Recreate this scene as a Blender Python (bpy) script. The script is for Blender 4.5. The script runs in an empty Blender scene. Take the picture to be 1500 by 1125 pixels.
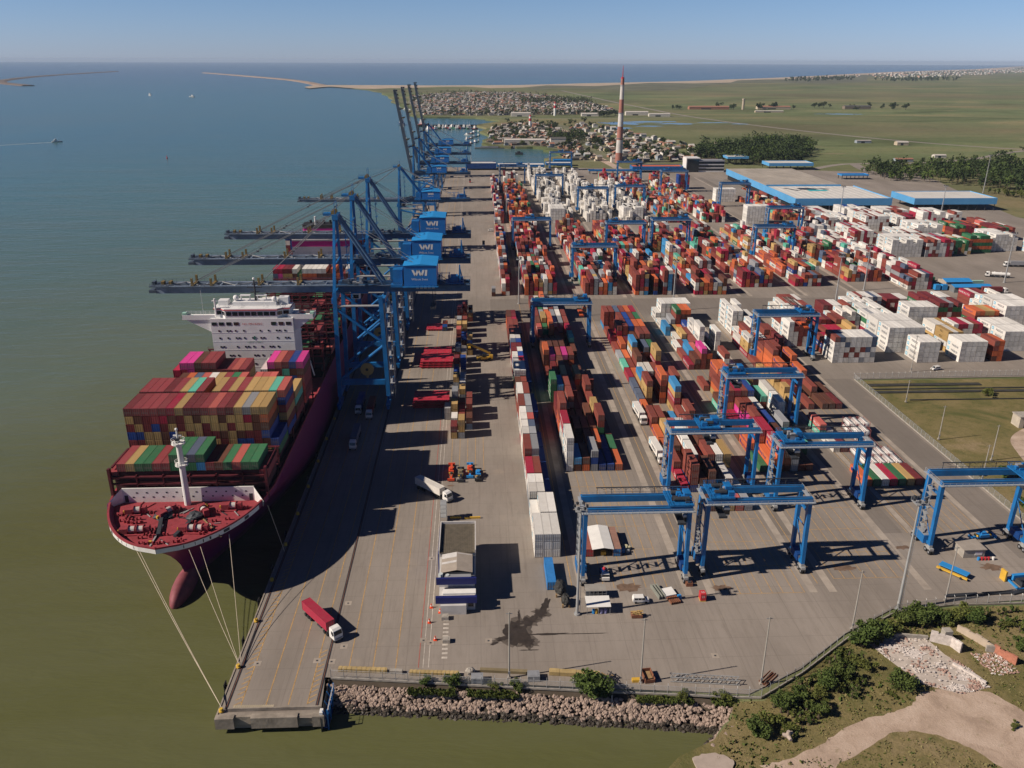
import bpy, math, random
from mathutils import Vector, Matrix
from mathutils.bvhtree import BVHTree
R = math.radians
PI = math.pi
random.seed(7)
S = bpy.context.scene
COL = S.collection
# ------------------------------------------------------------------ camera
CAM_H = 135.0
cd = bpy.data.cameras.new('camera'); cam = bpy.data.objects.new('camera', cd); COL.objects.link(cam)
S.camera = cam
cd.sensor_width = 36.0; cd.lens = 29.112; cd.clip_start = 1.0; cd.clip_end = 90000.0
cam.location = (0, 0, CAM_H)
PITCH, YAW, ROLL = R(21.3644), R(2.5497), 0.0035
cam.rotation_mode = 'QUATERNION'
cam.rotation_quaternion = (Matrix.Rotation(-YAW, 3, 'Z') @ Matrix.Rotation(PI/2 - PITCH, 3, 'X') @ Matrix.Rotation(ROLL, 3, 'Z')).to_quaternion()
FPX = 1213.0
_M = (Matrix.Rotation(-YAW, 3, 'Z') @ Matrix.Rotation(PI/2 - PITCH, 3, 'X') @ Matrix.Rotation(ROLL, 3, 'Z'))
def pix(p):
    v = _M.transposed() @ (Vector(p) - Vector((0, 0, CAM_H)))
    d = -v.z
    return (750 + FPX*v.x/d, 562.5 - FPX*v.y/d, d) if d > 1 else (-9e9, -9e9, d)
# ------------------------------------------------------------------ light
SUN_EL, SUN_TO = R(36.5), Vector((-0.982, -0.19, 0)).normalized()
sd = bpy.data.lights.new('sun', 'SUN'); sun = bpy.data.objects.new('sun', sd); COL.objects.link(sun)
sd.energy = 4.8; sd.angle = R(0.5); sd.color = (1.0, 0.88, 0.75)
to = Vector((SUN_TO.x*math.cos(SUN_EL), SUN_TO.y*math.cos(SUN_EL), math.sin(SUN_EL)))
sun.rotation_mode = 'QUATERNION'; sun.rotation_quaternion = to.to_track_quat('Z', 'Y'); sun.location = (-200, 0, 300)
W = bpy.data.worlds.new('World'); S.world = W; W.use_nodes = True
wn = W.node_tree.nodes; bg = wn['Background']
sky = wn.new('ShaderNodeTexSky'); sky.sky_type = 'NISHITA'; sky.sun_disc = False
sky.sun_elevation = SUN_EL; sky.sun_rotation = math.atan2(SUN_TO.x, SUN_TO.y)
sky.altitude = 135.0; sky.air_density = 1.0; sky.dust_density = 0.1; sky.ozone_density = 2.0
tcw = wn.new('ShaderNodeTexCoord'); spw = wn.new('ShaderNodeSeparateXYZ'); W.node_tree.links.new(tcw.outputs['Generated'], spw.inputs[0])
rw = wn.new('ShaderNodeValToRGB'); e = rw.color_ramp.elements                     # sky tint by elevation: bright horizon, overhead dimmed to darken the shadows
for k, (p_, c_) in enumerate([(0.0, (0.35, 0.46, 0.86)), (0.07, (0.34, 0.445, 0.70)), (0.25, (0.085, 0.14, 0.27)), (1.0, (0.030, 0.062, 0.15))]):
    el = e[k] if k < 2 else e.new(p_)
    el.position = p_; el.color = (*c_, 1)
W.node_tree.links.new(spw.outputs['Z'], rw.inputs[0])
mw_ = wn.new('ShaderNodeMix'); mw_.data_type = 'RGBA'; mw_.blend_type = 'MULTIPLY'; mw_.inputs[0].default_value = 1
W.node_tree.links.new(sky.outputs[0], mw_.inputs[6]); W.node_tree.links.new(rw.outputs[0], mw_.inputs[7])
W.node_tree.links.new(mw_.outputs[2], bg.inputs[0]); bg.inputs[1].default_value = 0.11
vs = S.view_settings; vs.view_transform = 'Standard'; vs.look = 'None'; vs.gamma = 1.0; vs.use_curve_mapping = False
vs.exposure = 0.25
S.cycles.max_bounces = 5; S.cycles.diffuse_bounces = 2; S.cycles.glossy_bounces = 2; S.cycles.transmission_bounces = 2
S.cycles.volume_bounces = 0; S.cycles.transparent_max_bounces = 8; S.cycles.caustics_reflective = False; S.cycles.caustics_refractive = False
S.cycles.use_denoising = True
# ------------------------------------------------------------------ materials
MATS = {}
def new_mat(name):
    m = bpy.data.materials.new(name); m.use_nodes = True
    nt = m.node_tree; return m, nt, nt.nodes['Principled BSDF']
def mat(name, rgb, rough=0.6, metal=0.0, var=0.18, scale=0.4, spec=0.35, bump=0.0, fine=0.0, rust=0.0):
    """a plain painted or mineral surface with procedural wear"""
    if name in MATS: return MATS[name]
    m, nt, b = new_mat(name); N = nt.nodes.new; L = nt.links.new
    tc = N('ShaderNodeTexCoord'); n1 = N('ShaderNodeTexNoise'); n1.inputs['Scale'].default_value = scale; n1.inputs['Detail'].default_value = 6
    n1.inputs['Roughness'].default_value = 0.65
    L(tc.outputs['Object'], n1.inputs['Vector'])
    mr = N('ShaderNodeMapRange'); mr.inputs[1].default_value = 0.3; mr.inputs[2].default_value = 0.7
    mr.inputs[3].default_value = 1 - var; mr.inputs[4].default_value = 1 + var*0.6
    L(n1.outputs['Fac'], mr.inputs[0])
    mx = N('ShaderNodeVectorMath'); mx.operation = 'SCALE'; mx.inputs[0].default_value = rgb[:3]
    L(mr.outputs[0], mx.inputs['Scale']); L(mx.outputs[0], b.inputs['Base Color'])
    if rust:
        n3 = N('ShaderNodeTexNoise'); n3.inputs['Scale'].default_value = 0.9; n3.inputs['Detail'].default_value = 7; n3.inputs['Roughness'].default_value = 0.72; mp = N('ShaderNodeMapping'); mp.inputs['Scale'].default_value = (1, 1, 0.3)
        L(tc.outputs['Object'], mp.inputs['Vector']); L(mp.outputs[0], n3.inputs['Vector']); m3 = N('ShaderNodeMapRange')
        for i_, v_ in enumerate((0.52, 0.74, 0.0, rust)): m3.inputs[i_+1].default_value = v_
        L(n3.outputs['Fac'], m3.inputs[0]); mm = N('ShaderNodeMix'); mm.data_type = 'RGBA'; L(m3.outputs[0], mm.inputs[0]); L(mx.outputs[0], mm.inputs[6]); mm.inputs[7].default_value = (0.12, 0.075, 0.055, 1); L(mm.outputs[2], b.inputs['Base Color'])
    b.inputs['Roughness'].default_value = rough; b.inputs['Metallic'].default_value = metal; b.inputs['Specular IOR Level'].default_value = spec
    if bump:
        n2 = N('ShaderNodeTexNoise'); n2.inputs['Scale'].default_value = fine or 2.0; n2.inputs['Detail'].default_value = 4
        L(tc.outputs['Object'], n2.inputs['Vector'])
        bp = N('ShaderNodeBump'); bp.inputs['Strength'].default_value = bump; bp.inputs['Distance'].default_value = 0.3
        L(n2.outputs['Fac'], bp.inputs['Height']); L(bp.outputs[0], b.inputs['Normal'])
    MATS[name] = m; return m
def ramp(nt, fac, stops):
    r = nt.nodes.new('ShaderNodeValToRGB'); e = r.color_ramp.elements
    while len(e) < len(stops): e.new(0.5)
    for el, (p, c) in zip(e, stops): el.position = p; el.color = (*c, 1)
    nt.links.new(fac, r.inputs[0]); return r.outputs[0]
def noise(nt, scale, detail=6, rough=0.6, vec=None, dist=0.0):
    n = nt.nodes.new('ShaderNodeTexNoise'); n.inputs['Scale'].default_value = scale; n.inputs['Detail'].default_value = detail
    n.inputs['Roughness'].default_value = rough; n.inputs['Distortion'].default_value = dist
    if vec is not None: nt.links.new(vec, n.inputs['Vector'])
    return n.outputs['Fac']
def mix(nt, fac, a, b, mode='MIX'):
    m = nt.nodes.new('ShaderNodeMix'); m.data_type = 'RGBA'; m.blend_type = mode
    for s, v in ((m.inputs[0], fac), (m.inputs[6], a), (m.inputs[7], b)):
        if hasattr(v, 'links'): nt.links.new(v, s)
        elif isinstance(v, (int, float)): s.default_value = v
        else: s.default_value = (*v, 1)
    return m.outputs[2]
def position(nt, scale=(1, 1, 1)):
    g = nt.nodes.new('ShaderNodeNewGeometry'); mp = nt.nodes.new('ShaderNodeMapping'); mp.inputs['Scale'].default_value = scale
    nt.links.new(g.outputs['Position'], mp.inputs['Vector']); return mp.outputs[0]
def maprange(nt, v, a, b, c, d):
    n = nt.nodes.new('ShaderNodeMapRange')
    for i, x in enumerate((a, b, c, d)): n.inputs[i+1].default_value = x
    nt.links.new(v, n.inputs[0]); return n.outputs[0]
def bumpn(nt, b, h, strength, dist):
    n = nt.nodes.new('ShaderNodeBump'); n.inputs['Strength'].default_value = strength; n.inputs['Distance'].default_value = dist
    nt.links.new(h, n.inputs['Height']); nt.links.new(n.outputs[0], b.inputs['Normal'])
# ------------------------------------------------------------------ mesh builder
class MB:
    def __init__(s): s.v = []; s.f = []; s.m = []; s.c = []; s.col = None
    def add(s, vs, fs, m=0):
        o = len(s.v); s.v.extend(tuple(p) for p in vs)
        for f in fs: s.f.append(tuple(i+o for i in f)); s.m.append(m); s.c.append(s.col)
        return s
    def box(s, x0, y0, z0, x1, y1, z1, m=0, faces='bnsewt'):
        v = [(x0,y0,z0),(x1,y0,z0),(x1,y1,z0),(x0,y1,z0),(x0,y0,z1),(x1,y0,z1),(x1,y1,z1),(x0,y1,z1)]
        F = {'b':(0,3,2,1),'t':(4,5,6,7),'s':(0,1,5,4),'n':(2,3,7,6),'e':(1,2,6,5),'w':(3,0,4,7)}
        return s.add(v, [F[k] for k in faces], m)
    def cbox(s, c, d, m=0, rz=0.0):
        x, y, z = (k/2 for k in d); cs, sn = math.cos(rz), math.sin(rz)
        v = [(c[0]+a*x*cs-b*y*sn, c[1]+a*x*sn+b*y*cs, c[2]+e*z) for e in (-1, 1) for a, b in ((-1,-1),(1,-1),(1,1),(-1,1))]
        return s.add(v, [(0,3,2,1),(4,5,6,7),(0,1,5,4),(2,3,7,6),(1,2,6,5),(3,0,4,7)], m)
    def beam(s, p0, p1, w, h, m=0, w1=None, h1=None):
        """a box girder between two points: w across, h in depth"""
        p0, p1 = Vector(p0), Vector(p1); d = (p1-p0).normalized()
        up = Vector((0, 0, 1)) if abs(d.z) < 0.95 else Vector((0, 1, 0))
        sx = d.cross(up).normalized(); sz = sx.cross(d).normalized(); w1 = w if w1 is None else w1; h1 = h if h1 is None else h1
        v = [p + sx*(a*ww/2) + sz*(b*hh/2) for p, ww, hh in ((p0, w, h), (p1, w1, h1)) for a, b in ((-1,-1),(1,-1),(1,1),(-1,1))]
        return s.add(v, [(0,1,2,3),(7,6,5,4),(0,4,5,1),(1,5,6,2),(2,6,7,3),(3,7,4,0)], m)
    def tube(s, p0, p1, r, m=0, n=8, r1=None):
        p0, p1 = Vector(p0), Vector(p1); d = (p1-p0).normalized(); r1 = r if r1 is None else r1
        up = Vector((0, 0, 1)) if abs(d.z) < 0.95 else Vector((1, 0, 0))
        a = d.cross(up).normalized(); b = a.cross(d)
        v = [p + (a*math.cos(2*PI*i/n) + b*math.sin(2*PI*i/n))*q for p, q in ((p0, r), (p1, r1)) for i in range(n)]
        f = [(i, (i+1) % n, n+(i+1) % n, n+i) for i in range(n)] + [tuple(range(n-1, -1, -1)), tuple(range(n, 2*n))]
        return s.add(v, f, m)
    def path(s, pts, r, m=0, n=6):
        for a, b in zip(pts, pts[1:]): s.tube(a, b, r, m, n)
        return s
    def prism(s, poly, z0, z1, m=0, bottom=False):
        n = len(poly); v = [(x, y, z0) for x, y in poly] + [(x, y, z1) for x, y in poly]
        f = [(i, (i+1) % n, n+(i+1) % n, n+i) for i in range(n)] + [tuple(range(n, 2*n))]
        if bottom: f.append(tuple(range(n-1, -1, -1)))
        return s.add(v, f, m)
    def sheet(s, poly, z, m=0): return s.add([(x, y, z) for x, y in poly], [tuple(range(len(poly)))], m)
    def quad(s, a, b, c, d, m=0): return s.add([a, b, c, d], [(0, 1, 2, 3)], m)
    def strip(s, pts, w, z, m=0):
        """a flat ribbon along a polyline"""
        L = []
        for i, p in enumerate(pts):
            a = Vector(pts[max(i-1, 0)][:2]); b = Vector(pts[min(i+1, len(pts)-1)][:2]); d = (b-a).normalized()
            L.append((p[0]-d.y*-w/2, p[1]+d.x*-w/2, z)); L.append((p[0]+d.y*-w/2, p[1]-d.x*-w/2, z))
        return s.add(L, [(2*i, 2*i+2, 2*i+3, 2*i+1) for i in range(len(pts)-1)], m)
    def ball(s, c, r, m=0, nu=10, nv=6, jit=0.0, rng=random):
        rx, ry, rz = r if isinstance(r, (tuple, list)) else (r, r, r)
        v = [(c[0], c[1], c[2]-rz)]
        for j in range(1, nv):
            t = -PI/2 + PI*j/nv
            for i in range(nu):
                k = 1 + rng.uniform(-jit, jit) if jit else 1; a = 2*PI*i/nu
                v.append((c[0]+rx*k*math.cos(t)*math.cos(a), c[1]+ry*k*math.cos(t)*math.sin(a), c[2]+rz*k*math.sin(t)))
        v.append((c[0], c[1], c[2]+rz)); T = len(v)-1
        f = [(0, 1+(i+1) % nu, 1+i) for i in range(nu)] + [(T, T-nu+i, T-nu+(i+1) % nu) for i in range(nu)]
        for j in range(nv-2):
            for i in range(nu): f.append((1+j*nu+i, 1+j*nu+(i+1) % nu, 1+(j+1)*nu+(i+1) % nu, 1+(j+1)*nu+i))
        return s.add(v, f, m)
    def text(s, body, origin, right, up, size, m=0, center=True):
        """flat raised lettering: origin is the middle of the line"""
        vs, fs, w = text_mesh(body); r, u, o = Vector(right), Vector(up), Vector(origin)
        off = -w/2 if center else 0
        return s.add([o + r*((x+off)*size) + u*(y*size) for x, y in vs], fs, m)
    def mesh(s, name, mats, smooth=False):
        me = bpy.data.meshes.new(name); me.from_pydata(s.v, [], s.f)
        for m in (mats if isinstance(mats, (list, tuple)) else [mats]): me.materials.append(m)
        if any(s.m): me.polygons.foreach_set('material_index', s.m)
        if any(c is not None for c in s.c):
            at = me.color_attributes.new('Col', 'FLOAT_COLOR', 'CORNER'); buf = []
            for f, c in zip(s.f, s.c): buf.extend((*(c or (0.5, 0.5, 0.5)), 1.0)*len(f))
            at.data.foreach_set('color', buf)
        if smooth: me.polygons.foreach_set('use_smooth', [True]*len(s.f))
        me.update(); return me
    def build(s, name, mats, parent=None, smooth=False):
        o = bpy.data.objects.new(name, s.mesh(name, mats, smooth)); COL.objects.link(o)
        if parent is not None: o.parent = parent
        return o
_T = {}
def text_mesh(body):
    if body not in _T:
        c = bpy.data.curves.new('lettering', 'FONT'); c.body = body; c.resolution_u = 1; c.size = 1.0
        o = bpy.data.objects.new('lettering', c); COL.objects.link(o)
        me = bpy.data.meshes.new_from_object(o.evaluated_get(bpy.context.evaluated_depsgraph_get()))
        vs = [(v.co.x, v.co.y) for v in me.vertices]; fs = [tuple(p.vertices) for p in me.polygons]
        xs = [x for x, _ in vs] or [0]; x0 = min(xs); vs = [(x-x0, y) for x, y in vs]
        bpy.data.objects.remove(o); bpy.data.curves.remove(c); bpy.data.meshes.remove(me)
        _T[body] = (vs, fs, max(xs)-x0)
    return _T[body]
def tag(o, label=None, cat=None, group=None, kind=None):
    if label: o['label'] = label
    if cat: o['category'] = cat
    if group: o['group'] = group
    if kind: o['kind'] = kind
    return o
def thing(name, label, cat, loc=(0, 0, 0), rz=0.0, group=None):
    o = bpy.data.objects.new(name, None); COL.objects.link(o); o.empty_display_size = 1
    o.location = loc; o.rotation_euler = (0, 0, rz); return tag(o, label, cat, group)
KIDS = {}
def dup(root, loc, rz=0.0, label=None, group=None):
    def cp(o, par):
        c = o.copy(); COL.objects.link(c)
        if par is not None: c.parent = par
        for ch in o.children: cp(ch, c)
        return c
    r = cp(root, None); r.location = loc; r.rotation_euler = (0, 0, rz)
    if label: r['label'] = label
    if group: r['group'] = group
    return r
def struct(name, mb, m, kind='structure'): return tag(mb.build(name, m), kind=kind)
ORD = ['first','second','third','fourth','fifth','sixth','seventh','eighth','ninth','tenth','eleventh','twelfth','thirteenth','fourteenth','fifteenth','sixteenth','seventeenth','eighteenth','nineteenth','twentieth','twenty-first','twenty-second','twenty-third','twenty-fourth','twenty-fifth','twenty-sixth','twenty-seventh','twenty-eighth','twenty-ninth','thirtieth']
BLUE = mat('crane_blue', (0.010, 0.145, 0.40), 0.45, var=0.32, scale=0.2, rust=0.22)
BLUE_L = mat('bright_blue_sheet', (0.03, 0.25, 0.60), 0.5, var=0.12, scale=0.2)
BLUE_D = mat('dark_blue_paint', (0.008, 0.05, 0.2), 0.5)
GREY = mat('grey_steel', (0.30, 0.31, 0.33), 0.55, 0.2)
GREYD = mat('dark_steel', (0.045, 0.05, 0.06), 0.6, 0.2)
GALV = mat('galvanised_steel', (0.45, 0.46, 0.46), 0.5, 0.4)
WHITE = mat('white_paint', (0.74, 0.73, 0.70), 0.5, var=0.1)
YELLOW = mat('yellow_paint', (0.62, 0.38, 0.05), 0.55)
RUBBER = mat('black_rubber', (0.018, 0.018, 0.02), 0.8)
GLASS = mat('dark_window_glass', (0.012, 0.018, 0.025), 0.08, spec=0.6, var=0.05)
RED = mat('red_paint', (0.50, 0.035, 0.045), 0.5)
ORANGE = mat('orange_paint', (0.62, 0.14, 0.04), 0.5)
CONC = mat('concrete_block', (0.36, 0.33, 0.29), 0.85, var=0.3, scale=0.8)
WOOD = mat('weathered_timber', (0.30, 0.20, 0.10), 0.85, var=0.3)
RUST = mat('rusty_steel', (0.22, 0.09, 0.05), 0.85, var=0.4, scale=0.8)
# ================================================================== SETTING
def water_mat():
    m, nt, b = new_mat('turbid_water')
    p = position(nt); sp = nt.nodes.new('ShaderNodeSeparateXYZ'); nt.links.new(p, sp.inputs[0])
    big = noise(nt, 0.0011, 5, 0.55, position(nt, (1, 0.6, 1)), 0.6)
    # colour belongs to the water: silty olive by the quay, green-blue in the channel, blue at sea
    y1 = maprange(nt, sp.outputs['Y'], 120, 1500, 0, 1)
    ad = nt.nodes.new('ShaderNodeMath'); ad.operation = 'ADD'; nt.links.new(y1, ad.inputs[0])
    nt.links.new(maprange(nt, big, 0.3, 0.7, -0.2, 0.2), ad.inputs[1])
    c1 = ramp(nt, ad.outputs[0], [(0.0, (0.100, 0.105, 0.040)), (0.16, (0.112, 0.142, 0.094)), (0.55, (0.060, 0.140, 0.130)), (1.0, (0.042, 0.125, 0.145))])
    y2 = maprange(nt, sp.outputs['Y'], 3500, 9000, 0, 1)
    c2 = mix(nt, y2, c1, (0.045, 0.095, 0.15))
    pl = noise(nt, 0.0006, 4, 0.5, position(nt, (0.5, 1.6, 1)), 0.8)
    c3 = mix(nt, maprange(nt, pl, 0.56, 0.72, 0, 0.35), c2, (0.11, 0.10, 0.085))
    st_ = noise(nt, 0.02, 6, 0.62, position(nt, (0.35, 1.5, 1)), 0.9); c3 = mix(nt, maprange(nt, st_, 0.42, 0.70, 0, 0.30), c3, (0.135, 0.140, 0.085))
    nt.links.new(c3, b.inputs['Base Color']); b.inputs['Roughness'].default_value = 0.22; b.inputs['IOR'].default_value = 1.33
    b.inputs['Specular IOR Level'].default_value = 0.32
    h1 = noise(nt, 0.09, 4, 0.6, position(nt, (0.5, 1.6, 1)), 0.3)
    h2 = noise(nt, 0.012, 3, 0.5, position(nt, (0.35, 2.2, 1)), 0.2)
    a2 = nt.nodes.new('ShaderNodeMath'); a2.operation = 'ADD'; nt.links.new(h1, a2.inputs[0]); nt.links.new(h2, a2.inputs[1])
    bumpn(nt, b, a2.outputs[0], 0.34, 1.6); return m
def land_mat():
    m, nt, b = new_mat('marsh_grass')
    f1 = noise(nt, 0.004, 8, 0.62, position(nt, (0.6, 1, 1)), 0.4); f2 = noise(nt, 0.06, 6, 0.7, position(nt)); f3 = noise(nt, 0.0012, 4, 0.5, position(nt, (0.35, 1.3, 1)))
    f4 = noise(nt, 1.1, 4, 0.7, position(nt))
    c = ramp(nt, f1, [(0.36, (0.080, 0.105, 0.042)), (0.46, (0.135, 0.176, 0.078)), (0.55, (0.192, 0.205, 0.098)), (0.66, (0.29, 0.235, 0.125))])
    c = mix(nt, maprange(nt, f3, 0.44, 0.60, 0, 0.65), c, (0.145, 0.125, 0.075))
    c = mix(nt, maprange(nt, f2, 0.50, 0.70, 0, 0.60), c, (0.060, 0.075, 0.024))
    c = mix(nt, maprange(nt, f4, 0.4, 0.75, 0, 0.4), c, (0.16, 0.13, 0.06))
    f7 = noise(nt, 0.0035, 7, 0.6, position(nt, (0.25, 1.5, 1)), 1.0); c = mix(nt, maprange(nt, f7, 0.52, 0.60, 0, 0.5), c, (0.085, 0.105, 0.045))
    f8 = noise(nt, 0.009, 6, 0.65, position(nt, (0.5, 1.2, 1)), 0.8); c = mix(nt, maprange(nt, f8, 0.60, 0.68, 0, 0.55), c, (0.26, 0.20, 0.125))
    nt.links.new(c, b.inputs['Base Color']); b.inputs['Roughness'].default_value = 0.95; b.inputs['Specular IOR Level'].default_value = 0.1
    bumpn(nt, b, f4, 0.5, 0.5); return m
def apron_mat(name, a, bb, stain):
    m, nt, b = new_mat(name)
    f1 = noise(nt, 0.025, 8, 0.6, position(nt, (1.6, 0.5, 1)), 0.3); f2 = noise(nt, 0.35, 7, 0.72, position(nt, (1.3, 0.5, 1))); f3 = noise(nt, 0.06, 4, 0.6, position(nt))
    c = ramp(nt, f1, [(0.32, a), (0.66, bb)])
    c = mix(nt, maprange(nt, f2, 0.5, 0.78, 0, 0.30), c, stain)
    c = mix(nt, maprange(nt, f3, 0.62, 0.74, 0, 0.35), c, (0.42, 0.34, 0.26))
    f5 = noise(nt, 0.9, 5, 0.75, position(nt, (1.0, 0.035, 1)), 0.1)
    c = mix(nt, maprange(nt, f5, 0.50, 0.75, 0, 0.45), c, stain)
    f6 = noise(nt, 0.011, 3, 0.5, position(nt, (1, 0.8, 1)), 1.2)
    c = mix(nt, maprange(nt, f6, 0.46, 0.60, 0, 0.34), c, (0.165, 0.145, 0.125))
    # slab joints
    g = nt.nodes.new('ShaderNodeTexBrick'); g.offset = 0; g.inputs['Scale'].default_value = 1; g.inputs['Mortar Size'].default_value = 0.09; g.inputs['Brick Width'].default_value = 9; g.inputs['Row Height'].default_value = 7
    nt.links.new(position(nt), g.inputs['Vector'])
    c = mix(nt, maprange(nt, g.outputs['Fac'], 0, 1, 0, 0.26), c, (0.10, 0.085, 0.07))
    nt.links.new(c, b.inputs['Base Color']); b.inputs['Roughness'].default_value = 0.85; b.inputs['Specular IOR Level'].default_value = 0.25
    bumpn(nt, b, f2, 0.12, 0.1); return m
WATER, LAND = water_mat(), land_mat()
APRON = apron_mat('apron_concrete', (0.212, 0.184, 0.158), (0.302, 0.264, 0.230), (0.13, 0.108, 0.088))
ASPH = apron_mat('worn_asphalt', (0.170, 0.148, 0.128), (0.220, 0.192, 0.168), (0.11, 0.09, 0.075))
STRIP = mat('runway_concrete', (0.36, 0.31, 0.26), 0.85, var=0.3, scale=0.15)
SAND = mat('beach_sand', (0.42, 0.335, 0.25), 0.95, var=0.25, scale=0.01)
def dirt_mat():
    m, nt, b = new_mat('pale_dirt'); f1 = noise(nt, 0.16, 7, 0.65, position(nt), 0.5); f2 = noise(nt, 0.5, 6, 0.7, position(nt)); f3 = noise(nt, 2.2, 4, 0.7, position(nt))
    c = ramp(nt, f1, [(0.35, (0.33, 0.245, 0.185)), (0.5, (0.43, 0.325, 0.25)), (0.65, (0.50, 0.39, 0.31))]); c = mix(nt, maprange(nt, f2, 0.60, 0.70, 0, 0.55), c, (0.19, 0.165, 0.075)); c = mix(nt, maprange(nt, f3, 0.5, 0.8, 0, 0.35), c, (0.25, 0.19, 0.14))
    nt.links.new(c, b.inputs['Base Color']); b.inputs['Roughness'].default_value = 0.95; bumpn(nt, b, f3, 0.5, 0.3); return m
DIRT = dirt_mat()
TOWNG = mat('town_soil', (0.165, 0.165, 0.095), 0.95, var=0.45, scale=0.02)
LINE_Y = mat('worn_yellow_line', (0.47, 0.29, 0.11), 0.8, var=0.45, scale=0.9)
LINE_W = mat('worn_white_line', (0.52, 0.47, 0.41), 0.8, var=0.35, scale=0.9)
LINE_R = mat('worn_red_line', (0.42, 0.10, 0.07), 0.8, var=0.4, scale=0.9)
ROADM = mat('far_road_asphalt', (0.25, 0.22, 0.19), 0.9, var=0.2, scale=0.02)
# water: fan-shaped rings out to the horizon
w = MB(); RAD = [0, 60, 200, 600, 2000, 8000, 42000]; n = 72
for r0, r1 in zip(RAD, RAD[1:]):
    for i in range(n):
        a0, a1 = 2*PI*i/n, 2*PI*(i+1)/n
        q = [(r0*math.cos(a0), r0*math.sin(a0), -4), (r1*math.cos(a0), r1*math.sin(a0), -4), (r1*math.cos(a1), r1*math.sin(a1), -4), (r0*math.cos(a1), r0*math.sin(a1), -4)]
        w.add(q if r0 else q[1:3]+[q[0]], [(0, 1, 2, 3) if r0 else (2, 0, 1)])
struct('water', w, WATER)
QX = -58.3
def rag(pts, amp, seed=1, sub=4):
    rr = random.Random(seed); out = []
    for (x0, y0), (x1, y1) in zip(pts, pts[1:]):
        for k in range(sub):
            t = k/sub; out.append((x0+(x1-x0)*t+rr.uniform(-amp, amp)*(k > 0), y0+(y1-y0)*t+rr.uniform(-amp, amp)*(k > 0)))
    return out+[pts[-1]]
coast_near = [(-36, 158.5), (-20, 156.5), (0, 154.6), (30, 151), (50, 148.5), (57, 146.5), (55, 141), (49.5, 135), (43, 131), (36, 126), (30, 112), (26, 60), (30, -60)]
west = [(-36, 158.6), (-36, 1152), (22, 1150)]
basin = [(22, 1150), (60, 1180), (100, 1218), (124, 1290), (128, 1360), (120, 1416), (70, 1440), (40, 1448), (18, 1480), (14, 1560), (22, 1700), (28, 1850), (6, 1950), (60, 2050), (30, 2170), (-60, 2225), (-150, 2255), (-195, 2500), (-250, 2900), (-330, 3400), (-411, 3962), (-576, 4415)]
beach = [(-900, 5050), (-700, 5030), (-200, 5000), (250, 5120), (670, 5531), (1400, 6100), (2260, 7112), (3600, 8900), (5621, 11799), (9500, 16500), (18850, 29618)]
outline = rag(coast_near[::-1][:-1], 0.8, 3, 3)[:-1] + [(-36, 158.6), (-36, 1152)] + rag(basin, 14, 5, 3) + rag(beach, 30, 6, 3) + [(40000, 29000), (40000, -8000), (30, -8000)]
ld = MB(); ld.sheet(outline, -0.3); n0 = len(outline)
ld.add([(x, y, -0.3) for x, y in outline]+[(x, y, -5.5) for x, y in outline], [(i, n0+i, n0+(i+1) % n0, (i+1) % n0) for i in range(n0)])
struct('grassland', ld, LAND)
# apron and quay deck
apr = [(QX, 146.2), (-35.6, 144.6), (-36.6, 157.6), (-0.8, 154.3), (61.2, 148.2), (76, 156), (92.3, 168.5), (109, 178), (146, 180.5), (215, 178), (171.5, 200), (171.2, 345), (640, 350), (560, 480), (505, 757), (521, 838), (560, 1000), (575, 1075), (430, 1112), (22, 1150), (QX, 1150)]
struct('port_apron', MB().sheet(apr, 0.0), APRON)
qw = MB(); qw.quad((QX, 146.2, 0), (QX, 1150, 0), (QX, 1150, -5), (QX, 146.2, -5)); qw.quad((QX, 1150, 0), (22, 1150, 0), (22, 1150, -5), (QX, 1150, -5))
qw.box(QX-0.003, 146.19, -3.6, -35.6, 148.5, -0.004, faces='bsew'); qw.quad((-35.6, 144.6, -0.003), (-35.6, 158, -0.003), (-35.6, 158, -5), (-35.6, 144.6, -5))
for x0, x1 in ((-58.6, -54.5), (-50.8, -40.6), (-37.4, -34.8)): qw.box(x0, 144.7, -2.5, x1, 146.15, 0.35)
qw.box(-54.5, 145.5, -2.0, -50.8, 146.15, 0.1); qw.box(-40.6, 145.3, -2.0, -37.4, 146.15, 0.1)
qw.box(-56.3, 147.2, 0.001, -35.9, 147.5, 0.9)
for y in range(150, 1150, 6): qw.tube((QX+0.6, y, -1), (QX+0.6, y, -6), 0.45, 0, 6)
for x in range(-57, -35, 4): qw.tube((x, 147, -3), (x, 147, -6), 0.5, 0, 7)
qw.box(QX-0.35, 146.2, -0.7, QX, 1150, 0.16)
struct('quay_wall', qw, mat('quay_concrete', (0.30, 0.26, 0.215), 0.9, var=0.4, scale=0.3, bump=0.2))
# lanes of asphalt between the stacks, crane runways and painted lines
as_ = MB()
for x0, x1 in ((24, 27), (57.5, 62.2), (91.8, 95.6), (123.6, 130)): as_.sheet([(x0, 215), (x1, 215), (x1, 800), (x0, 800)], 0.004)
as_.sheet([(8, 438), (340, 442), (640, 440), (640, 478), (8, 486)], 0.008)
as_.sheet([(157.5, 200), (170, 200), (170, 346), (157.5, 346)], 0.004)
for x0, x1 in ((162.5, 168.4), (199, 203), (233.5, 239.5), (276, 282)): as_.sheet([(x0, 490), (x1, 490), (x1, 1040), (x0, 1040)], 0.004)
struct('asphalt_lanes', as_, ASPH)
ru = MB()
for x in (27.9, 56.6, 62.9, 91.0, 96.4, 122.9): 
    ru.sheet([(x-1.1, 186), (x+1.1, 186), (x+1.1, 436), (x-1.1, 436)], 0.012); ru.sheet([(x-1.1, 488), (x+1.1, 488), (x+1.1, 1040), (x-1.1, 1040)], 0.012)
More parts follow.
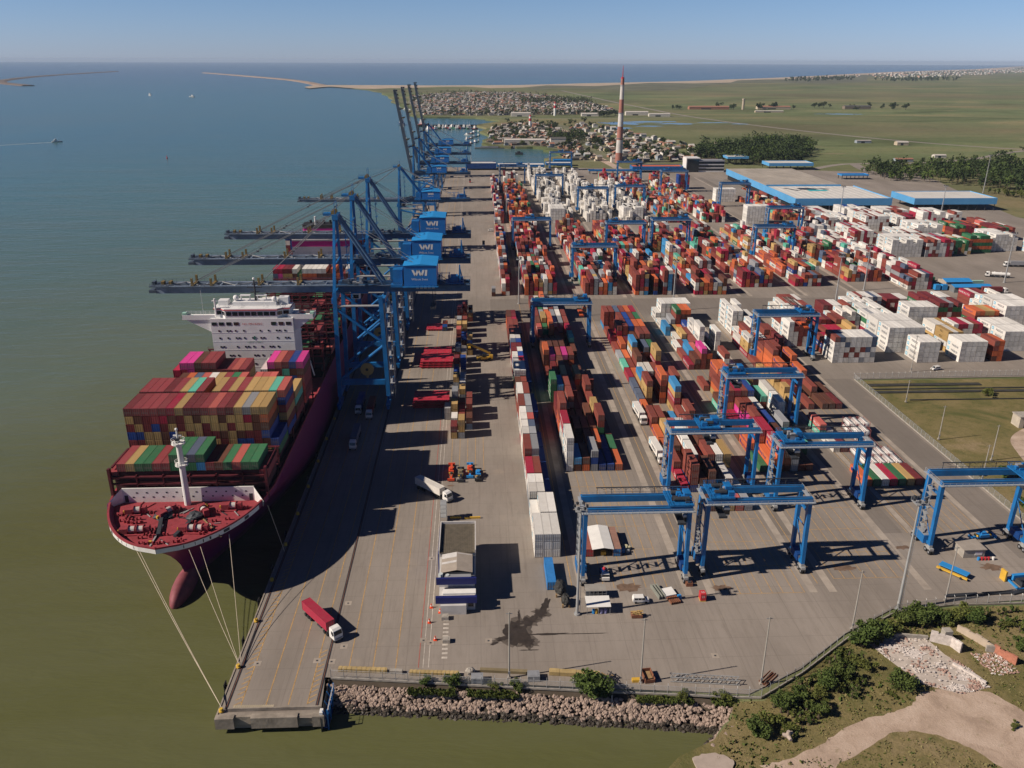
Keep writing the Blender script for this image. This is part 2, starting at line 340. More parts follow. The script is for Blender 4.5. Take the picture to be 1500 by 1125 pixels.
for x in (133.0, 156.6):
    ru.sheet([(x-0.9, 214), (x+0.9, 214), (x+0.9, 436), (x-0.9, 436)], 0.012)
for x in (134, 162, 169, 199, 204, 234, 240.6, 272):
    ru.sheet([(x-1.1, 488), (x+1.1, 488), (x+1.1, 1040), (x-1.1, 1040)], 0.012)
struct('crane_runway', ru, STRIP)
yl, wl, rl = MB(), MB(), MB()
def ln(mb, x, y0, y1, w=0.16, z=0.018, gap=None):
    mb.sheet([(x-w/2, y0), (x+w/2, y0), (x+w/2, y1), (x-w/2, y1)], z)
for x in (-54.0, -48.4, -43.4, -39.2): ln(yl, x, 149, 1140, 0.22)
for x in (-31.5, -25.8, -20.4): ln(yl, x, 160, 1140, 0.2)
y = 149.0
while y < 330:
    yl.quad((-55.6, y, 0.018), (-54.0, y+1.2, 0.018), (-54.0, y+1.5, 0.018), (-55.6, y+0.3, 0.018))
    if y < 166: yl.quad((-39.2, y, 0.018), (-37.6, y+1.2, 0.018), (-37.6, y+1.5, 0.018), (-39.2, y+0.3, 0.018))
    y += 1.7
for x in (-13.9, -12.6): ln(wl, x, 160, 1140, 0.18)
ln(rl, -15.0, 160, 330, 0.16)
for i in range(12): wl.sheet([(-9.6, 163+i*1.6), (-8.2, 163+i*1.6), (-8.2, 163.7+i*1.6), (-9.6, 163.7+i*1.6)], 0.018)
wl.sheet([(-12, 158.6), (-4, 157.9), (-4, 158.1), (-12, 158.8)], 0.018)
for i in range(8): ln(yl, 31+i*2.92, 190, 480, 0.17)
for i in range(8): ln(yl, 67.8+i*2.95, 186, 434, 0.17); 
for i in range(8): ln(yl, 99+i*3.05, 192, 434, 0.17)
for i in range(9): ln(yl, 131.5+i*2.9, 215, 430, 0.17)
for x in (25.2, 59.8, 64.8, 93.5): ln(yl, x, 190, 484, 0.2)
for y in (196, 209, 222, 235, 248): yl.sheet([(31, y), (51, y), (51, y+0.15), (31, y+0.15)], 0.022)
for y in (186, 199, 212, 225): yl.sheet([(68, y), (88, y), (88, y+0.15), (68, y+0.15)], 0.022); yl.sheet([(99, y+6), (120, y+6), (120, y+6.15), (99, y+6.15)], 0.022)
for i in range(5): ln(yl, -9.8+i*2.9, 256, 290, 0.16)
struct('yellow_line_marking', yl, LINE_Y); struct('white_line_marking', wl, LINE_W); struct('red_line_marking', rl, LINE_R)
rail = MB()
for x in (-57.0, -36.95): rail.box(x-0.35, 148, 0.002, x+0.35, 1145, 0.03, 0, 'tsnew'); rail.box(x-0.06, 148, 0.03, x+0.06, 1145, 0.10, 1)
struct('crane_rail', rail, [GREYD, RUST])
mh = MB()
for x, y in ((-35.2, 186), (-33.8, 168.5), (-39.5, 163.5), (-36, 163), (-53.6, 163), (-14, 206.5), (-14.3, 170), (-12.5, 169), (1.9, 169.2), (57, 161.5), (108, 232)):
    mh.box(x-0.9, y-0.9, 0.024, x+0.9, y+0.9, 0.028, 0, 't'); mh.box(x-0.25, y-0.25, 0.028, x+0.25, y+0.25, 0.034, 1, 't')
struct('manhole_surround_marking', mh, [STRIP, GREYD])
# oil stain on the forecourt
st = MB(); rr = random.Random(4)
def splat(cx, cy, rx, ry, k=26, rot=0.0):
    pts = []
    for i in range(k):
        a = 2*PI*i/k; q = 1+rr.uniform(-0.33, 0.33); x, y = rx*q*math.cos(a), ry*q*math.sin(a)
        pts.append((cx+x*math.cos(rot)-y*math.sin(rot), cy+x*math.sin(rot)+y*math.cos(rot)))
    st.sheet(pts, (0.05 if hasattr(st, 'f_off') else 0.03)+0.001*len(st.f))
splat(9.6, 172.2, 4.3, 5.2); splat(13, 176.5, 3.3, 2.1, rot=0.5); splat(15.8, 179.8, 2.2, 2.2); splat(11.5, 168, 2.6, 2.3); splat(5.2, 169.8, 2.4, 1.0, rot=.4); struct('oil_stain', st, mat('oil_darkened_concrete', (0.115, 0.096, 0.08), 0.6, var=0.4, scale=0.6)); st = MB(); st.f_off = 1
splat(9.2, 172, 3.2, 4.0); splat(12.5, 176.5, 2.6, 1.5, rot=0.5); splat(15.5, 179.5, 1.6, 1.6); splat(11.5, 168.4, 1.9, 1.8); splat(17.2, 183.2, 0.9, 3.2, rot=-0.3); splat(10.0, 178.5, 0.3, 3.0)
splat(5.8, 170, 1.8, 0.7, rot=0.4); splat(16, 171.2, 5.5, 0.35); splat(25, 171.0, 6.0, 0.14); splat(3.2, 168.0, 1.0, 0.4, rot=0.4); splat(12, 165.3, 2.2, 0.16)
struct('oil_stain', st, mat('oily_concrete', (0.050, 0.040, 0.033), 0.45, var=0.4, scale=0.6))
st = MB(); splat(41, 190, 3.2, 1.8); splat(66, 189, 2.5, 1.2); splat(104, 197, 3, 1.4); splat(-9.6, 250.6, 1.2, 0.5); splat(147, 196, 3.0, 1.6); splat(126, 207, 2.2, 1.0)
struct('tyre_stain', st, mat('rust_stained_concrete', (0.17, 0.11, 0.075), 0.8, var=0.4, scale=0.6))
# beach, dirt tracks, far roads, ponds
bs = MB(); L2 = rag(beach, 30, 6, 3)
for i in range(len(L2)-1):
    (x0, y0), (x1, y1) = L2[i], L2[i+1]; k0, k1 = (330+0.03*y0)*(0.8+0.4*math.sin(i*1.7)), (330+0.03*y1)*(0.8+0.4*math.sin(i*1.7+1.7))
    bs.quad((x0, y0, -0.2), (x0+8, y0-k0, -0.2), (x1+8, y1-k1, -0.2), (x1, y1, -0.2))
dn = MB()
for i in range(len(L2)-1):
    (x0, y0), (x1, y1) = L2[i], L2[i+1]
    if x0 < 150: continue
    k0, k1 = (900+0.07*y0)*(0.85+0.3*math.sin(i*1.1)), (900+0.07*y1)*(0.85+0.3*math.sin(i*1.1+1.1))
    dn.quad((x0+20, y0-150, -0.22), (x0+40, y0-k0, -0.22), (x1+40, y1-k1, -0.22), (x1+20, y1-150, -0.22))
struct('dune_scrub_land', dn, mat('dune_scrub_soil', (0.125, 0.125, 0.068), 0.95, var=0.5, scale=0.006))
bs.sheet(rag([(-900, 5050), (-800, 4800), (-576, 4420), (-500, 4380), (-380, 4560), (-300, 4900)], 20, 8, 3), -0.19)
struct('beach', bs, SAND)
def curve_pts(pts, sub=6):
    out = []
    for i in range(len(pts)-1):
        p = [Vector((*pts[max(0, min(len(pts)-1, j))], 0)) for j in (i-1, i, i+1, i+2)]
        for k in range(sub):
            t = k/sub
            q = 0.5*((2*p[1]) + (p[2]-p[0])*t + (2*p[0]-5*p[1]+4*p[2]-p[3])*t*t + (3*p[1]-p[0]-3*p[2]+p[3])*t**3); out.append((q.x, q.y))
    return out+[tuple(pts[-1])]
dp = MB()
dp.sheet(rag([(57, 128), (64, 129.5), (70, 132), (77, 136.2), (84, 139.6), (92, 141.6), (97, 143.5), (101, 147.5), (112, 149), (117, 147), (121, 141), (124, 134), (126, 128), (128, 118), (113, 110), (109, 122), (104, 130), (99, 134.2), (94, 136), (88, 135.6), (80, 131), (70, 125.5), (62, 122), (57, 128)], .32, 17, 5)[:-1], -0.285)
dp.strip(curve_pts([(262, 293), (238, 294), (222, 290), (208, 280), (203, 268), (200, 255), (197, 240), (196, 215), (198, 190)]), 6.0, -0.285)
dp.strip(curve_pts([(196, 1085), (190, 1180), (180, 1330), (175, 1480), (192, 1700), (150, 2010)]), 12, -0.27)
struct('dirt_path', dp, DIRT)
rd = MB()
rd.strip(curve_pts([(420, 4200), (470, 3300), (515, 2700), (560, 2250), (640, 1900), (760, 1580), (900, 1390), (1150, 1230), (1800, 1050)]), 13, -0.26)
rd.strip(curve_pts([(437, 1105), (520, 1180), (620, 1190), (740, 1240), (850, 1330), (1000, 1420), (1300, 1560), (2100, 1800)]), 11, -0.25)
rd.strip(curve_pts([(560, 1000), (520, 1080), (535, 1180)]), 14, -0.24)
rd.strip(curve_pts([(60, 2190), (180, 2150), (420, 2180), (560, 2250)]), 9, -0.24)
struct('far_road', rd, ROADM)
def dry_mat():
    m, nt, b = new_mat('dry_grass_field'); f1 = noise(nt, 0.035, 8, 0.68, position(nt), 0.6); f2 = noise(nt, 0.22, 6, 0.7, position(nt)); f4 = noise(nt, 1.6, 4, 0.7, position(nt))
    c = ramp(nt, f1, [(0.36, (0.095, 0.105, 0.036)), (0.47, (0.175, 0.150, 0.062)), (0.57, (0.225, 0.180, 0.085)), (0.68, (0.28, 0.215, 0.125))])
    c = mix(nt, maprange(nt, f2, 0.52, 0.66, 0, 0.6), c, (0.085, 0.095, 0.03)); c = mix(nt, maprange(nt, f4, 0.42, 0.7, 0, 0.45), c, (0.10, 0.085, 0.04))
    nt.links.new(c, b.inputs['Base Color']); b.inputs['Roughness'].default_value = 0.95; b.inputs['Specular IOR Level'].default_value = 0.1; bumpn(nt, b, f4, 0.6, 0.4); return m
df = MB(); df.sheet(rag([(172, 181), (640, 181), (640, 346), (172, 344), (172, 181)], 0.3, 2, 3)[:-1], -0.294); df.sheet([(41, 131), (49.5, 135.2), (55, 141), (57, 146.2), (64, 146.2), (76, 154), (92.5, 166.5), (109.5, 176), (126, 178.4), (171, 178.4), (171, 60), (60, 60), (31, 112), (36, 126)], -0.294)
struct('dry_field', df, dry_mat())
pd = MB(); rr = random.Random(11)
for cx, cy, rx, ry in ((335, 1990, 52, 42), (410, 2040, 60, 26), (470, 1975, 52, 22), (310, 1850, 26, 30), (385, 1900, 30, 16), (560, 2010, 34, 14), (610, 1970, 22, 10), (1010, 2350, 60, 18), (1400, 2050, 50, 14)):
    k = 22; pd.sheet([(cx+rx*(1+rr.uniform(-0.5, 0.35))*math.cos(2*PI*i/k), cy+ry*(1+rr.uniform(-0.5, 0.35))*math.sin(2*PI*i/k)) for i in range(k)], -0.25+0.001*len(pd.f))
POND = mat('pond_water', (0.02, 0.04, 0.06), 0.06, spec=0.5, var=0.1); struct('pond_water', pd, POND)
tg = MB(); rr = random.Random(12)
tg.sheet(rag([(24, 1490), (50, 1462), (120, 1440), (150, 1300), (130, 1230), (240, 1180), (330, 1230), (300, 1420), (235, 1560), (215, 1750), (190, 1960), (90, 1970), (45, 1860), (30, 1700), (24, 1490)], 8, 3, 3), -0.28)
tg.sheet(rag([(-140, 2275), (60, 2265), (330, 2330), (420, 2480), (420, 2800), (330, 3500), (200, 3900), (-50, 3950), (-260, 3500), (-230, 2900), (-170, 2500), (-140, 2275)], 12, 3, 3), -0.28)
struct('town_ground', tg, TOWNG)
# breakwaters at the river mouth and the far spit
jt = MB(); rr = random.Random(3)
def jetty(pts, w, h):
    P = curve_pts(pts, 5)
    for (x0, y0), (x1, y1) in zip(P, P[1:]):
        d = Vector((x1-x0, y1-y0, 0)).normalized(); s_ = Vector((-d.y, d.x, 0))*w/2; a, b = Vector((x0, y0, 0)), Vector((x1, y1, 0)); hz = Vector((0, 0, h+rr.uniform(-0.6, 0.6)))
        lo = Vector((0, 0, -5)); jt.add([a-s_*1.7+lo, a-s_+hz, a+s_+hz, a+s_*1.7+lo, b-s_*1.7+lo, b-s_+hz, b+s_+hz, b+s_*1.7+lo], [(0,1,5,4),(1,2,6,5),(2,3,7,6),(0,3,2,1),(4,5,6,7)])
jetty([(-2400, 4850), (-2905, 5537), (-3300, 6500), (-3700, 8000), (-4104, 10350)], 46, 1.5)
struct('west_breakwater', jt, mat('dark_breakwater_stone', (0.16, 0.12, 0.10), 0.95, var=0.4, scale=0.05))
jt = MB(); jetty([(-850, 5000), (-1265, 6250), (-1900, 7600), (-2854, 9530)], 46, 0.8)
struct('east_breakwater', jt, mat('pale_breakwater_stone', (0.33, 0.24, 0.18), 0.95, var=0.4, scale=0.05))
# the town by the ocean beach, far right: a mass of small pale houses
oc = MB(); rr = random.Random(21)
PALE = [(0.6, 0.56, 0.5), (0.5, 0.46, 0.42), (0.55, 0.36, 0.28), (0.36, 0.30, 0.26), (0.62, 0.6, 0.58), (0.2, 0.2, 0.14)]
for i in range(1500):
    t = rr.random(); k = t*(len(L2)-1)*0.42+(len(L2)-1)*0.52; j = int(k); (x0, y0), (x1, y1) = L2[j], L2[min(j+1, len(L2)-1)]; f = k-j
    d = 250+rr.random()*(300+1500*t); x = x0+(x1-x0)*f+d*0.75; y = y0+(y1-y0)*f-d*0.6
    if x < 4300+rr.uniform(-900, 900): continue
    oc.col = rr.choice(PALE); s = rr.uniform(9, 26); oc.cbox((x, y, 4), (s, s*0.8, rr.uniform(7, 16)), 0, rr.random())
def attr_mat(name, rough=0.7, grime=0.25, scale=0.35, stretch=(1, 1, 1)):
    m, nt, b = new_mat(name); a = nt.nodes.new('ShaderNodeAttribute'); a.attribute_name = 'Col'
    f = noise(nt, scale, 6, 0.65, position(nt, stretch)); c = mix(nt, maprange(nt, f, 0.42, 0.75, 0, grime), a.outputs['Color'], (0.09, 0.07, 0.055))
    nt.links.new(c, b.inputs['Base Color']); b.inputs['Roughness'].default_value = rough; b.inputs['Specular IOR Level'].default_value = 0.25; return m
ATTR = attr_mat('mixed_far_paint')
tag(oc.build('beach_town', ATTR), 'pale mass of far seaside houses along the ocean beach', 'town', kind='stuff')
# old rail troughs in the grass field
tr = MB()
for x0, x1, y, w_ in ((175, 226, 336.5, 2.6), (174, 262, 328.3, 2.2), (174, 255, 332.5, 0.8), (185, 250, 320, 0.5)): tr.box(x0, y, -0.29, x1, y+w_, 0.15, 0, 'tsew')
struct('rail_bed', tr, mat('dark_ballast', (0.045, 0.045, 0.04), 0.95, var=0.4, scale=0.4))
# ================================================================== CONTAINERS
CW, CH = 2.44, 2.6
PAL = {'r': (0.24, 0.060, 0.045), 'R': (0.36, 0.022, 0.055), 'd': (0.17, 0.028, 0.032), 'o': (0.58, 0.140, 0.052), 'y': (0.47, 0.31, 0.125), 'b': (0.018, 0.060, 0.26), 'B': (0.05, 0.25, 0.50),
       'w': (0.68, 0.65, 0.60), 'W': (0.72, 0.70, 0.66), 'G': (0.30, 0.31, 0.33), 'g': (0.040, 0.165, 0.075), 't': (0.12, 0.46, 0.34), 'm': (0.66, 0.055, 0.30), 'n': (0.13, 0.050, 0.033), 's': (0.50, 0.12, 0.10), 'e': (0.27, 0.048, 0.055), 'S': (0.10, 0.13, 0.20)}
CNAME = {'r': 'rust red', 'R': 'crimson', 'd': 'dark red', 'o': 'orange', 'y': 'tan', 'b': 'navy blue', 'B': 'sky blue', 'w': 'off-white', 'W': 'white', 'G': 'grey', 'g': 'green', 't': 'mint green', 'm': 'magenta', 'n': 'brown', 's': 'salmon', 'e': 'maroon', 'S': 'slate blue'}
MIX = 'r'*8 + 'd'*4 + 'o'*4 + 'w'*4 + 'y'*3 + 'bB' + 'G'*3 + 'gt' + 'R'*3 + 'ss' + 'nn' + 'S'
def container_mat():
    m, nt, b = new_mat('container_paint'); oi = nt.nodes.new('ShaderNodeObjectInfo'); tc = nt.nodes.new('ShaderNodeTexCoord')
    ad = nt.nodes.new('ShaderNodeVectorMath'); ad.operation = 'ADD'; nt.links.new(tc.outputs['Object'], ad.inputs[0])
    sc = nt.nodes.new('ShaderNodeMath'); sc.operation = 'MULTIPLY'; sc.inputs[1].default_value = 90; nt.links.new(oi.outputs['Random'], sc.inputs[0]); nt.links.new(sc.outputs[0], ad.inputs[1])
    f = noise(nt, 0.55, 6, 0.7, ad.outputs[0]); f2 = noise(nt, 2.6, 5, 0.7, ad.outputs[0])
    c = mix(nt, maprange(nt, f, 0.40, 0.75, 0, 0.18), oi.outputs['Color'], (0.24, 0.17, 0.13))
    c = mix(nt, maprange(nt, f2, 0.62, 0.82, 0, 0.35), c, (0.13, 0.06, 0.035))
    nt.links.new(c, b.inputs['Base Color']); b.inputs['Roughness'].default_value = 0.6; b.inputs['Specular IOR Level'].default_value = 0.3
    wv = nt.nodes.new('ShaderNodeTexWave'); wv.bands_direction = 'Y'; wv.inputs['Scale'].default_value = 1.05; nt.links.new(tc.outputs['Object'], wv.inputs['Vector'])
    bumpn(nt, b, wv.outputs['Fac'], 0.5, 0.05); return m
CPAINT = container_mat()
CATTR = attr_mat('mixed_container_paint', 0.6, 0.20, 0.5, (1, 0.5, 1))
def marks_for(c):
    return {'W': 'MAERSK', 'w': 'MAERSK', 'R': 'HAMBURG S\u00dcD', 'o': 'Hapag-Lloyd', 'g': 'EVERGREEN', 'b': 'CMA CGM', 'm': 'ONE', 's': 'HAMBURG S\u00dcD', 'y': 'MSC', 't': 'EVERGREEN'}.get(c)
INK = {'W': (0.03, 0.05, 0.09), 'w': (0.03, 0.05, 0.09), 'o': (0.03, 0.04, 0.20), 'y': (0.05, 0.035, 0.02)}
def body_mb(L, c=None):
    """corner posts, rails, corrugated walls and roof of one box; origin at the middle of the floor"""
    mb = MB(); mb.col = c; w, h, l = CW/2, CH-0.03, L/2
    mb.box(-w+.05, -l+.06, 0.10, w-.05, l-.06, h-.05)                   # walls a little inside the frame
    for x in (-w, w-.1):
        for y in (-l, l-.12): mb.box(x, y, 0, x+.1, y+.12, h)           # posts
        mb.box(x, -l+.12, h-.1, x+.1, l-.12, h-.004); mb.box(x, -l+.12, 0.02, x+.1, l-.12, .16)
    for y in (-l, l-.12): mb.box(-w+.1, y+.01, h-.12, w-.1, y+.11, h-.003)
    k = int(L/0.55)
    for i in range(k): mb.box(-w+.14, -l+.3+i*(L-.6)/k, h-.05, w-.14, -l+.3+i*(L-.6)/k+.22, h-.022, faces='tnsew')
    return mb
def doors_mb(L):
    mb = MB(); w, h, l = CW/2, CH, L/2
    mb.box(-w+.12, -l+.02, .17, -.02, -l+.06, h-.2, faces='stew'); mb.box(.02, -l+.02, .17, w-.12, -l+.06, h-.2, faces='stew')
    for x in (-.95, -.35, .35, .95): mb.box(x-.035, -l-.03, .12, x+.035, -l+.02, h-.12, 1, 'stew')
    for z in (.9, 1.3): mb.box(-w+.15, -l-.015, z, w-.15, -l+.02, z+.07, 1, 'stb')
    return mb
def mark_mb(c, L, mb=None, M=None):
    s = marks_for(c); mb = mb or MB(); l = L/2; x = -CW/2-0.006
    if not s: return None
    ink = INK.get(c, (0.75, 0.73, 0.70)); mb.col = ink; z = 0.75; sz = 1.6 if L > 8 else 0.85
    n0 = len(mb.v); cy = {'W': -1.2, 'w': -1.2, 'o': 1.0}.get(c, 0) if L > 8 else 0
    mb.text(s, (x, cy, z), (0, -1, 0), (0, 0, 1), sz)
    if c in 'Ww' and L > 8:
        mb.col = (0.16, 0.50, 0.68); mb.quad((x, 5.4, .65), (x, 3.6, .65), (x, 3.6, 2.15), (x, 5.4, 2.15))
        mb.col = (0.8, 0.8, 0.8); mb.add([(x-.004, 4.5+(.62 if k % 2 == 0 else .27)*math.sin(PI*k/7), 1.4+(.62 if k % 2 == 0 else .27)*math.cos(PI*k/7)) for k in range(14)], [tuple(range(14))])
    if c == 'o' and L > 8:
        mb.col = (0.06, 0.05, 0.25); mb.add([(x, 4.6+.7*math.cos(PI*k/4), 1.4+.7*math.sin(PI*k/4)) for k in range(8)], [tuple(range(8))[::-1]])
    if M is not None: mb.v[n0:] = [tuple(M @ Vector(p)) for p in mb.v[n0:]]
    return mb
BODY = {40: body_mb(12.19).mesh('container', CPAINT), 20: body_mb(6.06).mesh('container', CPAINT)}
BAR = mat('door_locking_bar', (0.16, 0.14, 0.13), 0.6)
DOOR = {40: doors_mb(12.19).mesh('end_door', [CPAINT, BAR]), 20: doors_mb(6.06).mesh('end_door', [CPAINT, BAR])}
MARK = {}
def mark_mesh(c, L):
    k = (c, L)
    if k not in MARK:
        mb = mark_mb(c, 12.19 if L == 40 else 6.06); MARK[k] = mb.mesh('lettering', ATTR) if mb else None
    return MARK[k]
BOXES = []          # every box in the scene: (x, y, z, size, colour, col, row, tier, block)
def stack(x, y, tiers, block, ci, ri, size=40, z0=0.02, side=None):
    """tiers: colours from the ground up; y is the near end"""
    l = 12.19 if size == 40 else 6.06
    if block == 'ship': tiers = tiers.replace('r', 'e')
    for k, c in enumerate(tiers): BOXES.append([x, y+l/2, z0+k*CH, size, c, ci, ri, k, len(tiers), block])
def rows(block, x0, pitch, ystart, spec, rng=None):
    """spec: list of bays, nearest first: (gap before, [column strings]); '' is an empty slot, '2:' prefix means two twenty-footers"""
    y = ystart
    for ri, (gap, cols) in enumerate(spec):
        y += gap
        for ci, t in enumerate(cols):
            if not t: continue
            if t.startswith('2:'):
                a, _, b_ = t[2:].partition('/'); stack(x0+pitch*(ci+.5), y, a, block, ci, ri, 20); stack(x0+pitch*(ci+.5), y+6.2, b_ or a, block, ci, ri, 20)
            else: stack(x0+pitch*(ci+.5), y, t, block, ci, ri)
        y += 12.5
def rnd(rng, n, pal=MIX, stay=0.25): 
    out = rng.choice(pal)
    while len(out) < n: out += out[-1] if rng.random() < stay else rng.choice(pal)
    return out
def fill(block, x0, pitch, ncol, y0, y1, hmin, hmax, seed, pal=MIX, hole=0.12, twenty=0.25, step=12.55, wave=1.0, gap=0.0):
    rng = random.Random(seed); y = y0; ri = 0
    while y+12.2 <= y1:
        base = rng.uniform(hmin, hmax)
        for ci in range(ncol):
            if rng.random() < hole: continue
            h = max(1, min(6, round(base+rng.uniform(-wave, wave)))); x = x0+pitch*(ci+.5)
            if rng.random() < twenty:
                stack(x, y, rnd(rng, h, pal), block, ci, ri, 20); h2 = max(1, h+rng.choice((-1, 0, 0, 1))); stack(x, y+6.2, rnd(rng, h2, pal), block, ci, ri, 20)
            else: stack(x, y, rnd(rng, h, pal), block, ci, ri)
        y += step; ri += 1
        if gap and rng.random() < gap: y += step
# ---- quayside strip, three wide
QB = 'long quayside strip'
rows(QB, 15.9, 2.5, 205.8, [
    (0, ['WWW', 'WWW', 'WWW']), (.3, ['WW', 'WWW', 'wWW']), (.3, ['2:GGw/GGW', '2:Gnw/Gww', '2:Gb/bb']), (.3, ['wwR', 'wnr', 'bb']),
    (.3, ['wrrr', 'GwwG', 'bb']), (.3, ['2:wwww/wwGw', '2:wwwG/wwwS', '2:bb/Sb']), (.3, ['2:Rwww/wGwW', '2:wrws/wwrG', '2:b/bS']), (.3, ['wrrr', 'wwwG', 'bbb']), (.3, ['rrww', 'wwwr', 'bb']),
    (1, ['2:nnn/ndn', '2:nnn/rbr', '']), (.3, ['rgWW', 'ndrW', 'bb']), (.3, ['2:wrww/dwbw', '2:wwrR/dwwb', '2:bb/bb']), (.3, ['2:ddRd/wdnd', '2:wRww/rdbd', 'bb']), (.3, ['2:rwbS/rdbw', '2:drrb/wrsw', '2:b/b']),
    (.3, ['rrrr', 'rdrr', '']), (.3, ['rrrr', 'rrrr', '']), (.3, ['2:drr/ddr', '2:rro/rdR', 'S']), (.3, ['2:oon/', '2:dnd/', ''])])
# ---- block under the left crane (lane A)
AB = 'left crane block'
rows(AB, 30.5, 2.92, 259.5, [
    (0, ['WWWWW', 'nB', 'on', 'GbG', 'b', 'b', 'o']), (.2, ['wwwRR', 'n', 'n', 'bn', 'no', 'b', 'g']), (.2, ['roorrr', 'n', 'nn', 'nn', 'nn', 'ggrr', 'n']), (.2, ['rrdd', 'nrn', 'n', 'n', 'nn', 'nyy', 'n']),
    (.2, ['', 'on', 'nGr', 'n', '', 'nr', 'y']), (.2, ['gggg', 'rrB', 'oor', 'rr', '', 'nrr', '']), (.2, ['n', 'nn', 'dny', 'nn', 'yoy', '', 'rr']), (.2, ['r', 'nd', 'dsn', 'dn', 's', 'n', '']),
    (.2, ['onno', 'nSm', 'nnr', 'yym', 'oor', 'n', '']), (.2, ['nnn', 'nnn', 'nrn', 'rrn', 'n', 'nn', '']), (.2, ['yd', 'rr', 'nn', 'dn', '', '2:rrt/rnt', '']), (.2, ['rds', '2:nng/drg', 'nooo', 'nd', 'n', 'nRR', '']),
    (.2, ['rnn', 'nnny', 'nrro', 'rnw', 'bGG', 'drr', '']), (.2, ['drr', 'nnG', 'yno', 'ndG', 'bww', 'ddr', '']), (.2, ['nrr', 'nng', 'nyw', 'rrr', 'nwG', 'r', '']), (.2, ['nr', 'nwg', 'ddw', 'rrn', 'rGw', 'n', '']), (.2, ['rd', 'rw', 'nro', 'dw', 'bG', '', ''])])
# ---- block under the middle crane (lane B)
BB = 'middle crane block'
rows(BB, 67.6, 2.92, 230, [
    (0, ['', '', 'n', 'G', 'y', 's', 'G']), (.3, ['R', 'brrr', 'nn', 'rnn', '', 'WW', 'W']), (.3, ['Rr', 'r', 'orW', 'dr', 'Rbr', 'WWW', 'yyy']), (.3, ['o', 'on', 'soW', 'nn', 'nnn', 'nr', 'n']), (.3, ['o', 'yy', 'rs', 'RW', 'Rwr', 'nn', 't']),
    (.3, ['dr', 'rr', 'n', 'B', 'nr', 'Rwr', 'g']), (.3, ['o', '', '', '', 'yrRyB', '', 'rr']), (.3, ['2:S/S', 'nyyr', '', 'ronro', '', 'drr', '']), (.3, ['S', 'ryB', 'rr', 'r', '', 'nd', 'rrr']), (.3, ['R', 'o', 'tw', 'gw', 'rr', '', '']),
    (.3, ['t', 'r', 'rrn', 'nn', '', 'rRyy', '']), (.3, ['G', 'o', 'rwyB', 'dr', 'nnS', 'nng', '']), (.3, ['r', 'oo', 'nd', 'ddn', 'rbnr', 'rdnr', '']), (.3, ['RR', 'ooRr', 'rbrr', 'nnnb', 'nddo', 'grno', '']), (.3, ['r', '', 'rrrr', 'Bdnb', 'ddrr', 'ggrg', '']), (.3, ['Brrr', 'rrrr', 'rrbS', 'drrr', 'nroo', 'nddR', ''])])
# ---- block under the right crane (lane C)
CB = 'right crane block'
rows(CB, 98.8, 2.74, 256.5, [
    (0, ['g', 'oo', 'oooR', 'nnn', 'GGGG', 'n', 'n', '']), (.3, ['oo', 'oooR', 'oRRR', 'nn', 'nnn', 'n', '', 'gt']), (.3, ['n', 'r', 'mmmr', 'n', 'nnb', 'oS', 'ttG', 't']), (.3, ['R', 'R', 'mmr', 'yyr', 'WWW', 'n', '', 'WWWW']), (.3, ['tn', 'yyrr', 'yorR', 'orrr', 'WWWb', 'n', 'rrt', 'WWWw']),
    (.3, ['', 'yor', 'ydrr', 'nnn', 'nyG', 'rrt', '', 'y']), (.3, ['r', '', 'nrro', 'nnno', 'nn', '', 'Wo', 'yy']), (1.5, ['', '', '', '', 'n', '', '', '']), (.3, ['R', 'nn', 'rrrm', 'nno', 'n', '', 'oWr', 'w']), (.3, ['r', 'BB', 'rs', 'nn', 'rW', '', '', '']),
    (.3, ['W', 'r', 'B', 'rr', 'nWWWW', 'b', '', 'WWWW']), (.3, ['', 'w', 'yy', 'gr', 'WWWW', 'Br', '', 'W']), (.3, ['BB', 'w', 'y', 'o', 'nb', 'rr', '', '']), (.3, ['w', 'G', 'GG', 'rrrg', 'nnno', 'nnno', '', '']), (.3, ['WW', 'WWWW', 'WWWW', 'WWWW', 'WWWW', 'WWWW', 'dWWW', ''])])
# ---- block beside the fence (lane D)
DB = 'block beside the fence'
rows(DB, 131, 2.95, 244.6, [(0, ['o', 'g', 'W', 'R', 'g', 'y', 'd']), (14, ['w', 'd', '', '', '', '', '']), (1.2, ['ts', 'w', '', '', '', '', 'r']), (14, ['2:y/y', '', 'r', '', 'n', 'n', 'd']), (.3, ['2:yy/y', '2:rr/rr', '', '', 'nr', '', 'n']),
    (.3, ['yy', 'ooro', 'rr', 'n', 'ooo', 'n', '']), (.3, ['y', 'oooor', 'rrr', 'rr', 'oooo', 'r', '']), (.3, ['r', 'ooor', 'rrrr', 'nWrr', 'rW', 'r', '']), (.3, ['Ryyw', 'yrro', 'rRww', 'Wn', 'rrr', 'wr', '']), (.3, ['RW', 'yror', 'ndr', 'Rw', 'ddrr', '', ''])])
rows(DB, 134, 2.9, 374, [(0, ['dr', 'wo', 'rro', 'rr', 'rrdd', '', '']), (.3, ['w', 'ooo', 'r', '', 'RRrr', 'd', '']), (.3, ['rW', 'WWn', 'WWWW', 'WWWb', '', 'r', 'r']), (.3, ['WWWWW', 'WWWWw', 'WWW', 'wWWW', '', 'r', '']), (.3, ['WWWWW', 'WWWW', 'WWWWW', 'W', 'w', 'w', ''])])
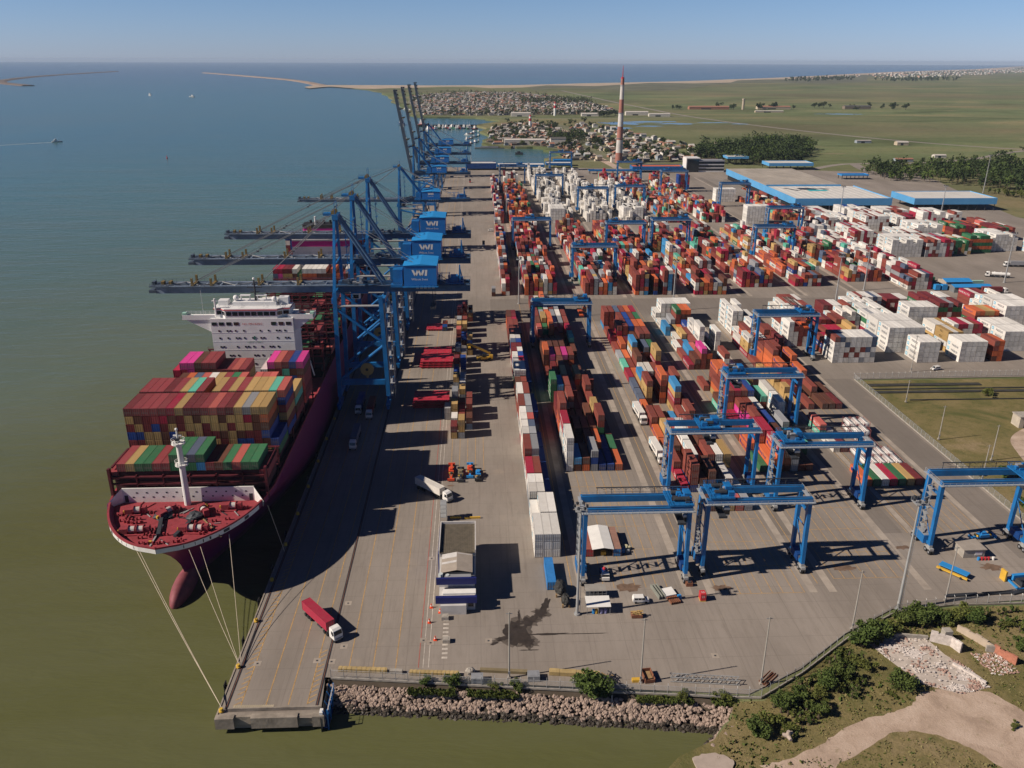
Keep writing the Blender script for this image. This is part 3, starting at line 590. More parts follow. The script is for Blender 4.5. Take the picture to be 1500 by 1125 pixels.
# ---- big white blocks of the right yard
RB = 'white reefer yard'
def solid(x0, y0, ncol, nrow, tiers, seed, pal='WWWWWWWW', block=RB, face=None, rag_=0.0):
    rng = random.Random(seed)
    for r_ in range(nrow):
        for c_ in range(ncol):
            h = tiers - (1 if rng.random() < rag_ else 0); t = rnd(rng, h, pal, 0.3)
            if face and c_ == 0: t = (face*3)[:h]
            if face and (pal == face or rng.random() < .6): t = (face*3)[:h]
            stack(x0+2.58*(c_+.5), y0+12.6*r_, t, block, c_, r_)
MW = 'WWWWWWwrrdRG'
solid(165.5, 424, 5, 2, 4, 1, 'WWwwrr', 'low reefer rows', rag_=.4); solid(157, 392, 4, 2, 5, 2, 'WWWwr', 'low reefer rows', rag_=.3)
solid(170, 367, 8, 1, 5, 3, 'WwGWWSr'); solid(170, 379.5, 3, 1, 3, 33, 'RrbR'); solid(176, 392, 6, 2, 4, 4, 'rdrrwyR', rag_=.3); solid(172, 430, 5, 2, 4, 5, 'RWSWwr', face='wrWr', rag_=.3)
solid(203, 381, 7, 2, 5, 6); solid(211, 366, 4, 1, 4, 7); solid(190, 418, 6, 2, 4, 8, MW, rag_=.4); solid(206, 412, 6, 3, 4, 9, MW, face='RwgW', rag_=.4)
solid(231.5, 366, 5, 1, 4, 10); solid(248, 366.5, 2, 1, 4, 30, 'rno'); solid(233, 381, 3, 2, 4, 11, 'wWy'); solid(226, 408, 6, 1, 6, 12); solid(243, 394, 6, 1, 4, 13, 'WWRwr'); solid(262, 381, 6, 2, 4, 14); solid(246, 424, 7, 2, 5, 15, MW, face='dorg', rag_=.2); solid(262, 408, 5, 1, 5, 16, 'rgoryd', face='orgr')
solid(278, 408, 7, 2, 6, 17); solid(285, 440, 7, 2, 4, 18, MW, rag_=.4); solid(298, 380, 6, 2, 5, 19, 'WWrw'); solid(318, 425, 7, 2, 5, 20, MW); solid(215, 447, 6, 1, 4, 21, 'WSRrw', face='WSR'); solid(236, 452, 5, 1, 3, 22, 'dRWd')
# ---- middle zone, beyond the cross road
fill(QB, 15.5, 2.5, 2, 494, 700, 3.2, 4.6, 41, 'rrdwwwwGGoyRS', .03, .6); fill(QB, 20.6, 2.5, 1, 520, 690, 1.5, 2.6, 42, 'bbbnd', .2); stack(10.5, 492, 'nG', QB, 9, 0, 20)
fill(QB, 17.5, 2.6, 3, 735, 1010, 2.5, 4.2, 43, 'rrdwwwwGGobR', .1, .6)
fill('far left block', 29.5, 2.9, 7, 494, 745, 2.6, 4.6, 44, MIX+'ow', .1, .3)
fill('far middle block', 66.5, 2.9, 7, 493.5, 705, 3.0, 4.6, 45, MIX+'rro', .08, .3)
fill('far centre block', 97.5, 2.9, 8, 492.5, 700, 3.4, 5.0, 46, MIX+'rrr', .08, .2)
fill('far right block', 134.5, 2.9, 7, 492, 690, 3.0, 5.0, 47, MIX+'ywr', .1, .25)
fill('distant fence block', 169, 2.9, 7, 509, 690, 2.4, 4.6, 48, MIX+'rro', .1, .3)
fill('distant red block', 204, 2.9, 7, 510, 690, 2.4, 4.2, 49, MIX+'wwrr', .12, .4)
fill('distant pale block', 243, 2.9, 8, 521, 690, 1.8, 3.8, 50, MIX+'wwrr', .15, .4)
fill('distant mixed strip', 273, 2.6, 6, 500, 700, 3.0, 4.4, 51, 'WWwwrRSGd', .05, .4)
for i, (x, y, nc, nr, t, pal, fc) in enumerate([(306, 592, 9, 2, 5, 'WWWW', None), (332, 592, 8, 2, 5, 'WwrRG', None), (299, 640, 8, 3, 4, MW, None), (330, 634, 8, 2, 4, MW, None), (356, 600, 6, 2, 4, 'rgyw', None), (372, 605, 7, 1, 5, 'gogo', 'gogo'), (352, 650, 9, 2, 5, 'WWWW', None), (392, 610, 8, 2, 5, 'WWWw', None), (418, 600, 7, 1, 4, 'WWWW', None),
        (300, 700, 8, 3, 4, MW, None), (330, 690, 8, 3, 5, 'WWWr', None), (362, 700, 8, 2, 4, MW, None), (390, 660, 9, 2, 4, 'orgRd', None), (420, 650, 6, 2, 4, 'rgWd', None), (300, 752, 9, 2, 3, MW, None), (335, 745, 9, 2, 4, 'WWWWb', None), (366, 735, 9, 2, 4, 'WWWr', None), (398, 725, 8, 2, 4, 'WWWR', None), (432, 690, 4, 2, 3, 'rsW', None), (430, 740, 5, 1, 3, 'WWr', None)]):
    solid(x, y, nc, nr, t, 60+i, pal, 'far white yard', fc, .25)
# ---- far zone
fill('faraway left block', 30, 2.9, 7, 760, 960, 2.6, 4.6, 70, 'ooooorrrydgnbw', .1, .4)
fill('faraway left block', 33, 2.9, 6, 985, 1015, 4, 5, 71, 'WWwd', .05, .1)
for i, (x0, nc, y0, y1) in enumerate([(64, 8, 740, 1060), (99, 8, 740, 1060), (134, 7, 735, 960)]): fill('distant reefer racks', x0, 2.9, nc, y0, y1, 2.2, 4.8, 73+i, 'wwwWwwGwW', .34, .9, wave=1.6)
solid(66, 735, 5, 2, 5, 80, 'WWWW', 'distant reefer racks'); solid(132, 740, 7, 2, 5, 81, 'WWWW', 'distant reefer racks', rag_=.3)
for i, (x0, nc, y0, y1) in enumerate([(168, 7, 735, 1000), (203, 7, 735, 1000), (150, 5, 980, 1060)]): fill('distant colour blocks', x0, 2.9, nc, y0, y1, 1.8, 4.4, 83+i, MIX+'wwrr', .25, .5)
solid(240, 728, 8, 1, 6, 87, 'WWWW', 'distant colour blocks'); solid(246, 850, 8, 1, 5, 88, 'WWWW', 'distant colour blocks'); fill('distant colour blocks', 271, 2.9, 8, 745, 860, 2, 4, 89, MIX, .3, .5); solid(228, 940, 5, 1, 6, 90, 'rdbR', 'distant colour blocks'); fill('distant colour blocks', 290, 2.6, 9, 870, 900, 1, 2, 91, 'drr', .4)
# ---- small stacks on the quay road
KB = 'narrow quay stacks'
for ci, x in enumerate((-9.3, -6.4, -3.5)):
    rng = random.Random(100+ci)
    for ri, y in enumerate((288, 296, 304, 311, 320, 327, 334, 341, 350, 358, 366, 374, 384, 393, 402, 411, 420, 430, 440, 450)):
        if ci == 2 and ri not in (1, 2, 3, 12, 13, 18, 19): continue
        if ri in (5, 9, 10) and ci == 0: continue
        stack(x, y, rnd(rng, rng.choice((2, 2, 3, 3, 3, 4)), 'rrnGGwbyyrSsd'), KB, ci, ri, 20)
stack(-12.2, 306, 'GG', KB, 3, 0, 20)
# ================================================================== QUAY CRANES
OCCLUDERS = []
PALEB = mat('pale_blue_steel', (0.20, 0.255, 0.34), 0.5, var=0.3, scale=0.3)  # pale grey-blue, used on the lowered booms
STEELB = mat('grey_blue_steel', (0.07, 0.095, 0.135), 0.55, var=0.3, scale=0.3)
def railing(mb, p0, p1, h=1.1, step=2.2, m=0):
    p0, p1 = Vector(p0), Vector(p1); n = max(1, round((p1-p0).length/step)); u = Vector((0, 0, h))
    for i in range(n+1):
        q = p0+(p1-p0)*(i/n); mb.beam(q, q+u, .07, .07, m)
    mb.beam(p0+u, p1+u, .07, .07, m); mb.beam(p0+u*.5, p1+u*.5, .05, .05, m)
RWHEEL = MB().tube((-.2, 0, 0), (.2, 0, 0), .38, 0, 8).mesh('wheel', GREYD)
RTYRE = MB().tube((-.22, 0, 0), (.22, 0, 0), .78, 0, 12).tube((-.24, 0, 0), (.24, 0, 0), .36, 1, 8).mesh('wheel', [RUBBER, GREY])
def logo_mb(y, cx, z, s):
    mb = MB(); k = s
    def slab(x0, x1, lean): mb.add([(cx+x0*k, y, z+k), (cx+x0*k+.62*k, y, z+k), (cx+x1*k+.62*k+lean, y, z-.75*k), (cx+x1*k+lean, y, z-.75*k)], [(3, 2, 1, 0)])
    for x0, x1 in ((-2.5, -1.7), (-.95, -1.55), (-.85, -.05), (.7, .1), (1.5, 1.3)): slab(x0, x1, 0)
    mb.text('Wilson Sons', (cx-.2*k, y, z-2.1*k), (1, 0, 0), (0, 0, 1), .95*k)
    return mb
def sts_crane(name, label, big, boom_up, loc, zb, apex, back, hx0, hx1, hz, hw=7.0, group='ship-to-shore quay cranes along the waterfront'):
    """local x points inland, rails at x = -10 and +10, zb is the underside of the boom"""
    t = thing(name, label, 'quay crane', loc, 0, group); hy = 10.3 if big else 8.2; lw = 1.7 if big else 1.5; gd = 2.9 if big else 2.2
    for sx in (-1, 1):
        for sy in (-1, 1):
            mb = MB(); mb.beam((10*sx, hy*sy, 5.0), (10*sx+(.9 if sx < 0 else -1.2), hy*sy, zb+1.5 if sx < 0 else zb), lw, lw*.85, 0, lw*.95, lw*.8)
            if sx > 0:
                mb.tube((10.9, hy*sy-1.2*sy, 5), (10.0, hy*sy-1.2*sy, zb-2), .35, 1, 6)
            leg = mb.build('leg', [BLUE, GREY], t)
            bg = MB(); y0 = hy*sy; bg.box(10*sx-.8, y0-4.6, 2.2, 10*sx+.8, y0+4.6, 3.1); bg.beam((10*sx, y0-3, 2.8), (10*sx, y0, 5.4), .8, .9); bg.beam((10*sx, y0+3, 2.8), (10*sx, y0, 5.4), .8, .9)
            for q in (-3.6, -1.2, 1.2, 3.6): bg.box(10*sx-.55, y0+q-1.0, .7, 10*sx+.55, y0+q+1.0, 2.2); 
            bo = bg.build('bogie', BLUE, t)
            for q in (-4.1, -3.1, -1.7, -.7, .7, 1.7, 3.1, 4.1): w_ = bpy.data.objects.new('wheel', RWHEEL); COL.objects.link(w_); w_.parent = bo; w_.location = (10*sx, y0+q, .46)
    pb = MB()                                                          # sill and portal beams
    for sx in (-1, 1): pb.box(10*sx-.75, -hy+.8, 5.2, 10*sx+.75, hy-.8, 7.3)
    for sy in (-1, 1): pb.box(-8.9, hy*sy-.75, 10.2, 8.9, hy*sy+.75, 12.4)
    pb.build('portal_beam', BLUE, t)
    br = MB()
    for sy in (-1, 1):
        br.tube((-9.0, hy*sy, zb-4), (9.0, hy*sy, zb-4), .5, 1, 8)
        br.tube((-9, hy*sy, zb-5), (9.2, hy*sy, 28), .62, 0, 8); br.tube((9.2, hy*sy, 27), (-9.2, hy*sy, 12.4), .62, 0, 8)
        br.tube((9.2, hy*sy, zb-9), (-1, hy*sy, zb-17.5), .5, 0, 8)
    for sx in (-1, 1): br.box(10*sx-.7, -hy+.8, zb-3.2, 10*sx+.5, hy-.8, zb-1.2)
    br.build('bracing', [BLUE, GALV], t)
    st = MB()                                                          # zig-zag stair on the landside leg
    z = 5.5; k = 0
    while z < zb-4:
        a, b = (-hy-2.0, -hy+1.8) if k % 2 == 0 else (-hy+1.8, -hy-2.0); x = 11.7+.9*(k % 2)
        st.beam((x, a, z), (x, b, z+3), .75, .12); st.beam((x+.4, a, z+1), (x+.4, b, z+4), .06, .06); st.beam((x-.4, a, z+1), (x-.4, b, z+4), .06, .06)
        st.box(11.2, -hy-2.8 if k % 2 else -hy+1.6, z+2.95, 13.2, -hy-1.8 if k % 2 else -hy+2.8, z+3.08); z += 3; k += 1
    for y in (-hy-2.6, -hy+2.6): st.beam((13.1, y, 5), (13.1, y, zb-3), .14, .14)
    lift = st.box(10.9, -hy+2.9, 13, 12.4, -hy+4.4, 16); st.build('stairway', GREY if big else STEELB, t)
    if big:
        cr = MB(); cr.tube((1.5, -hy+1.6, 16.0), (1.5, -hy+2.5, 16.0), 2.7, 0, 20); cr.tube((1.5, -hy+1.4, 16.0), (1.5, -hy+2.8, 16.0), .6, 1, 10); cr.box(1.1, -hy+1.6, 12.4, 1.9, -hy+2.4, 14); cr.build('cable_reel', [mat('tan_reel', (.42, .30, .12), .7), GREYD], t)
    # bridge girder, fixed part over the quay
    gb = MB()
    for sy in (-1, 1):
        gb.box(-9.5, 3.1*sy-.65, zb, back, 3.1*sy+.65, zb+gd, 0)
        gb.box(-9.5, 4.3*sy-.5, zb+gd-.2, back, 4.3*sy+.5, zb+gd-.1, 1); railing(gb, (-9.5, 4.8*sy, zb+gd-.1), (back, 4.8*sy, zb+gd-.1), m=1)
    for x in range(-6, int(back), 6): gb.box(x, -2.5, zb+.3, x+.6, 2.5, zb+1.4, 0)
    gb.box(back-.5, -3.8, zb, back, 3.8, zb+gd, 0); 
    rg_ = random.Random(int(loc[1]))
    for _ in range(26): gx, gy = rg_.uniform(-8, 7), rg_.uniform(-4.4, 3.6); gb.box(gx, gy, zb+gd, gx+rg_.uniform(.5, 2.2), gy+rg_.uniform(.4, 1.2), zb+gd+rg_.uniform(.3, 1.3), rg_.choice((1, 1, 1, 2)))
    gb.build('bridge_girder', [mat('girder_grey_blue', (.030, .095, .20), .5, var=.3, rust=.4), STEELB, GREY], t)
    # boom
    hinge = Vector((-10.4, 0, zb+gd*.6)); Lb = 70.5; ang = R(80) if boom_up else 0.0
    bm = MB()
    for sy in (-1, 1):
        bm.box(-Lb, 3.1*sy-.6, -gd*.6, 0, 3.1*sy+.6, gd*.4, 0); bm.box(-Lb, 4.25*sy-.45, gd*.4-.15, 0, 4.25*sy+.45, gd*.4-.05, 1); railing(bm, (-Lb, 4.7*sy, gd*.4-.05), (0, 4.7*sy, gd*.4-.05), m=1, step=2.8)
    for x in range(-int(Lb), 0, 6): bm.box(x, -2.5, -gd*.4, x+.6, 2.5, gd*.3, 0)
    k = 0
    for x in range(-int(Lb)+3, -4, 7): bm.beam((x, 3.1 if k % 2 else -3.1, gd*.4+.1), (x+7, -3.1 if k % 2 else 3.1, gd*.4+.1), .35, .3, 3); k += 1
    for x in (-Lb+14.5, -Lb+22, -Lb*.42, -Lb*.2): bm.box(x-.6, -3.6, gd*.4, x+.6, 3.6, gd*.4+.5, 2); bm.box(x-.5, -3.4, gd*.4+.5, x+.3, -2.7, gd*.4+3.0, 2); bm.box(x-.5, 2.7, gd*.4+.5, x+.3, 3.4, gd*.4+3.0, 2)
    bm.box(-Lb-2.6, -4.2, -gd*.5, -Lb, 4.2, -gd*.1, 1); bm.box(-Lb-2.4, -4.0, gd*.3, -Lb+5, 4.0, gd*.42, 1)
    for x in (-Lb-2, -Lb+1.5, -Lb+4.5): railing(bm, (x, -4, gd*.42), (x, 4, gd*.42), m=1); bm.box(x, -1.2, gd*.4, x+1.1, 1.0, gd*.4+1.3, 2 if x > -Lb else 1)
    ob = bm.build('boom', [PALEB if not boom_up else STEELB, STEELB, mat('oily_tan_machinery', (.20, .14, .05), .6), GALV], t); ob.location = hinge; ob.rotation_euler = (0, ang, 0)
    # A-frame mast, stays
    az = apex; ax = -8.4; mb = MB()
    for sy in (-1, 1): mb.beam((-9.1, hy*sy, zb+1.5), (ax, 2.4*sy if big else 2.0*sy, az), 1.25, 1.15, 0, .9, .9)
    mb.box(ax-.7, -3.6, az-1.8, ax+1.6, 3.6, az+.2); mb.box(-9.6, -hy, zb+.6, -8.5, hy, zb+1.8)
    for f in (.35, .62): mb.beam((-9.1+.7*f, -hy+(hy-2.4)*f, zb+1.5+(az-zb-1.5)*f), (-9.1+.7*f, hy-(hy-2.4)*f, zb+1.5+(az-zb-1.5)*f), .6, .6)
    mb.build('mast', BLUE, t)
    hd = MB(); hd.box(ax-4.4, -1.8, az-.4, ax-.4, 1.8, az+.5, 0)
    for y in (-2.4, -.8, .8, 2.4): hd.tube((ax-.2, y-.25, az+.8), (ax-.2, y+.25, az+.8), .95, 1, 12)
    railing(hd, (ax-4.4, -1.8, az+.5), (ax-.4, -1.8, az+.5), m=0); railing(hd, (ax-4.4, 1.8, az+.5), (ax-.4, 1.8, az+.5), m=0); hd.beam((ax+.4, -2.9, az+.2), (ax+.4, -2.9, az+4.6), .18, .18); hd.beam((ax+.4, 2.9, az+.2), (ax+.4, 2.9, az+4.6), .18, .18); hd.beam((ax+.4, -2.9, az+4.6), (ax+.4, 2.9, az+4.6), .18, .18)
    hd.build('mast_head', [BLUE, mat('oily_tan_machinery', (.20, .14, .05))], t)
    ld = MB()
    zz = zb+3
    while zz < az-3: ld.box(ax+2.2, hy*.55-(hy*.3)*(zz-zb)/(az-zb), zz, ax+3.6, hy*.55-(hy*.3)*(zz-zb)/(az-zb)+1.6, zz+.1); railing(ld, (ax+3.6, hy*.5-(hy*.3)*(zz-zb)/(az-zb), zz), (ax+3.6, hy*.5-(hy*.3)*(zz-zb)/(az-zb)+1.8, zz), step=.9); zz += 3.4
    ld.beam((ax+2.9, hy*.6, zb+2), (ax+2.9, hy*.3, az-3), .3, .3); ld.build('ladder', BLUE, t)
    bs = MB()
    for sy in (-1, 1):
        bs.tube((ax+1.2, 2.6*sy, az-.9), (9.4, 3.1*sy, zb+gd), .62, 0, 8)
        bs.tube((ax+.6, 2.0*sy, az), (back-9, 3.1*sy, zb+gd), .13 if big else .2, 1, 6)
    bs.build('backstay', [BLUE if not big else mat('pale_blue_stay', (.075, .15, .27), .5, var=.3), GALV], t)  # big cranes: stays in a paler, greyer blue than the frame
    fs = MB(); rot = Matrix.Rotation(ang, 3, 'Y')
    if not boom_up:
        for sy in (-1, 1):
            for xb in (-Lb+14, -Lb*.42):
                e = hinge+rot @ Vector((xb, 3.0*sy, gd*.4+.6)); fs.tube((ax-1, 2.2*sy, az), e, .14, 0, 6); mid = Vector((ax-1, 2.2*sy, az)).lerp(e, .52); fs.cbox(mid, (.9, .5, .7), 0)
        fs.tube((ax-4, 0, az+.6), hinge+Vector((-Lb+16, 0, 3)), .08, 0, 5)
    else:
        for sy in (-1, 1):
            e = hinge+rot @ Vector((-Lb*.42, 3.0*sy, gd*.4+.6)); kx = Vector((-14.0, 2.6*sy, az-1.5)); fs.tube((ax-1, 2.2*sy, az), kx, .2, 0, 6); fs.tube(kx, e, .2, 0, 6)
    fs.build('forestay', mat('dark_grey_stay', (.085, .095, .115), .6), t)
    # machinery house
    x0, x1, z0, z1 = hx0, hx1, zb+gd+.3, zb+gd+.3+hz
    h = MB(); h.box(x0, -hw, z0, x1, hw*1.42, z1-1.2, 0); cy = 0
    xm = (x0+x1)/2; h.add([(x0-.3, -hw-.3, z1-1.2), (x1+.3, -hw-.3, z1-1.2), (x1+.3, hw*1.45, z1-1.2), (x0-.3, hw*1.45, z1-1.2), (xm, -hw-.3, z1-.55), (xm, hw*1.45, z1-.55)], [(0, 1, 4), (3, 5, 2), (0, 4, 5, 3), (1, 2, 5, 4)], 1)
    ho = h.build('machinery_house', [mat('house_blue_panel', (.012, .15, .46), .45, var=.08, scale=.1), mat('house_roof_blue', (.02, .26, .62), .4, var=.1, scale=.15)], t)
    logo_mb(-hw-.03, xm, (z0+z1)/2+.4, hz*.145).build('lettering', WHITE, ho)
    vt = MB()
    for i in range(5): vt.box(x0+(x1-x0)*(.36+.12*i), -hw-.05, z0-1.1, x0+(x1-x0)*(.36+.12*i)+1.1, -hw+1, z0-.2, 1)
    vt.box(x0-.6, -hw-1.4, z0-.35, x1+.6, -hw, z0-.2, 0); railing(vt, (x0-.6, -hw-1.4, z0-.2), (x1+.6, -hw-1.4, z0-.2), m=0); vt.build('house_platform', [BLUE, GALV], t)
    el = MB(); el.box(x0-4.6, -4.5, z0, x0-.8, 3.5, z0+(6 if big else 4), 0); el.box(x0-5.5, -5.5, z0-1, x0-1, 5, z0, 0); railing(el, (x0-5.4, -5.4, z0), (x0-1, -5.4, z0)); el.build('electric_room', BLUE, t)
    # counter end winches, cab
    wn_ = MB(); wx = back-7
    wn_.box(wx-3, -3.4, zb+gd, wx+4.4, 3.4, zb+gd+.5, 0); wn_.box(wx-1, -2, zb+gd+.5, wx+2, 1.2, zb+gd+3, 0); wn_.beam((wx+2.8, -1.5, zb+gd+.5), (wx+2.8, -1.5, zb+gd+7.5), 1.0, 1.0, 0, .5, .5); wn_.beam((wx+4.2, -1.5, zb+gd+.5), (wx+2.8, -1.5, zb+gd+6.5), .4, .4, 0)
    wn_.beam((wx-5, -2.6, zb+gd), (wx-5, -2.6, zb+gd+4.5), .25, .25, 0); wn_.beam((wx-9, -2.6, zb+gd+4.4), (wx-1, -2.6, zb+gd+4.4), .2, .2, 0); railing(wn_, (wx-3, -3.6, zb+gd+.5), (wx+4.4, -3.6, zb+gd+.5), m=1); railing(wn_, (wx+4.5, -3.6, zb+gd+.5), (wx+4.5, 3.6, zb+gd+.5), m=1); 
    rg_ = random.Random(int(loc[1])+1)
    for _ in range(12): gx, gy = rg_.uniform(wx-3, wx+3.4), rg_.uniform(-3, 2); wn_.box(gx, gy, zb+gd+.5, gx+rg_.uniform(.4, 1.4), gy+rg_.uniform(.4, 1.2), zb+gd+rg_.uniform(1.0, 2.8), rg_.choice((0, 0, 1)))
    for q_ in (-4.5, -1.5): wn_.beam((wx+q_, 2.4, zb+gd), (wx+q_, 2.4, zb+gd+3.6), .22, .22, 0); wn_.beam((wx+q_, -2.4, zb+gd), (wx+q_, -2.4, zb+gd+3.6), .22, .22, 0); wn_.beam((wx+q_, -2.4, zb+gd+3.6), (wx+q_, 2.4, zb+gd+3.6), .22, .22, 0)
    wn_.build('counter_winch', [BLUE, STEELB], t)
    cb = MB(); cx = -2 if big else -6; cb.box(cx-1.4, -1.3, zb-3.6, cx+1.4, 1.3, zb-1, 0); cb.box(cx-1.45, -1.1, zb-3.3, cx-1.38, 1.1, zb-1.8, 1); cb.box(cx-1.2, -1.35, zb-3.3, cx+1.0, -1.28, zb-1.8, 1); cb.box(cx-2, -2.4, zb-1, cx+5, 2.4, zb-.2, 2); cb.build('operator_cab', [WHITE, GLASS, BLUE], t)
    sp = MB(); sx_ = {True: -44, False: 2}[big and not boom_up]; 
    if big: sp.box(22+6, -3.2, zb-7.6, 22+8.2, 3.2, zb-6.6, 1); sp.tube((29, 0, zb-6.8), (29, 0, zb), .1, 1, 5); sp.tube((30, 1, zb-6.8), (30, 1, zb), .1, 1, 5); sp.build('hanging_block', [YELLOW, GREYD], t)
    return t
SMALLCOL = 'ship-to-shore quay cranes along the waterfront'
sts_crane('quay_crane', 'nearest blue quay crane with boom lowered over the container ship, tall brace frame in shadow', True, False, (-47, 331, 0), 47.6, 78.3, 44.5, 18.2, 31.2, 9.4)
sts_crane('quay_crane', 'second blue quay crane from the camera, boom lowered just behind the white ship bridge', True, False, (-47, 380, 0), 47.6, 78.3, 44.5, 18.2, 31.2, 9.4)
sts_crane('quay_crane', 'third blue quay crane from the camera, boom lowered above the magenta funnel of the ship', True, False, (-47, 438, 0), 47.6, 78.3, 44.5, 18.2, 31.2, 9.4)
sts_crane('quay_crane', 'low blue quay crane standing alone, fourth along, its boom lowered over open water', False, False, (-47, 625, 0), 37.2, 62, 43, 7.8, 21, 6.4, 6.5)
for y, lab in ((780, 'blue quay crane with pale raised boom, the tallest and nearest of the raised ones'), (862, 'blue quay crane with dark raised boom, second of the raised ones'), (950, 'blue quay crane with dark raised boom, third of the raised ones'), (1050, 'farthest blue quay crane with raised boom, by the harbour basin')):
    sts_crane('quay_crane', lab, False, True, (-47, y, 0), 37.2, 62, 43, 7.8, 21, 6.4, 6.5)
# ================================================================== YARD CRANES
def rtg_proto(span=28.6):
    t = thing('yard_crane', 'x', 'yard crane'); h = span/2; zt = 22.0
    for sx in (-1, 1):
        for sy in (-1, 1):
            mb = MB(); mb.beam((h*sx, 3.9*sy, 2.6), (h*sx*.985, 3.3*sy, zt), .95, 1.25, 0, 1.1, 1.5); lg = mb.build('leg', BLUE, t)
            wz = MB()
            for q in (-.95, .95):
                for s2 in (-.42, .42): w_ = bpy.data.objects.new('wheel', RTYRE); COL.objects.link(w_); w_.parent = lg; w_.location = (h*sx+s2, 3.9*sy+q, .78)
            wz.box(h*sx-.6, 3.9*sy-1.5, 1.3, h*sx+.6, 3.9*sy+1.5, 2.0, 2); wz.beam((h*sx, 3.9*sy, 1.6), (h*sx, 3.9*sy, 2.7), .9, 1.4, 2); wz.build('bogie', [RUBBER, GREY, GALV], lg)
        sb = MB(); sb.box(h*sx-.5, -3.6, 2.5, h*sx+.5, 3.6, 3.5, 0); sb.build('sill_beam', BLUE, t)
        bb = MB(); bb.tube((h*sx, -3.8, 3.4), (h*sx*.99, 3.4, 13.5), .16, 0, 6); bb.tube((h*sx, 3.8, 13.6), (h*sx*.99, -3.4, 13.6), .16, 0, 6); bb.beam((h*sx*.985, -3.3, zt-3.2), (h*sx*.985, 3.3, zt-3.2), .55, .7, 0)
        bb.build('cross_brace', BLUE, t)
    for sy in (-1, 1):
        g = MB(); g.box(-h-.4, 3.4*sy-.62, zt-.3, h+.4, 3.4*sy+.62, zt+1.55); g.box(-h, 3.4*sy-.12, zt+1.55, h, 3.4*sy+.12, zt+1.68, 1); g.build('girder', [BLUE, GREYD], t)
    fr_ = MB(); fr_.tube((-h+4, 4.6, zt+3.2), (h-1, 4.6, zt+3.2), .16, 0, 6)
    for q in range(-10, 14, 4): fr_.beam((q, 4.6, zt+.4), (q, 4.6, zt+3.2), .12, .12)
    for q in range(-9, 13, 2): fr_.tube((q, 4.6, zt+3.1), (q+1, 4.6, zt+2.5), .05, 0, 4); fr_.tube((q+1, 4.6, zt+2.5), (q+2, 4.6, zt+3.1), .05, 0, 4)
    fr_.build('festoon_cable', GREYD, t)
    wk = MB()
    for sy in (-1, 1):
        wk.box(-h-.5, 4.05 if sy > 0 else -5.1, zt+.35, h+.5, 5.1 if sy > 0 else -4.05, zt+.45); railing(wk, (-h-.5, 5.1*sy, zt+.45), (h+.5, 5.1*sy, zt+.45), 1.1, 1.9)
    for sx in (-1, 1): railing(wk, (h*sx+.5*sx, -5, zt+.45), (h*sx+.5*sx, 5, zt+.45), 1.1, 1.9); wk.box(h*sx-.1 if sx > 0 else -h-1, -5, zt+.3, h+1 if sx > 0 else -h+.1, 5, zt+.42)
    wk.build('walkway', mat('grey_walkway_grating', (.36, .39, .42), .6, .2), t)
    pb = MB(); pb.box(-h-1.5, -2.6, 2.4, -h+1.2, 2.4, 4.9, 0); pb.box(-h-1.3, -2.4, 4.9, -h+1.0, 2.2, 5.05, 1); pb.box(-h-1.0, 2.4, 3, -h+1, 3.2, 4.6, 1); pb.build('power_unit', [BLUE, GREY], t)
    eb = MB(); eb.box(h-1.0, -2.4, 2.5, h+1.2, 2.2, 4.6, 0); eb.box(h-.6, -2.45, 2.9, h+.8, -2.35, 4.2, 1); eb.build('electric_cabinet', [BLUE_D, GREY], t)
    la = MB(); z = 3.2
    for i in range(9): la.box(-h-1.35, -1.2, z+i*2.05, -h-.5, 1.2, z+i*2.05+.08); la.beam((-h-.95, -1.2 if i % 2 else 1.2, z+i*2.05), (-h-.95, 1.2 if i % 2 else -1.2, z+(i+1)*2.05), .6, .08)
    for y in (-1.3, 1.3): la.beam((-h-1.35, y, 2.4), (-h-1.35, y, zt+.6), .1, .1)
    la.build('access_stair', GALV, t)
    return t
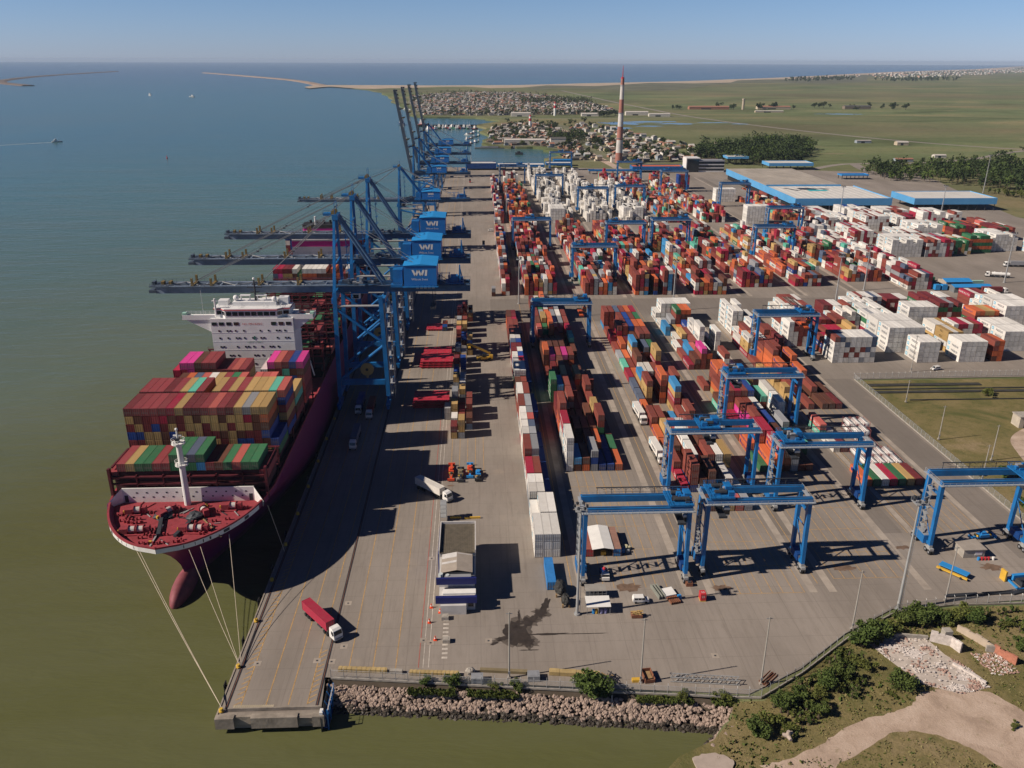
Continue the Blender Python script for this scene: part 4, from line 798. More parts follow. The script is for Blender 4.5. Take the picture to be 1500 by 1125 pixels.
def rtg_trolley(t, x, full=True, cab=0, up=19.0):
    tr = MB(); z = 23.8; rr = random.Random(int(x*10)+9)
    tr.box(x-3.4, -4.2, z, x+3.4, 4.2, z+.35, 0)
    for a in range(10 if full else 5):
        bx, by = x+rr.uniform(-2.8, 2.0), rr.uniform(-3.4, 2.6); tr.box(bx, by, z+.35, bx+rr.uniform(.6, 1.9), by+rr.uniform(.6, 1.6), z+rr.uniform(.9, 2.0), rr.choice((0, 0, 0, 1, 2)))
    for y in (-2.0, 1.6): tr.tube((x-1.8, y, z+1.2), (x+1.4, y, z+1.2), .62, 1, 10)
    tr.box(x+1.2, -1.6, z+.35, x+3.0, 1.4, z+2.5, 0)
    for y in (-4.2, 4.2): railing(tr, (x-3.4, y, z+.35), (x+3.4, y, z+.35), 1.1, 1.4)
    for xx in (x-3.4, x+3.4): railing(tr, (xx, -4.2, z+.35), (xx, 4.2, z+.35), 1.1, 1.7)
    to = tr.build('trolley', [BLUE, GREYD, GREY], t)
    cb = MB(); cb.box(x+1.0, -2.7, 17.9, x+2.7, -.8, 20.3, 0); cb.box(x+.98, -2.72, 18.2, x+2.72, -2.68, 19.6, 1); cb.box(x+.96, -2.5, 18.2, x+1.02, -1.0, 19.6, 1); cb.beam((x+1.8, -1.6, 20.3), (x+1.8, -2.0, z), .5, .5, 2); cb.build('operator_cab', [WHITE if cab == 0 else ORANGE, GLASS, BLUE], to)
    sp = MB(); sp.box(x-1.0, -6.0, up, x+.8, 6.0, up+.35, 0); sp.box(x-1.1, -1.8, up+.3, x+.9, 1.8, up+1.0, 0)
    for y in (-6.05, 5.65): sp.box(x-1.2, y, up-.25, x+1.1, y+.4, up+.4, 0)
    for a in (-.8, .6):
        for b_ in (-1.4, 1.4): sp.tube((x+a, b_, up+1), (x+a, b_, z), .05, 1, 5)
    sp.build('spreader', [mat('spreader_orange', (.55, .10, .03), .5) if cab else GREYD, GREYD], to)
PROT = rtg_proto()
RG = 'rubber-tyred yard cranes straddling the stacks'
def number_sign(t, s):
    mb = MB(); mb.text(s, (-14.27, -4.46, 15.0), (1, 0, 0), (0, .03, 1), 1.25); mb.build('lettering', WHITE, t)
RTGS = [(42.6, 196.5, 11.6, 0, None, 'front yard crane over the white tarpaulin shelter, trolley at its right end'), (76.8, 200, -10.4, 0, None, 'yard crane right of the front one, trolley left, standing on empty painted bays'),
    (77.2, 246, -2.0, 0, '8', 'yard crane marked 8, trolley mid-beam, over the end of the middle stacks'), (109.4, 234.5, -10.5, 0, None, 'yard crane left of the flat coloured container row, trolley at left'),
    (109.8, 295, -11, 0, '14', 'yard crane marked 14, trolley at left over the right stacks'), (148.0, 375.5, 8.6, 1, None, 'yard crane with orange cab hanging right, beside the white container blocks'),
    (42.4, 399, 9.6, 1, None, 'yard crane over the left stacks near the cross road, orange spreader at right'), (146.6, 208, 12.5, 0, None, 'yard crane parked by the grey hut near the right fence, leg with workshop under it'),
    (42.6, 630, -1.5, 0, None, 'yard crane beyond the cross road over the far left orange stacks'), (77.2, 533, -10.5, 0, None, 'yard crane just past the cross road over the far middle stacks'), (111.6, 614, -9, 0, None, 'yard crane behind the far middle one, over red stacks'), (148.5, 627, 9.6, 0, None, 'yard crane third from left beyond the cross road, cab hanging right'),
    (218, 596, 10.0, 1, None, 'yard crane at far right with orange cab, before the blue warehouse'), (255, 678, 9.0, 0, None, 'yard crane close below the corner of the blue warehouse'), (256, 822, 9.5, 1, None, 'yard crane beside the blue side wall of the warehouse'),
    (43, 975, 8, 0, None, 'distant yard crane at the end of the quayside orange stacks'), (78, 887, 0, 0, None, 'distant yard crane over the left reefer racks'), (111.4, 793, -3, 0, None, 'distant yard crane in front of the middle reefer racks'), (148.8, 805, -8, 0, None, 'distant yard crane right of the white reefer racks'),
    (113, 1118, 0, 0, None, 'farthest yard crane, seen against the harbour basin'), (184, 1007, 8, 0, None, 'distant yard crane below the striped chimney'), (218, 921, -8, 0, None, 'distant yard crane before the glass office block')]
for i, (x, y, tx, cab, num, lab) in enumerate(RTGS):
    t = dup(PROT, (x, y, 0), 0, lab, RG) if i else None
    if i == 0: t0 = (x, y, lab, tx, cab); continue
    rtg_trolley(t, tx, y < 500, cab, 19.2 if cab == 0 else 17)
    if num: number_sign(t, num)
PROT.location = (t0[0], t0[1], 0); PROT['label'] = t0[2]; PROT['group'] = RG; rtg_trolley(PROT, t0[3], True, 0, 19.5)
# ================================================================== THE CONTAINER SHIP
SX, SHB = -83.2, 22.9                                 # centreline, half beam
def _lvl(z, tab):
    for (z0, v0), (z1, v1) in zip(tab, tab[1:]):
        if z <= z1: return v0+(v1-v0)*max(0, (z-z0))/(z1-z0)
    return tab[-1][1]
def bow_y(z): return _lvl(z, [(-5, 203), (0, 202), (5, 199.5), (10, 194.8), (14, 190.3), (17, 187.2), (19, 186.2)])
def half(y, z):
    u = max(0.0, min(1.0, (y-bow_y(z))/_lvl(z, [(-5, 88), (0, 82), (5, 70), (10, 55), (14, 45), (17, 37), (19, 36)]))); p = _lvl(z, [(-5, 1.45), (0, 1.5), (5, 1.7), (10, 2.0), (14, 2.1), (17, 2.0), (19, 2.0)])
    b = SHB*(1-(1-u)**p)**_lvl(z, [(-5, 1.0), (5, 1.0), (10, .85), (14, .68), (17, .55), (19, .53)])
    s = max(0.0, (y-470)/46); return b*(1-(.55 if z < 5 else .12)*s*s)
SHIP = thing('container_ship', 'huge magenta container ship moored at the quay with red foredeck and white bridge', 'container ship', (SX, 350, 0))
ZL = [-5, -2.5, -2.4, 1, 4, 7, 10, 12.5, 15.2, 17.9]; us = [0, .004, .012, .025, .045, .07, .1, .135, .17, .21, .25, .3, .4, .6, .8, .9, .96, 1]
hb = MB(); nU = len(us)
for s_ in (-1, 1):
    o = len(hb.v)
    for z in ZL:
        for u in us:
            y0 = bow_y(z); y = y0+(516-y0)*u; hb.v.append((s_*half(y, z), y-350, z))
    for j in range(len(ZL)-1):
        for i in range(nU-1):
            q = (o+j*nU+i, o+j*nU+i+1, o+(j+1)*nU+i+1, o+(j+1)*nU+i); hb.f.append(q if s_ > 0 else q[::-1]); hb.m.append(1 if ZL[j] < -2.45 else 0); hb.c.append(None)
k = len(hb.v); w0, w1 = half(516, -5), half(516, 17.9); hb.add([(-w0, 166, -5), (w0, 166, -5), (w1, 166, 17.9), (-w1, 166, 17.9)], [(0, 1, 2, 3)])
def hull_mat():
    m, nt, b = new_mat('magenta_hull_paint'); f = noise(nt, .5, 6, .7, position(nt, (1, 1, .06))); f2 = noise(nt, .12, 5, .6, position(nt))
    c = mix(nt, maprange(nt, f, .5, .78, 0, .5), (.17, .008, .08), (.06, .010, .026)); c = mix(nt, maprange(nt, f2, .45, .7, 0, .3), c, (.21, .02, .10)); nt.links.new(c, b.inputs['Base Color']); b.inputs['Roughness'].default_value = .45; return m
HULLM = hull_mat(); BOOT = mat('faded_red_bottom_paint', (0.22, 0.060, 0.072), 0.65, var=.3, scale=.4)
hull = hb.build('hull', [HULLM, BOOT], SHIP, True)
bulb = MB(); bulb.ball((0, -149.6, -3.6), (2.8, 10.0, 4.2), 0, 18, 12); bulb.build('bulbous_bow', BOOT, hull, True)
# deck
dk = MB(); ys = [186.3]+[187+.9*i for i in range(28)]+[214, 220, 230, 300, 470, 500, 515.9]; L_ = [(half(y, 17.9)-.12, y-350) for y in ys]
dk.add([(-x, y, 16.4) for x, y in L_]+[(x, y, 16.4) for x, y in L_], [(i, len(L_)+i, len(L_)+i+1, i+1) for i in range(len(L_)-1)])
DECKR = mat('oxide_red_deck', (0.29, 0.040, 0.052), 0.75, var=.3, scale=.3); dk.build('deck', DECKR, SHIP)
bw = MB()
for s_ in (-1, 1):
    for (x0, y0), (x1, y1) in zip(L_[:34], L_[1:34]):
        if y0 > -118: break
        a = [(s_*(x0+.18), y0-.04, 16.3), (s_*(x1+.18), y1-.04, 16.3), (s_*(x1+.2), y1-.04, 17.6), (s_*(x0+.2), y0-.04, 17.6)]; bw.add(a, [(0, 1, 2, 3)], 0 if y0 < (-152 if s_ < 0 else -142) else 3)
        c = [(s_*(x0+.22), y0-.06, 17.6), (s_*(x1+.22), y1-.06, 17.6), (s_*(x1+.22), y1-.06, 18.1), (s_*(x0+.22), y0-.06, 18.1), (s_*(x0-.3), y0+.2, 18.1), (s_*(x1-.3), y1+.2, 18.1), (s_*(x1-.3), y1+.2, 16.4), (s_*(x0-.3), y0+.2, 16.4)]
        bw.add(c, [(0, 1, 2, 3), (3, 2, 5, 4), (4, 5, 6, 7)], 1)
    for yy in (189.2, 192, 196.5, 203, 211): 
        bw.add([(s_*(half(yy-.8, 17.9)+.12), yy-350-.8, 16.5), (s_*(half(yy+.8, 17.9)+.12), yy-350+.8, 16.5), (s_*(half(yy+.8, 17.9)+.14), yy-350+.8, 17.4), (s_*(half(yy-.8, 17.9)+.14), yy-350-.8, 17.4)], [(0, 1, 2, 3)], 2)
bw.build('bulwark', [WHITE, DECKR, GREYD, HULLM], hull)
bk = MB(); yb = 213.4-350                                             # white wave breaker across the foredeck
bk.box(-18.6, yb, 16.4, 18.6, yb+.4, 20.9); bk.add([(-18.6, yb, 16.4), (-21.9, yb-3.6, 16.4), (-21.9, yb-3.2, 17.8), (-18.6, yb, 20.9)], [(0, 1, 2, 3), (3, 2, 1, 0)]); bk.add([(18.6, yb, 16.4), (21.9, yb-3.6, 16.4), (21.9, yb-3.2, 17.8), (18.6, yb, 20.9)], [(0, 1, 2, 3), (3, 2, 1, 0)])
for i in range(12):
    for j in range(2):
        x = -15.6+i*2.8+j*1.1; bk.cbox((x, yb-.02, 18.1+j*1.4), (.5, .06, .4), 1)
for x in (-17.6, 17.6): bk.box(x-.5, yb-.05, 16.5, x+.5, yb, 18.7, 1)
bk.build('breakwater', [WHITE, GREYD], SHIP)
fm = MB(); fm.tube((0, yb-1.6, 16.4), (0, yb-1.6, 36), .95, 0, 14, .75); fm.tube((0, yb-1.6, 29), (0, yb-1.6, 29.4), 1.8, 0, 14); fm.tube((0, yb-1.6, 35.6), (0, yb-1.6, 36), 1.9, 0, 14); fo = fm.build('foremast', WHITE, SHIP)
ft = MB()
for z, r_ in ((29.4, 1.75), (36, 1.85)):
    P = [(r_*math.cos(2*PI*i/10), yb-1.6+r_*math.sin(2*PI*i/10), z) for i in range(11)]
    for a, b in zip(P, P[1:]): railing(ft, a, b, 1.0, 2)
ft.tube((0, yb-1.6, 36), (0, yb-1.6, 39.8), .35, 0, 8, .2); ft.box(-1.1, yb-1.8, 37.9, 1.1, yb-1.4, 38.2); ft.ball((0, yb-1.6, 39.9), .45, 0, 8, 5); ft.box(-.6, yb-2.3, 36.6, .6, yb-1.8, 37.4, 1); ft.build('lantern_top', [WHITE, GREYD], fo)
def winch(x, y, rz, n=2):
    mb = MB()
    for k in range(n): mb.tube((-1.0+2.2*k, 0, 1.3), (.6+2.2*k, 0, 1.3), .85, 1, 12); mb.tube((-1.2+2.2*k, 0, 1.3), (-1.0+2.2*k, 0, 1.3), 1.2, 0, 12); mb.tube((.6+2.2*k, 0, 1.3), (.8+2.2*k, 0, 1.3), 1.2, 0, 12)
    mb.box(-3.4, -1.0, .1, -1.4, 1.0, 1.9, 0); mb.box(-3.4, -1.5, 0, -1.4+2.2*n, 1.5, .35, 0); mb.box(-1.3+2.2*n, -.7, .3, 2.2*n, .8, 2.2, 0); mb.box(-4.0, -.3, .5, -3.4, .3, 1.2, 2)
    o = mb.build('mooring_winch', [DECKR, mat('rope_drum', (.5, .48, .45), .8), YELLOW], SHIP); o.location = (x, y-350, 16.4); o.rotation_euler = (0, 0, rz)
winch(-9.5, 196.5, .05); winch(6, 196.8, -.05); winch(-12, 207, .1, 1); winch(14, 208.5, 0, 1); winch(-3.5, 206.5, 1.0, 1); winch(6.5, 206, -1.0, 1)
dd = MB(); rr = random.Random(6)
for x, y in [(rr.uniform(-18, 18), rr.uniform(189.5, 211)) for _ in range(130)]:
    if abs(x) < half(y, 17)-2.5:
        q = rr.random()
        if q < .5: 
            for dx in (-.5, .5): dd.tube((x+dx, y-350, 16.4), (x+dx, y-350, 17.3), .28, 0, 8)
        elif q < .66: dd.box(x-.4, y-350-.3, 16.4, x+.4, y-350+.3, 17.1, rr.choice((0, 0, 0, 1, 3)))
        else: dd.beam((x, y-350, 16.55), (x+rr.uniform(-3, 3), y-350+rr.uniform(-3, 3), 16.55), .22, .2, rr.choice((0, 2, 3)))
for x, y in ((-4.5, 203.5), (4.5, 203)): dd.beam((x, y-350, 16.9), (x*.5, y-350-9, 16.9), 1.0, .8, 3); dd.ball((x, y-350+1.5, 16.9), (2.6, 2.2, 1.0), 3, 10, 6, .25, rr)
dd.beam((-2.8, 188.5-350, 16.4), (-2.8, 199.5-350, 17.0), .4, .3, 2); dd.beam((7, 203-350, 16.6), (14.5, 193.5-350, 16.6), .3, .2, 4)
dd.build('deck_fittings', [DECKR, YELLOW, GALV, GREYD, WOOD], SHIP)
# coamings, lashing bridges
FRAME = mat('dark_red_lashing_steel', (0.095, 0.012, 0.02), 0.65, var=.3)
lb = MB()
for i in range(18): 
    if i % 3 == 0: lb.box(-22.3+i*2.5, 215-350, 16.4, -22.0+i*2.5, 215.8-350, 24.2)
for z in (18.6, 21.2, 23.4): lb.box(-22.3, 215-350, z, 22.3, 215.8-350, z+.35)
for sx in (-1, 1): lb.box(22.0*sx-.35, 214.6-350, 16.4, 22.0*sx+.35, 215.8-350, 26.4); lb.box(22.0*sx-.25, 217.2-350, 25.5, 22.0*sx+.25, 229.5-350, 26)
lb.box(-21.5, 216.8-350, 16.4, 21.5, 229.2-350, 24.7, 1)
for y in (230.4, 251.8, 270.6, 287.2, 313, 329, 345, 361, 377, 393, 409, 425.5):
    for x in range(-22, 23, 4): lb.box(x-.2, y-350, 16.4, x+.2, y-350+.8, 28.5 if y > 288 else 25)
    for z in (19, 22, 25) + ((28.3,) if y > 288 else ()): lb.box(-22.6, y-350, z, 22.6, y-350+.9, z+.3)
    if y > 288: railing(lb, (-22.5, y-350, 28.6), (22.5, y-350, 28.6), 1.1, 2.5)
lb.box(-20.8, 231.5-350, 16.4, 20.8, 286-350, 21, 1); lb.box(-20.8, 313-350, 16.4, 20.8, 440-350, 20.2, 2)  # aft block is solid, painted near-black to stand for shade in the holds
lb.build('lashing_bridge', [FRAME, mat('hatch_cover_dark', (.07, .018, .024), .75, var=.3), mat('hold_shade_black', (.018, .010, .012), .85, var=.3)], SHIP)
# bridge deckhouse
SHW = mat('ship_white', (0.70, 0.70, 0.70), 0.5, var=.1, scale=.2)
bh = MB(); yf = 296-350
bh.box(-14.6, yf, 16.4, 15.4, yf+12, 46.2)
for i, z in enumerate((20.4, 23.8, 27.2, 30.6, 34, 37.4, 40.8)): bh.box(-14.65, yf-.06, z, 15.45, yf, z+.12)
bo = bh.build('deckhouse', SHW, SHIP)
rr = random.Random(8)
for j, z in enumerate((25.2, 28.6, 32.0, 35.4, 38.8, 41.6)):
    for i in range(9):
        if (i*5+j*3) % 7 == 0: continue
        x = -11.8+i*3.0; MB().cbox((x, yf-.08, z), (.62, .08, .62)).build('porthole', GLASS, bo)
        if (i+j) % 3 == 0: MB().cbox((x+1.1, yf-.08, z), (.62, .08, .62)).build('porthole', GLASS, bo)
for x0, x1 in ((-14.2, -12.4), (-11.6, -9.8), (-8.9, -7.1), (-6.2, -4.4), (7.4, 9.2), (10.1, 11.9), (12.8, 14.6)): MB().box(x0, yf-.1, 43.7, x1, yf-.02, 44.9).build('window', GLASS, bo)
INKG = mat('green_lettering', (.03, .16, .10), .6); tx = MB(); tx.text('SAFETY FIRST', (.8, yf-.09, 36.8), (1, 0, 0), (0, 0, 1), .95); tx.box(.1, yf-.1, 38.6, 1.5, yf-.02, 39.0); tx.box(.6, yf-.12, 38.1, 1.0, yf-.03, 39.5); tx.build('lettering', INKG, bo)
tx = MB(); tx.text('NO SMOKING', (.6, yf-.09, 43.8), (1, 0, 0), (0, 0, 1), 1.15); tx.build('lettering', RED, bo)
wh = MB(); zb_ = 46.2
P = [(-13.2, 2.2), (-10.6, 2.0), (-9, .2), (9.8, .2), (11.6, 2.0), (14, 2.2), (14, 9), (-13.2, 9)]
wh.prism([(x, yf+y) for x, y in P], zb_, 49.3, 0); wh.prism([(x*1.03, yf+y-.35) for x, y in P], 49.3, 49.55, 1); wh.prism([(x*1.02, yf+y-.2) for x, y in P], 49.55, 49.9, 0)
wo = wh.build('wheelhouse', [SHW, RED], SHIP)
for i in range(8): MB().box(-8.6+i*2.28, yf+.1, 47.3, -6.7+i*2.28, yf+.19, 48.7).build('window', GLASS, wo)
for a, b in ((P[0], P[1]), (P[1], P[2]), (P[3], P[4]), (P[4], P[5])):
    A, B = Vector((a[0], yf+a[1], 48)), Vector((b[0], yf+b[1], 48)); MB().beam(A.lerp(B, .1)+Vector((0, -.06, 0)), A.lerp(B, .9)+Vector((0, -.06, 0)), .1, 1.3).build('window', GLASS, wo)
for s_ in (-1, 1):
    wg = MB(); x0, x1 = (13.5, 22.8) if s_ > 0 else (-13.0, -25.0)
    a, b = sorted((x0, x1)); wg.box(a, yf+1, 45.6, b, yf+6.5, 46.25); wg.box(a, yf+1, 46.25, b, yf+1.12, 47.4); wg.box(b-.12 if s_ > 0 else a, yf+1, 46.25, b if s_ > 0 else a+.12, yf+6.5, 47.4)
    xr = 15.4 if s_ > 0 else -14.6; wg.add([(xr, yf+1.4, 40.6), (xr, yf+1.4, 45.6), (x1-s_*1.0, yf+1.4, 45.6), (xr, yf+5.5, 40.6), (xr, yf+5.5, 45.6), (x1-s_*1.0, yf+5.5, 45.6)], [(0, 1, 2), (5, 4, 3), (0, 2, 5, 3), (1, 4, 5, 2)])
    railing(wg, (a, yf+6.5, 46.25), (b, yf+6.5, 46.25), 1.1, 1.8); wg.box(x1-s_*.6-.7, yf+1.6, 46.25, x1-s_*.6+.7, yf+3.4, 48.0, 1); wg.box(x1-s_*3-.6, yf+2, 46.3, x1-s_*3+.6, yf+3.2, 46.9, 2); wg.build('bridge_wing', [SHW, mat('pale_green_box', (.30, .5, .42), .6), mat('turquoise_cover', (.05, .4, .35), .6)], SHIP)
rf = MB(); z = 49.9
for x in (-9, -4, 5, 11): railing(rf, (x, yf+1, z), (x, yf+9, z), 1.0, 1.6)
railing(rf, (-13, yf+2.6, z), (14, yf+2.6, z), 1.0, 1.6); railing(rf, (-13, yf+8.8, z), (14, yf+8.8, z), 1.0, 1.6)
rf.box(-7, yf+4, z, 9, yf+9.5, z+1.5); rf.box(9.5, yf+6, z, 13, yf+9, z+2.6); rf.box(-12.5, yf+5, z, -9, yf+8.4, z+1.8)
for x in (-2.5, 3.5):                                                  # arches of the radar deck
    rf.tube((x-1.6, yf+6, z+1.5), (x-1.6, yf+6, z+3.4), .22); rf.tube((x+1.6, yf+6, z+1.5), (x+1.6, yf+6, z+3.4), .22); rf.box(x-1.9, yf+5.2, z+3.4, x+1.9, yf+6.8, z+3.7)
rf.tube((1.2, yf+6, z+1.5), (1.2, yf+6, z+9.5), .45, 1, 8, .25); rf.box(-1.6, yf+5.8, z+6.4, 4.0, yf+6.2, z+6.7, 1); rf.box(-.4, yf+5.6, z+4.6, 2.8, yf+6.4, z+4.9, 1); rf.ball((1.2, yf+6, z+9.8), .5, 0, 8, 5); rf.ball((-6, yf+6, z+2.6), 1.1, 0, 10, 7); rf.ball((8.2, yf+5, z+2.4), 1.0, 0, 10, 7); rf.tube((-12.6, yf+1.5, z-2.5), (-12.6, yf+1.5, z+3.6), .35, 0, 8); rf.box(-13.6, yf+1.2, z+2.6, -11.6, yf+1.8, z+2.9); rf.tube((-18, yf+4, 46.3), (-18, yf+4, 56), .06, 0, 5)
rf.build('radar_mast', [SHW, GREYD], SHIP)
lf = MB()
for s_ in (-1, 1):
    x = 17.6*s_; lf.ball((x, yf+6, 26), (1.7, 4.6, 1.6), 0, 10, 6); lf.box(x-1.2, yf+4, 26.4, x+1.2, yf+8, 28, 0); lf.tube((x+2*s_, yf+2.5, 20), (x, yf+2.5, 29.5), .25, 1); lf.tube((x+2*s_, yf+9.5, 20), (x, yf+9.5, 29.5), .25, 1)
lf.build('lifeboat', [mat('lifeboat_pale', (.5, .55, .55), .5), WHITE], SHIP)
lc = MB(); lc.box(15.4, yf+1, 16.4, 17.6, yf+7, 29.4); lc.build('stair_tower', mat('pale_blue_shade', (.45, .53, .62), .6), SHIP)
# aft engine casing and magenta funnel
fu = MB(); ya = 444-350; fu.box(-15, ya, 16.4, 15.4, ya+12, 45.3, 0); fu.box(-15.05, ya-.05, 41.6, 15.45, ya+.0, 44.6, 1); fu.box(-15.08, ya-.02, 41.6, -15.0, ya+12, 44.6, 1); fu.box(15.4, ya, 41.6, 15.48, ya+12, 44.6, 1)
fu.box(-15, ya+.5, 45.3, 15.4, ya+11.5, 45.9, 0); fo = fu.build('engine_casing', [mat('casing_white', (.62, .60, .62), .5, var=.08), mat('magenta_band', (.50, .01, .24), .5, var=.08)], SHIP)
fn = MB(); fn.prism([(-9, ya+5), (8, ya+5), (9, ya+7), (9, ya+15), (-10, ya+15), (-10, ya+7)], 45.9, 50.6, 0); fn.prism([(-9.2, ya+4.8), (8.2, ya+4.8), (9.2, ya+7), (9.2, ya+15.1), (-10.2, ya+15.1), (-10.2, ya+7)], 50.6, 52.2, 1)
for x in (-6, -2.5, 1, 4.5): fn.tube((x, ya+10, 52.2), (x, ya+10, 54), .7, 1, 10)
fn.tube((-3, ya+7, 52.2), (-3, ya+7, 56.5), .5, 2, 8); fn.build('funnel', [mat('magenta_band', (.5, .01, .24)), mat('funnel_black', (.02, .02, .022), .7), WHITE], SHIP)
cr = MB()
for x in (-4.5, -2.2, 4): cr.tube((x, ya-2, 16.4), (x, ya-2, 36+x*.5), .45, 0, 8)
cr.beam((4, ya-2, 35), (9, ya-4, 33), .5, .6, 1); cr.box(3, ya-3, 31, 5, ya-1, 34, 1); cr.build('provision_crane', [GREY, RED], SHIP)
# ---- boxes on deck
SB = 'ship'; XC = [SX+(i-8.5)*2.5 for i in range(18)]
def bay(yf_, ri, ztop, cols, base=21.4, size=40):
    """cols: 18 strings read from the top down; a leading digit lowers that column by so many boxes"""
    for i, t in enumerate(cols):
        if not t: continue
        dn = 0
        if t[0].isdigit(): dn = int(t[0]); t = t[1:]
        n = max(1, round((ztop-dn*CH-base)/CH)); t = t+rnd(rng_s, max(1, n-len(t)), 'rrdnyyb') if len(t) < n else t[:n]
        stack(XC[i], yf_, t[::-1], SB, i, ri, size, ztop-dn*CH-n*CH)
rng_s = random.Random(77)
bay(215.8, 0, 30.2, ['2r', '1r', '1y', '1g', '1g', '1r', '1r', 'gg', 'gg', 'Sg', 'gB', '1r', '1n', '1gg', '1ss', '1gg', '1gg', '2r'], 24.8)
bay(231.6, 1, 38, ['dyd', 'rny', 'rdd', 'rrb', 'rRd', 'Rny', 'ydd', 'dyy', 'dny', 'rydd', 'syyd', 'rnyn', 'dydy', 'yyyn', 'GRy', 'ynnd', 'yon', '4bg'])
bay(244.6, 2, 38.2, ['rdd', 'rn', 'rd', 'dr', 'rn', 'yn', 'tn', 'rr', '1yd', 'yd', 'rn', 'yr', 'rr', 'yn', 'yn', 'yd', 'tr', 'sbry'])
bay(258.0, 3, 35, ['1n', '1r', 'n', 'o', 'S', 's', 'w', 'y', 'r', 'g', 's', '2n', 's', 's', 's', '2n', '2r', '1yt'])
bay(274.2, 4, 37, ['1Rd', 'mR', 'mm', 'nn', 'rn', 'rn', '1r', '1r', '1s', '1r', '4d', '4d', '1w', 'mn', 'sd', 'dt', 'bn', 'mn'], 21.4)
for i in range(14, 18): pass
for ri, (y, zt, sd_) in enumerate([(330, 24.6, 1), (346, 24.6, 2), (362, 25, 3), (378, 24, 4), (394, 24, 5), (410, 25, 6)]):
    rg = random.Random(sd_)
    for i in range(18):
        if rg.random() < .62: continue
        n = rg.choice((1, 1, 2)); stack(XC[i], y, rnd(rg, n, 'ggrrsSgn'), SB, i, 5+ri, 40, 20.3)
for i in range(8, 13): stack(XC[i], 314, 'rrwwwWWWWW'[0:9+(i < 12)], SB, i, 20, 40, 20.3)
rg = random.Random(9)
for i, t in enumerate(['RSd', 'Rms', 'dys', 'dyr', 'wnr', '1gbw', 'Won', 'Woo', 'Won', 'Wnn', 'Wn', '1n', 'on', '1od', '1d', 'wn', '1r', '1r']):
    dn = int(t[0]) if t[0].isdigit() else 0; t = t.lstrip('1')+'nd'; stack(XC[i], 427, t[::-1][:6], SB, i, 12, 40, 33.6-dn*CH-len(t)*CH)
for i, t in enumerate(['3y', '3y', '', '2ry', '2y', '', '', '', '', '', '', '', '2r', '2sw', '2t', '2rB', '2o', '2d']):
    if t: stack(XC[i], 430.5+11, 'nndryo', SB, i, 13, 20, 20.4) if False else None
for i in range(18):
    h = rg.choice((7, 8, 8, 9)); stack(XC[i], 462, rnd(rg, h, 'rrdsdBbw'), SB, i, 13, 40, 20.4); stack(XC[i], 478, rnd(rg, h-1, 'rrdsbw'), SB, i, 14, 40, 20.4)
# ---- mooring ropes
ROPE = mat('pale_mooring_rope', (0.55, 0.47, 0.36), .9); MOOR = [((-92.6, 194), (-57.3, 147.2), 'leftmost of three port bow'), ((-90.4, 190.6), (-57.3, 147.2), 'middle one of three port bow'), ((-88.6, 188.9), (-57.3, 147.2), 'innermost of three port bow'), ((-75.5, 188.2), (-57.3, 161.5), 'left of the two long starboard bow'), ((-73, 189.6), (-57.3, 161.5), 'right of the two long starboard bow'), ((-67.2, 195.5), (-57.3, 162.5), 'short steep')]
for (ax, ay), (bx, by), lab in MOOR:
    A, B = Vector((ax, ay, 16.2)), Vector((bx, by, .6)); P = [A.lerp(B, i/10)-Vector((0, 0, 1.1*math.sin(PI*i/10))) for i in range(11)]; mb = MB(); mb.path(P, .065, 0, 5)
    tag(mb.build('mooring_rope', ROPE), lab+' rope from the ship to the quay corner', 'rope', 'mooring ropes at the bow')
mb = MB(); mb.path([Vector((-60.5, 211, 16)), Vector((-57.2, 211, .6))], .08, 0, 5); tag(mb.build('mooring_rope', ROPE), 'short breast rope in the shade between hull and quay', 'rope', 'mooring ropes at the bow')
for vs_, fs_ in ((hb.v, hb.f), (bh.v, bh.f), (fu.v, fu.f)): OCCLUDERS.append(([(x+SX, y+350, z) for x, y, z in vs_], fs_))
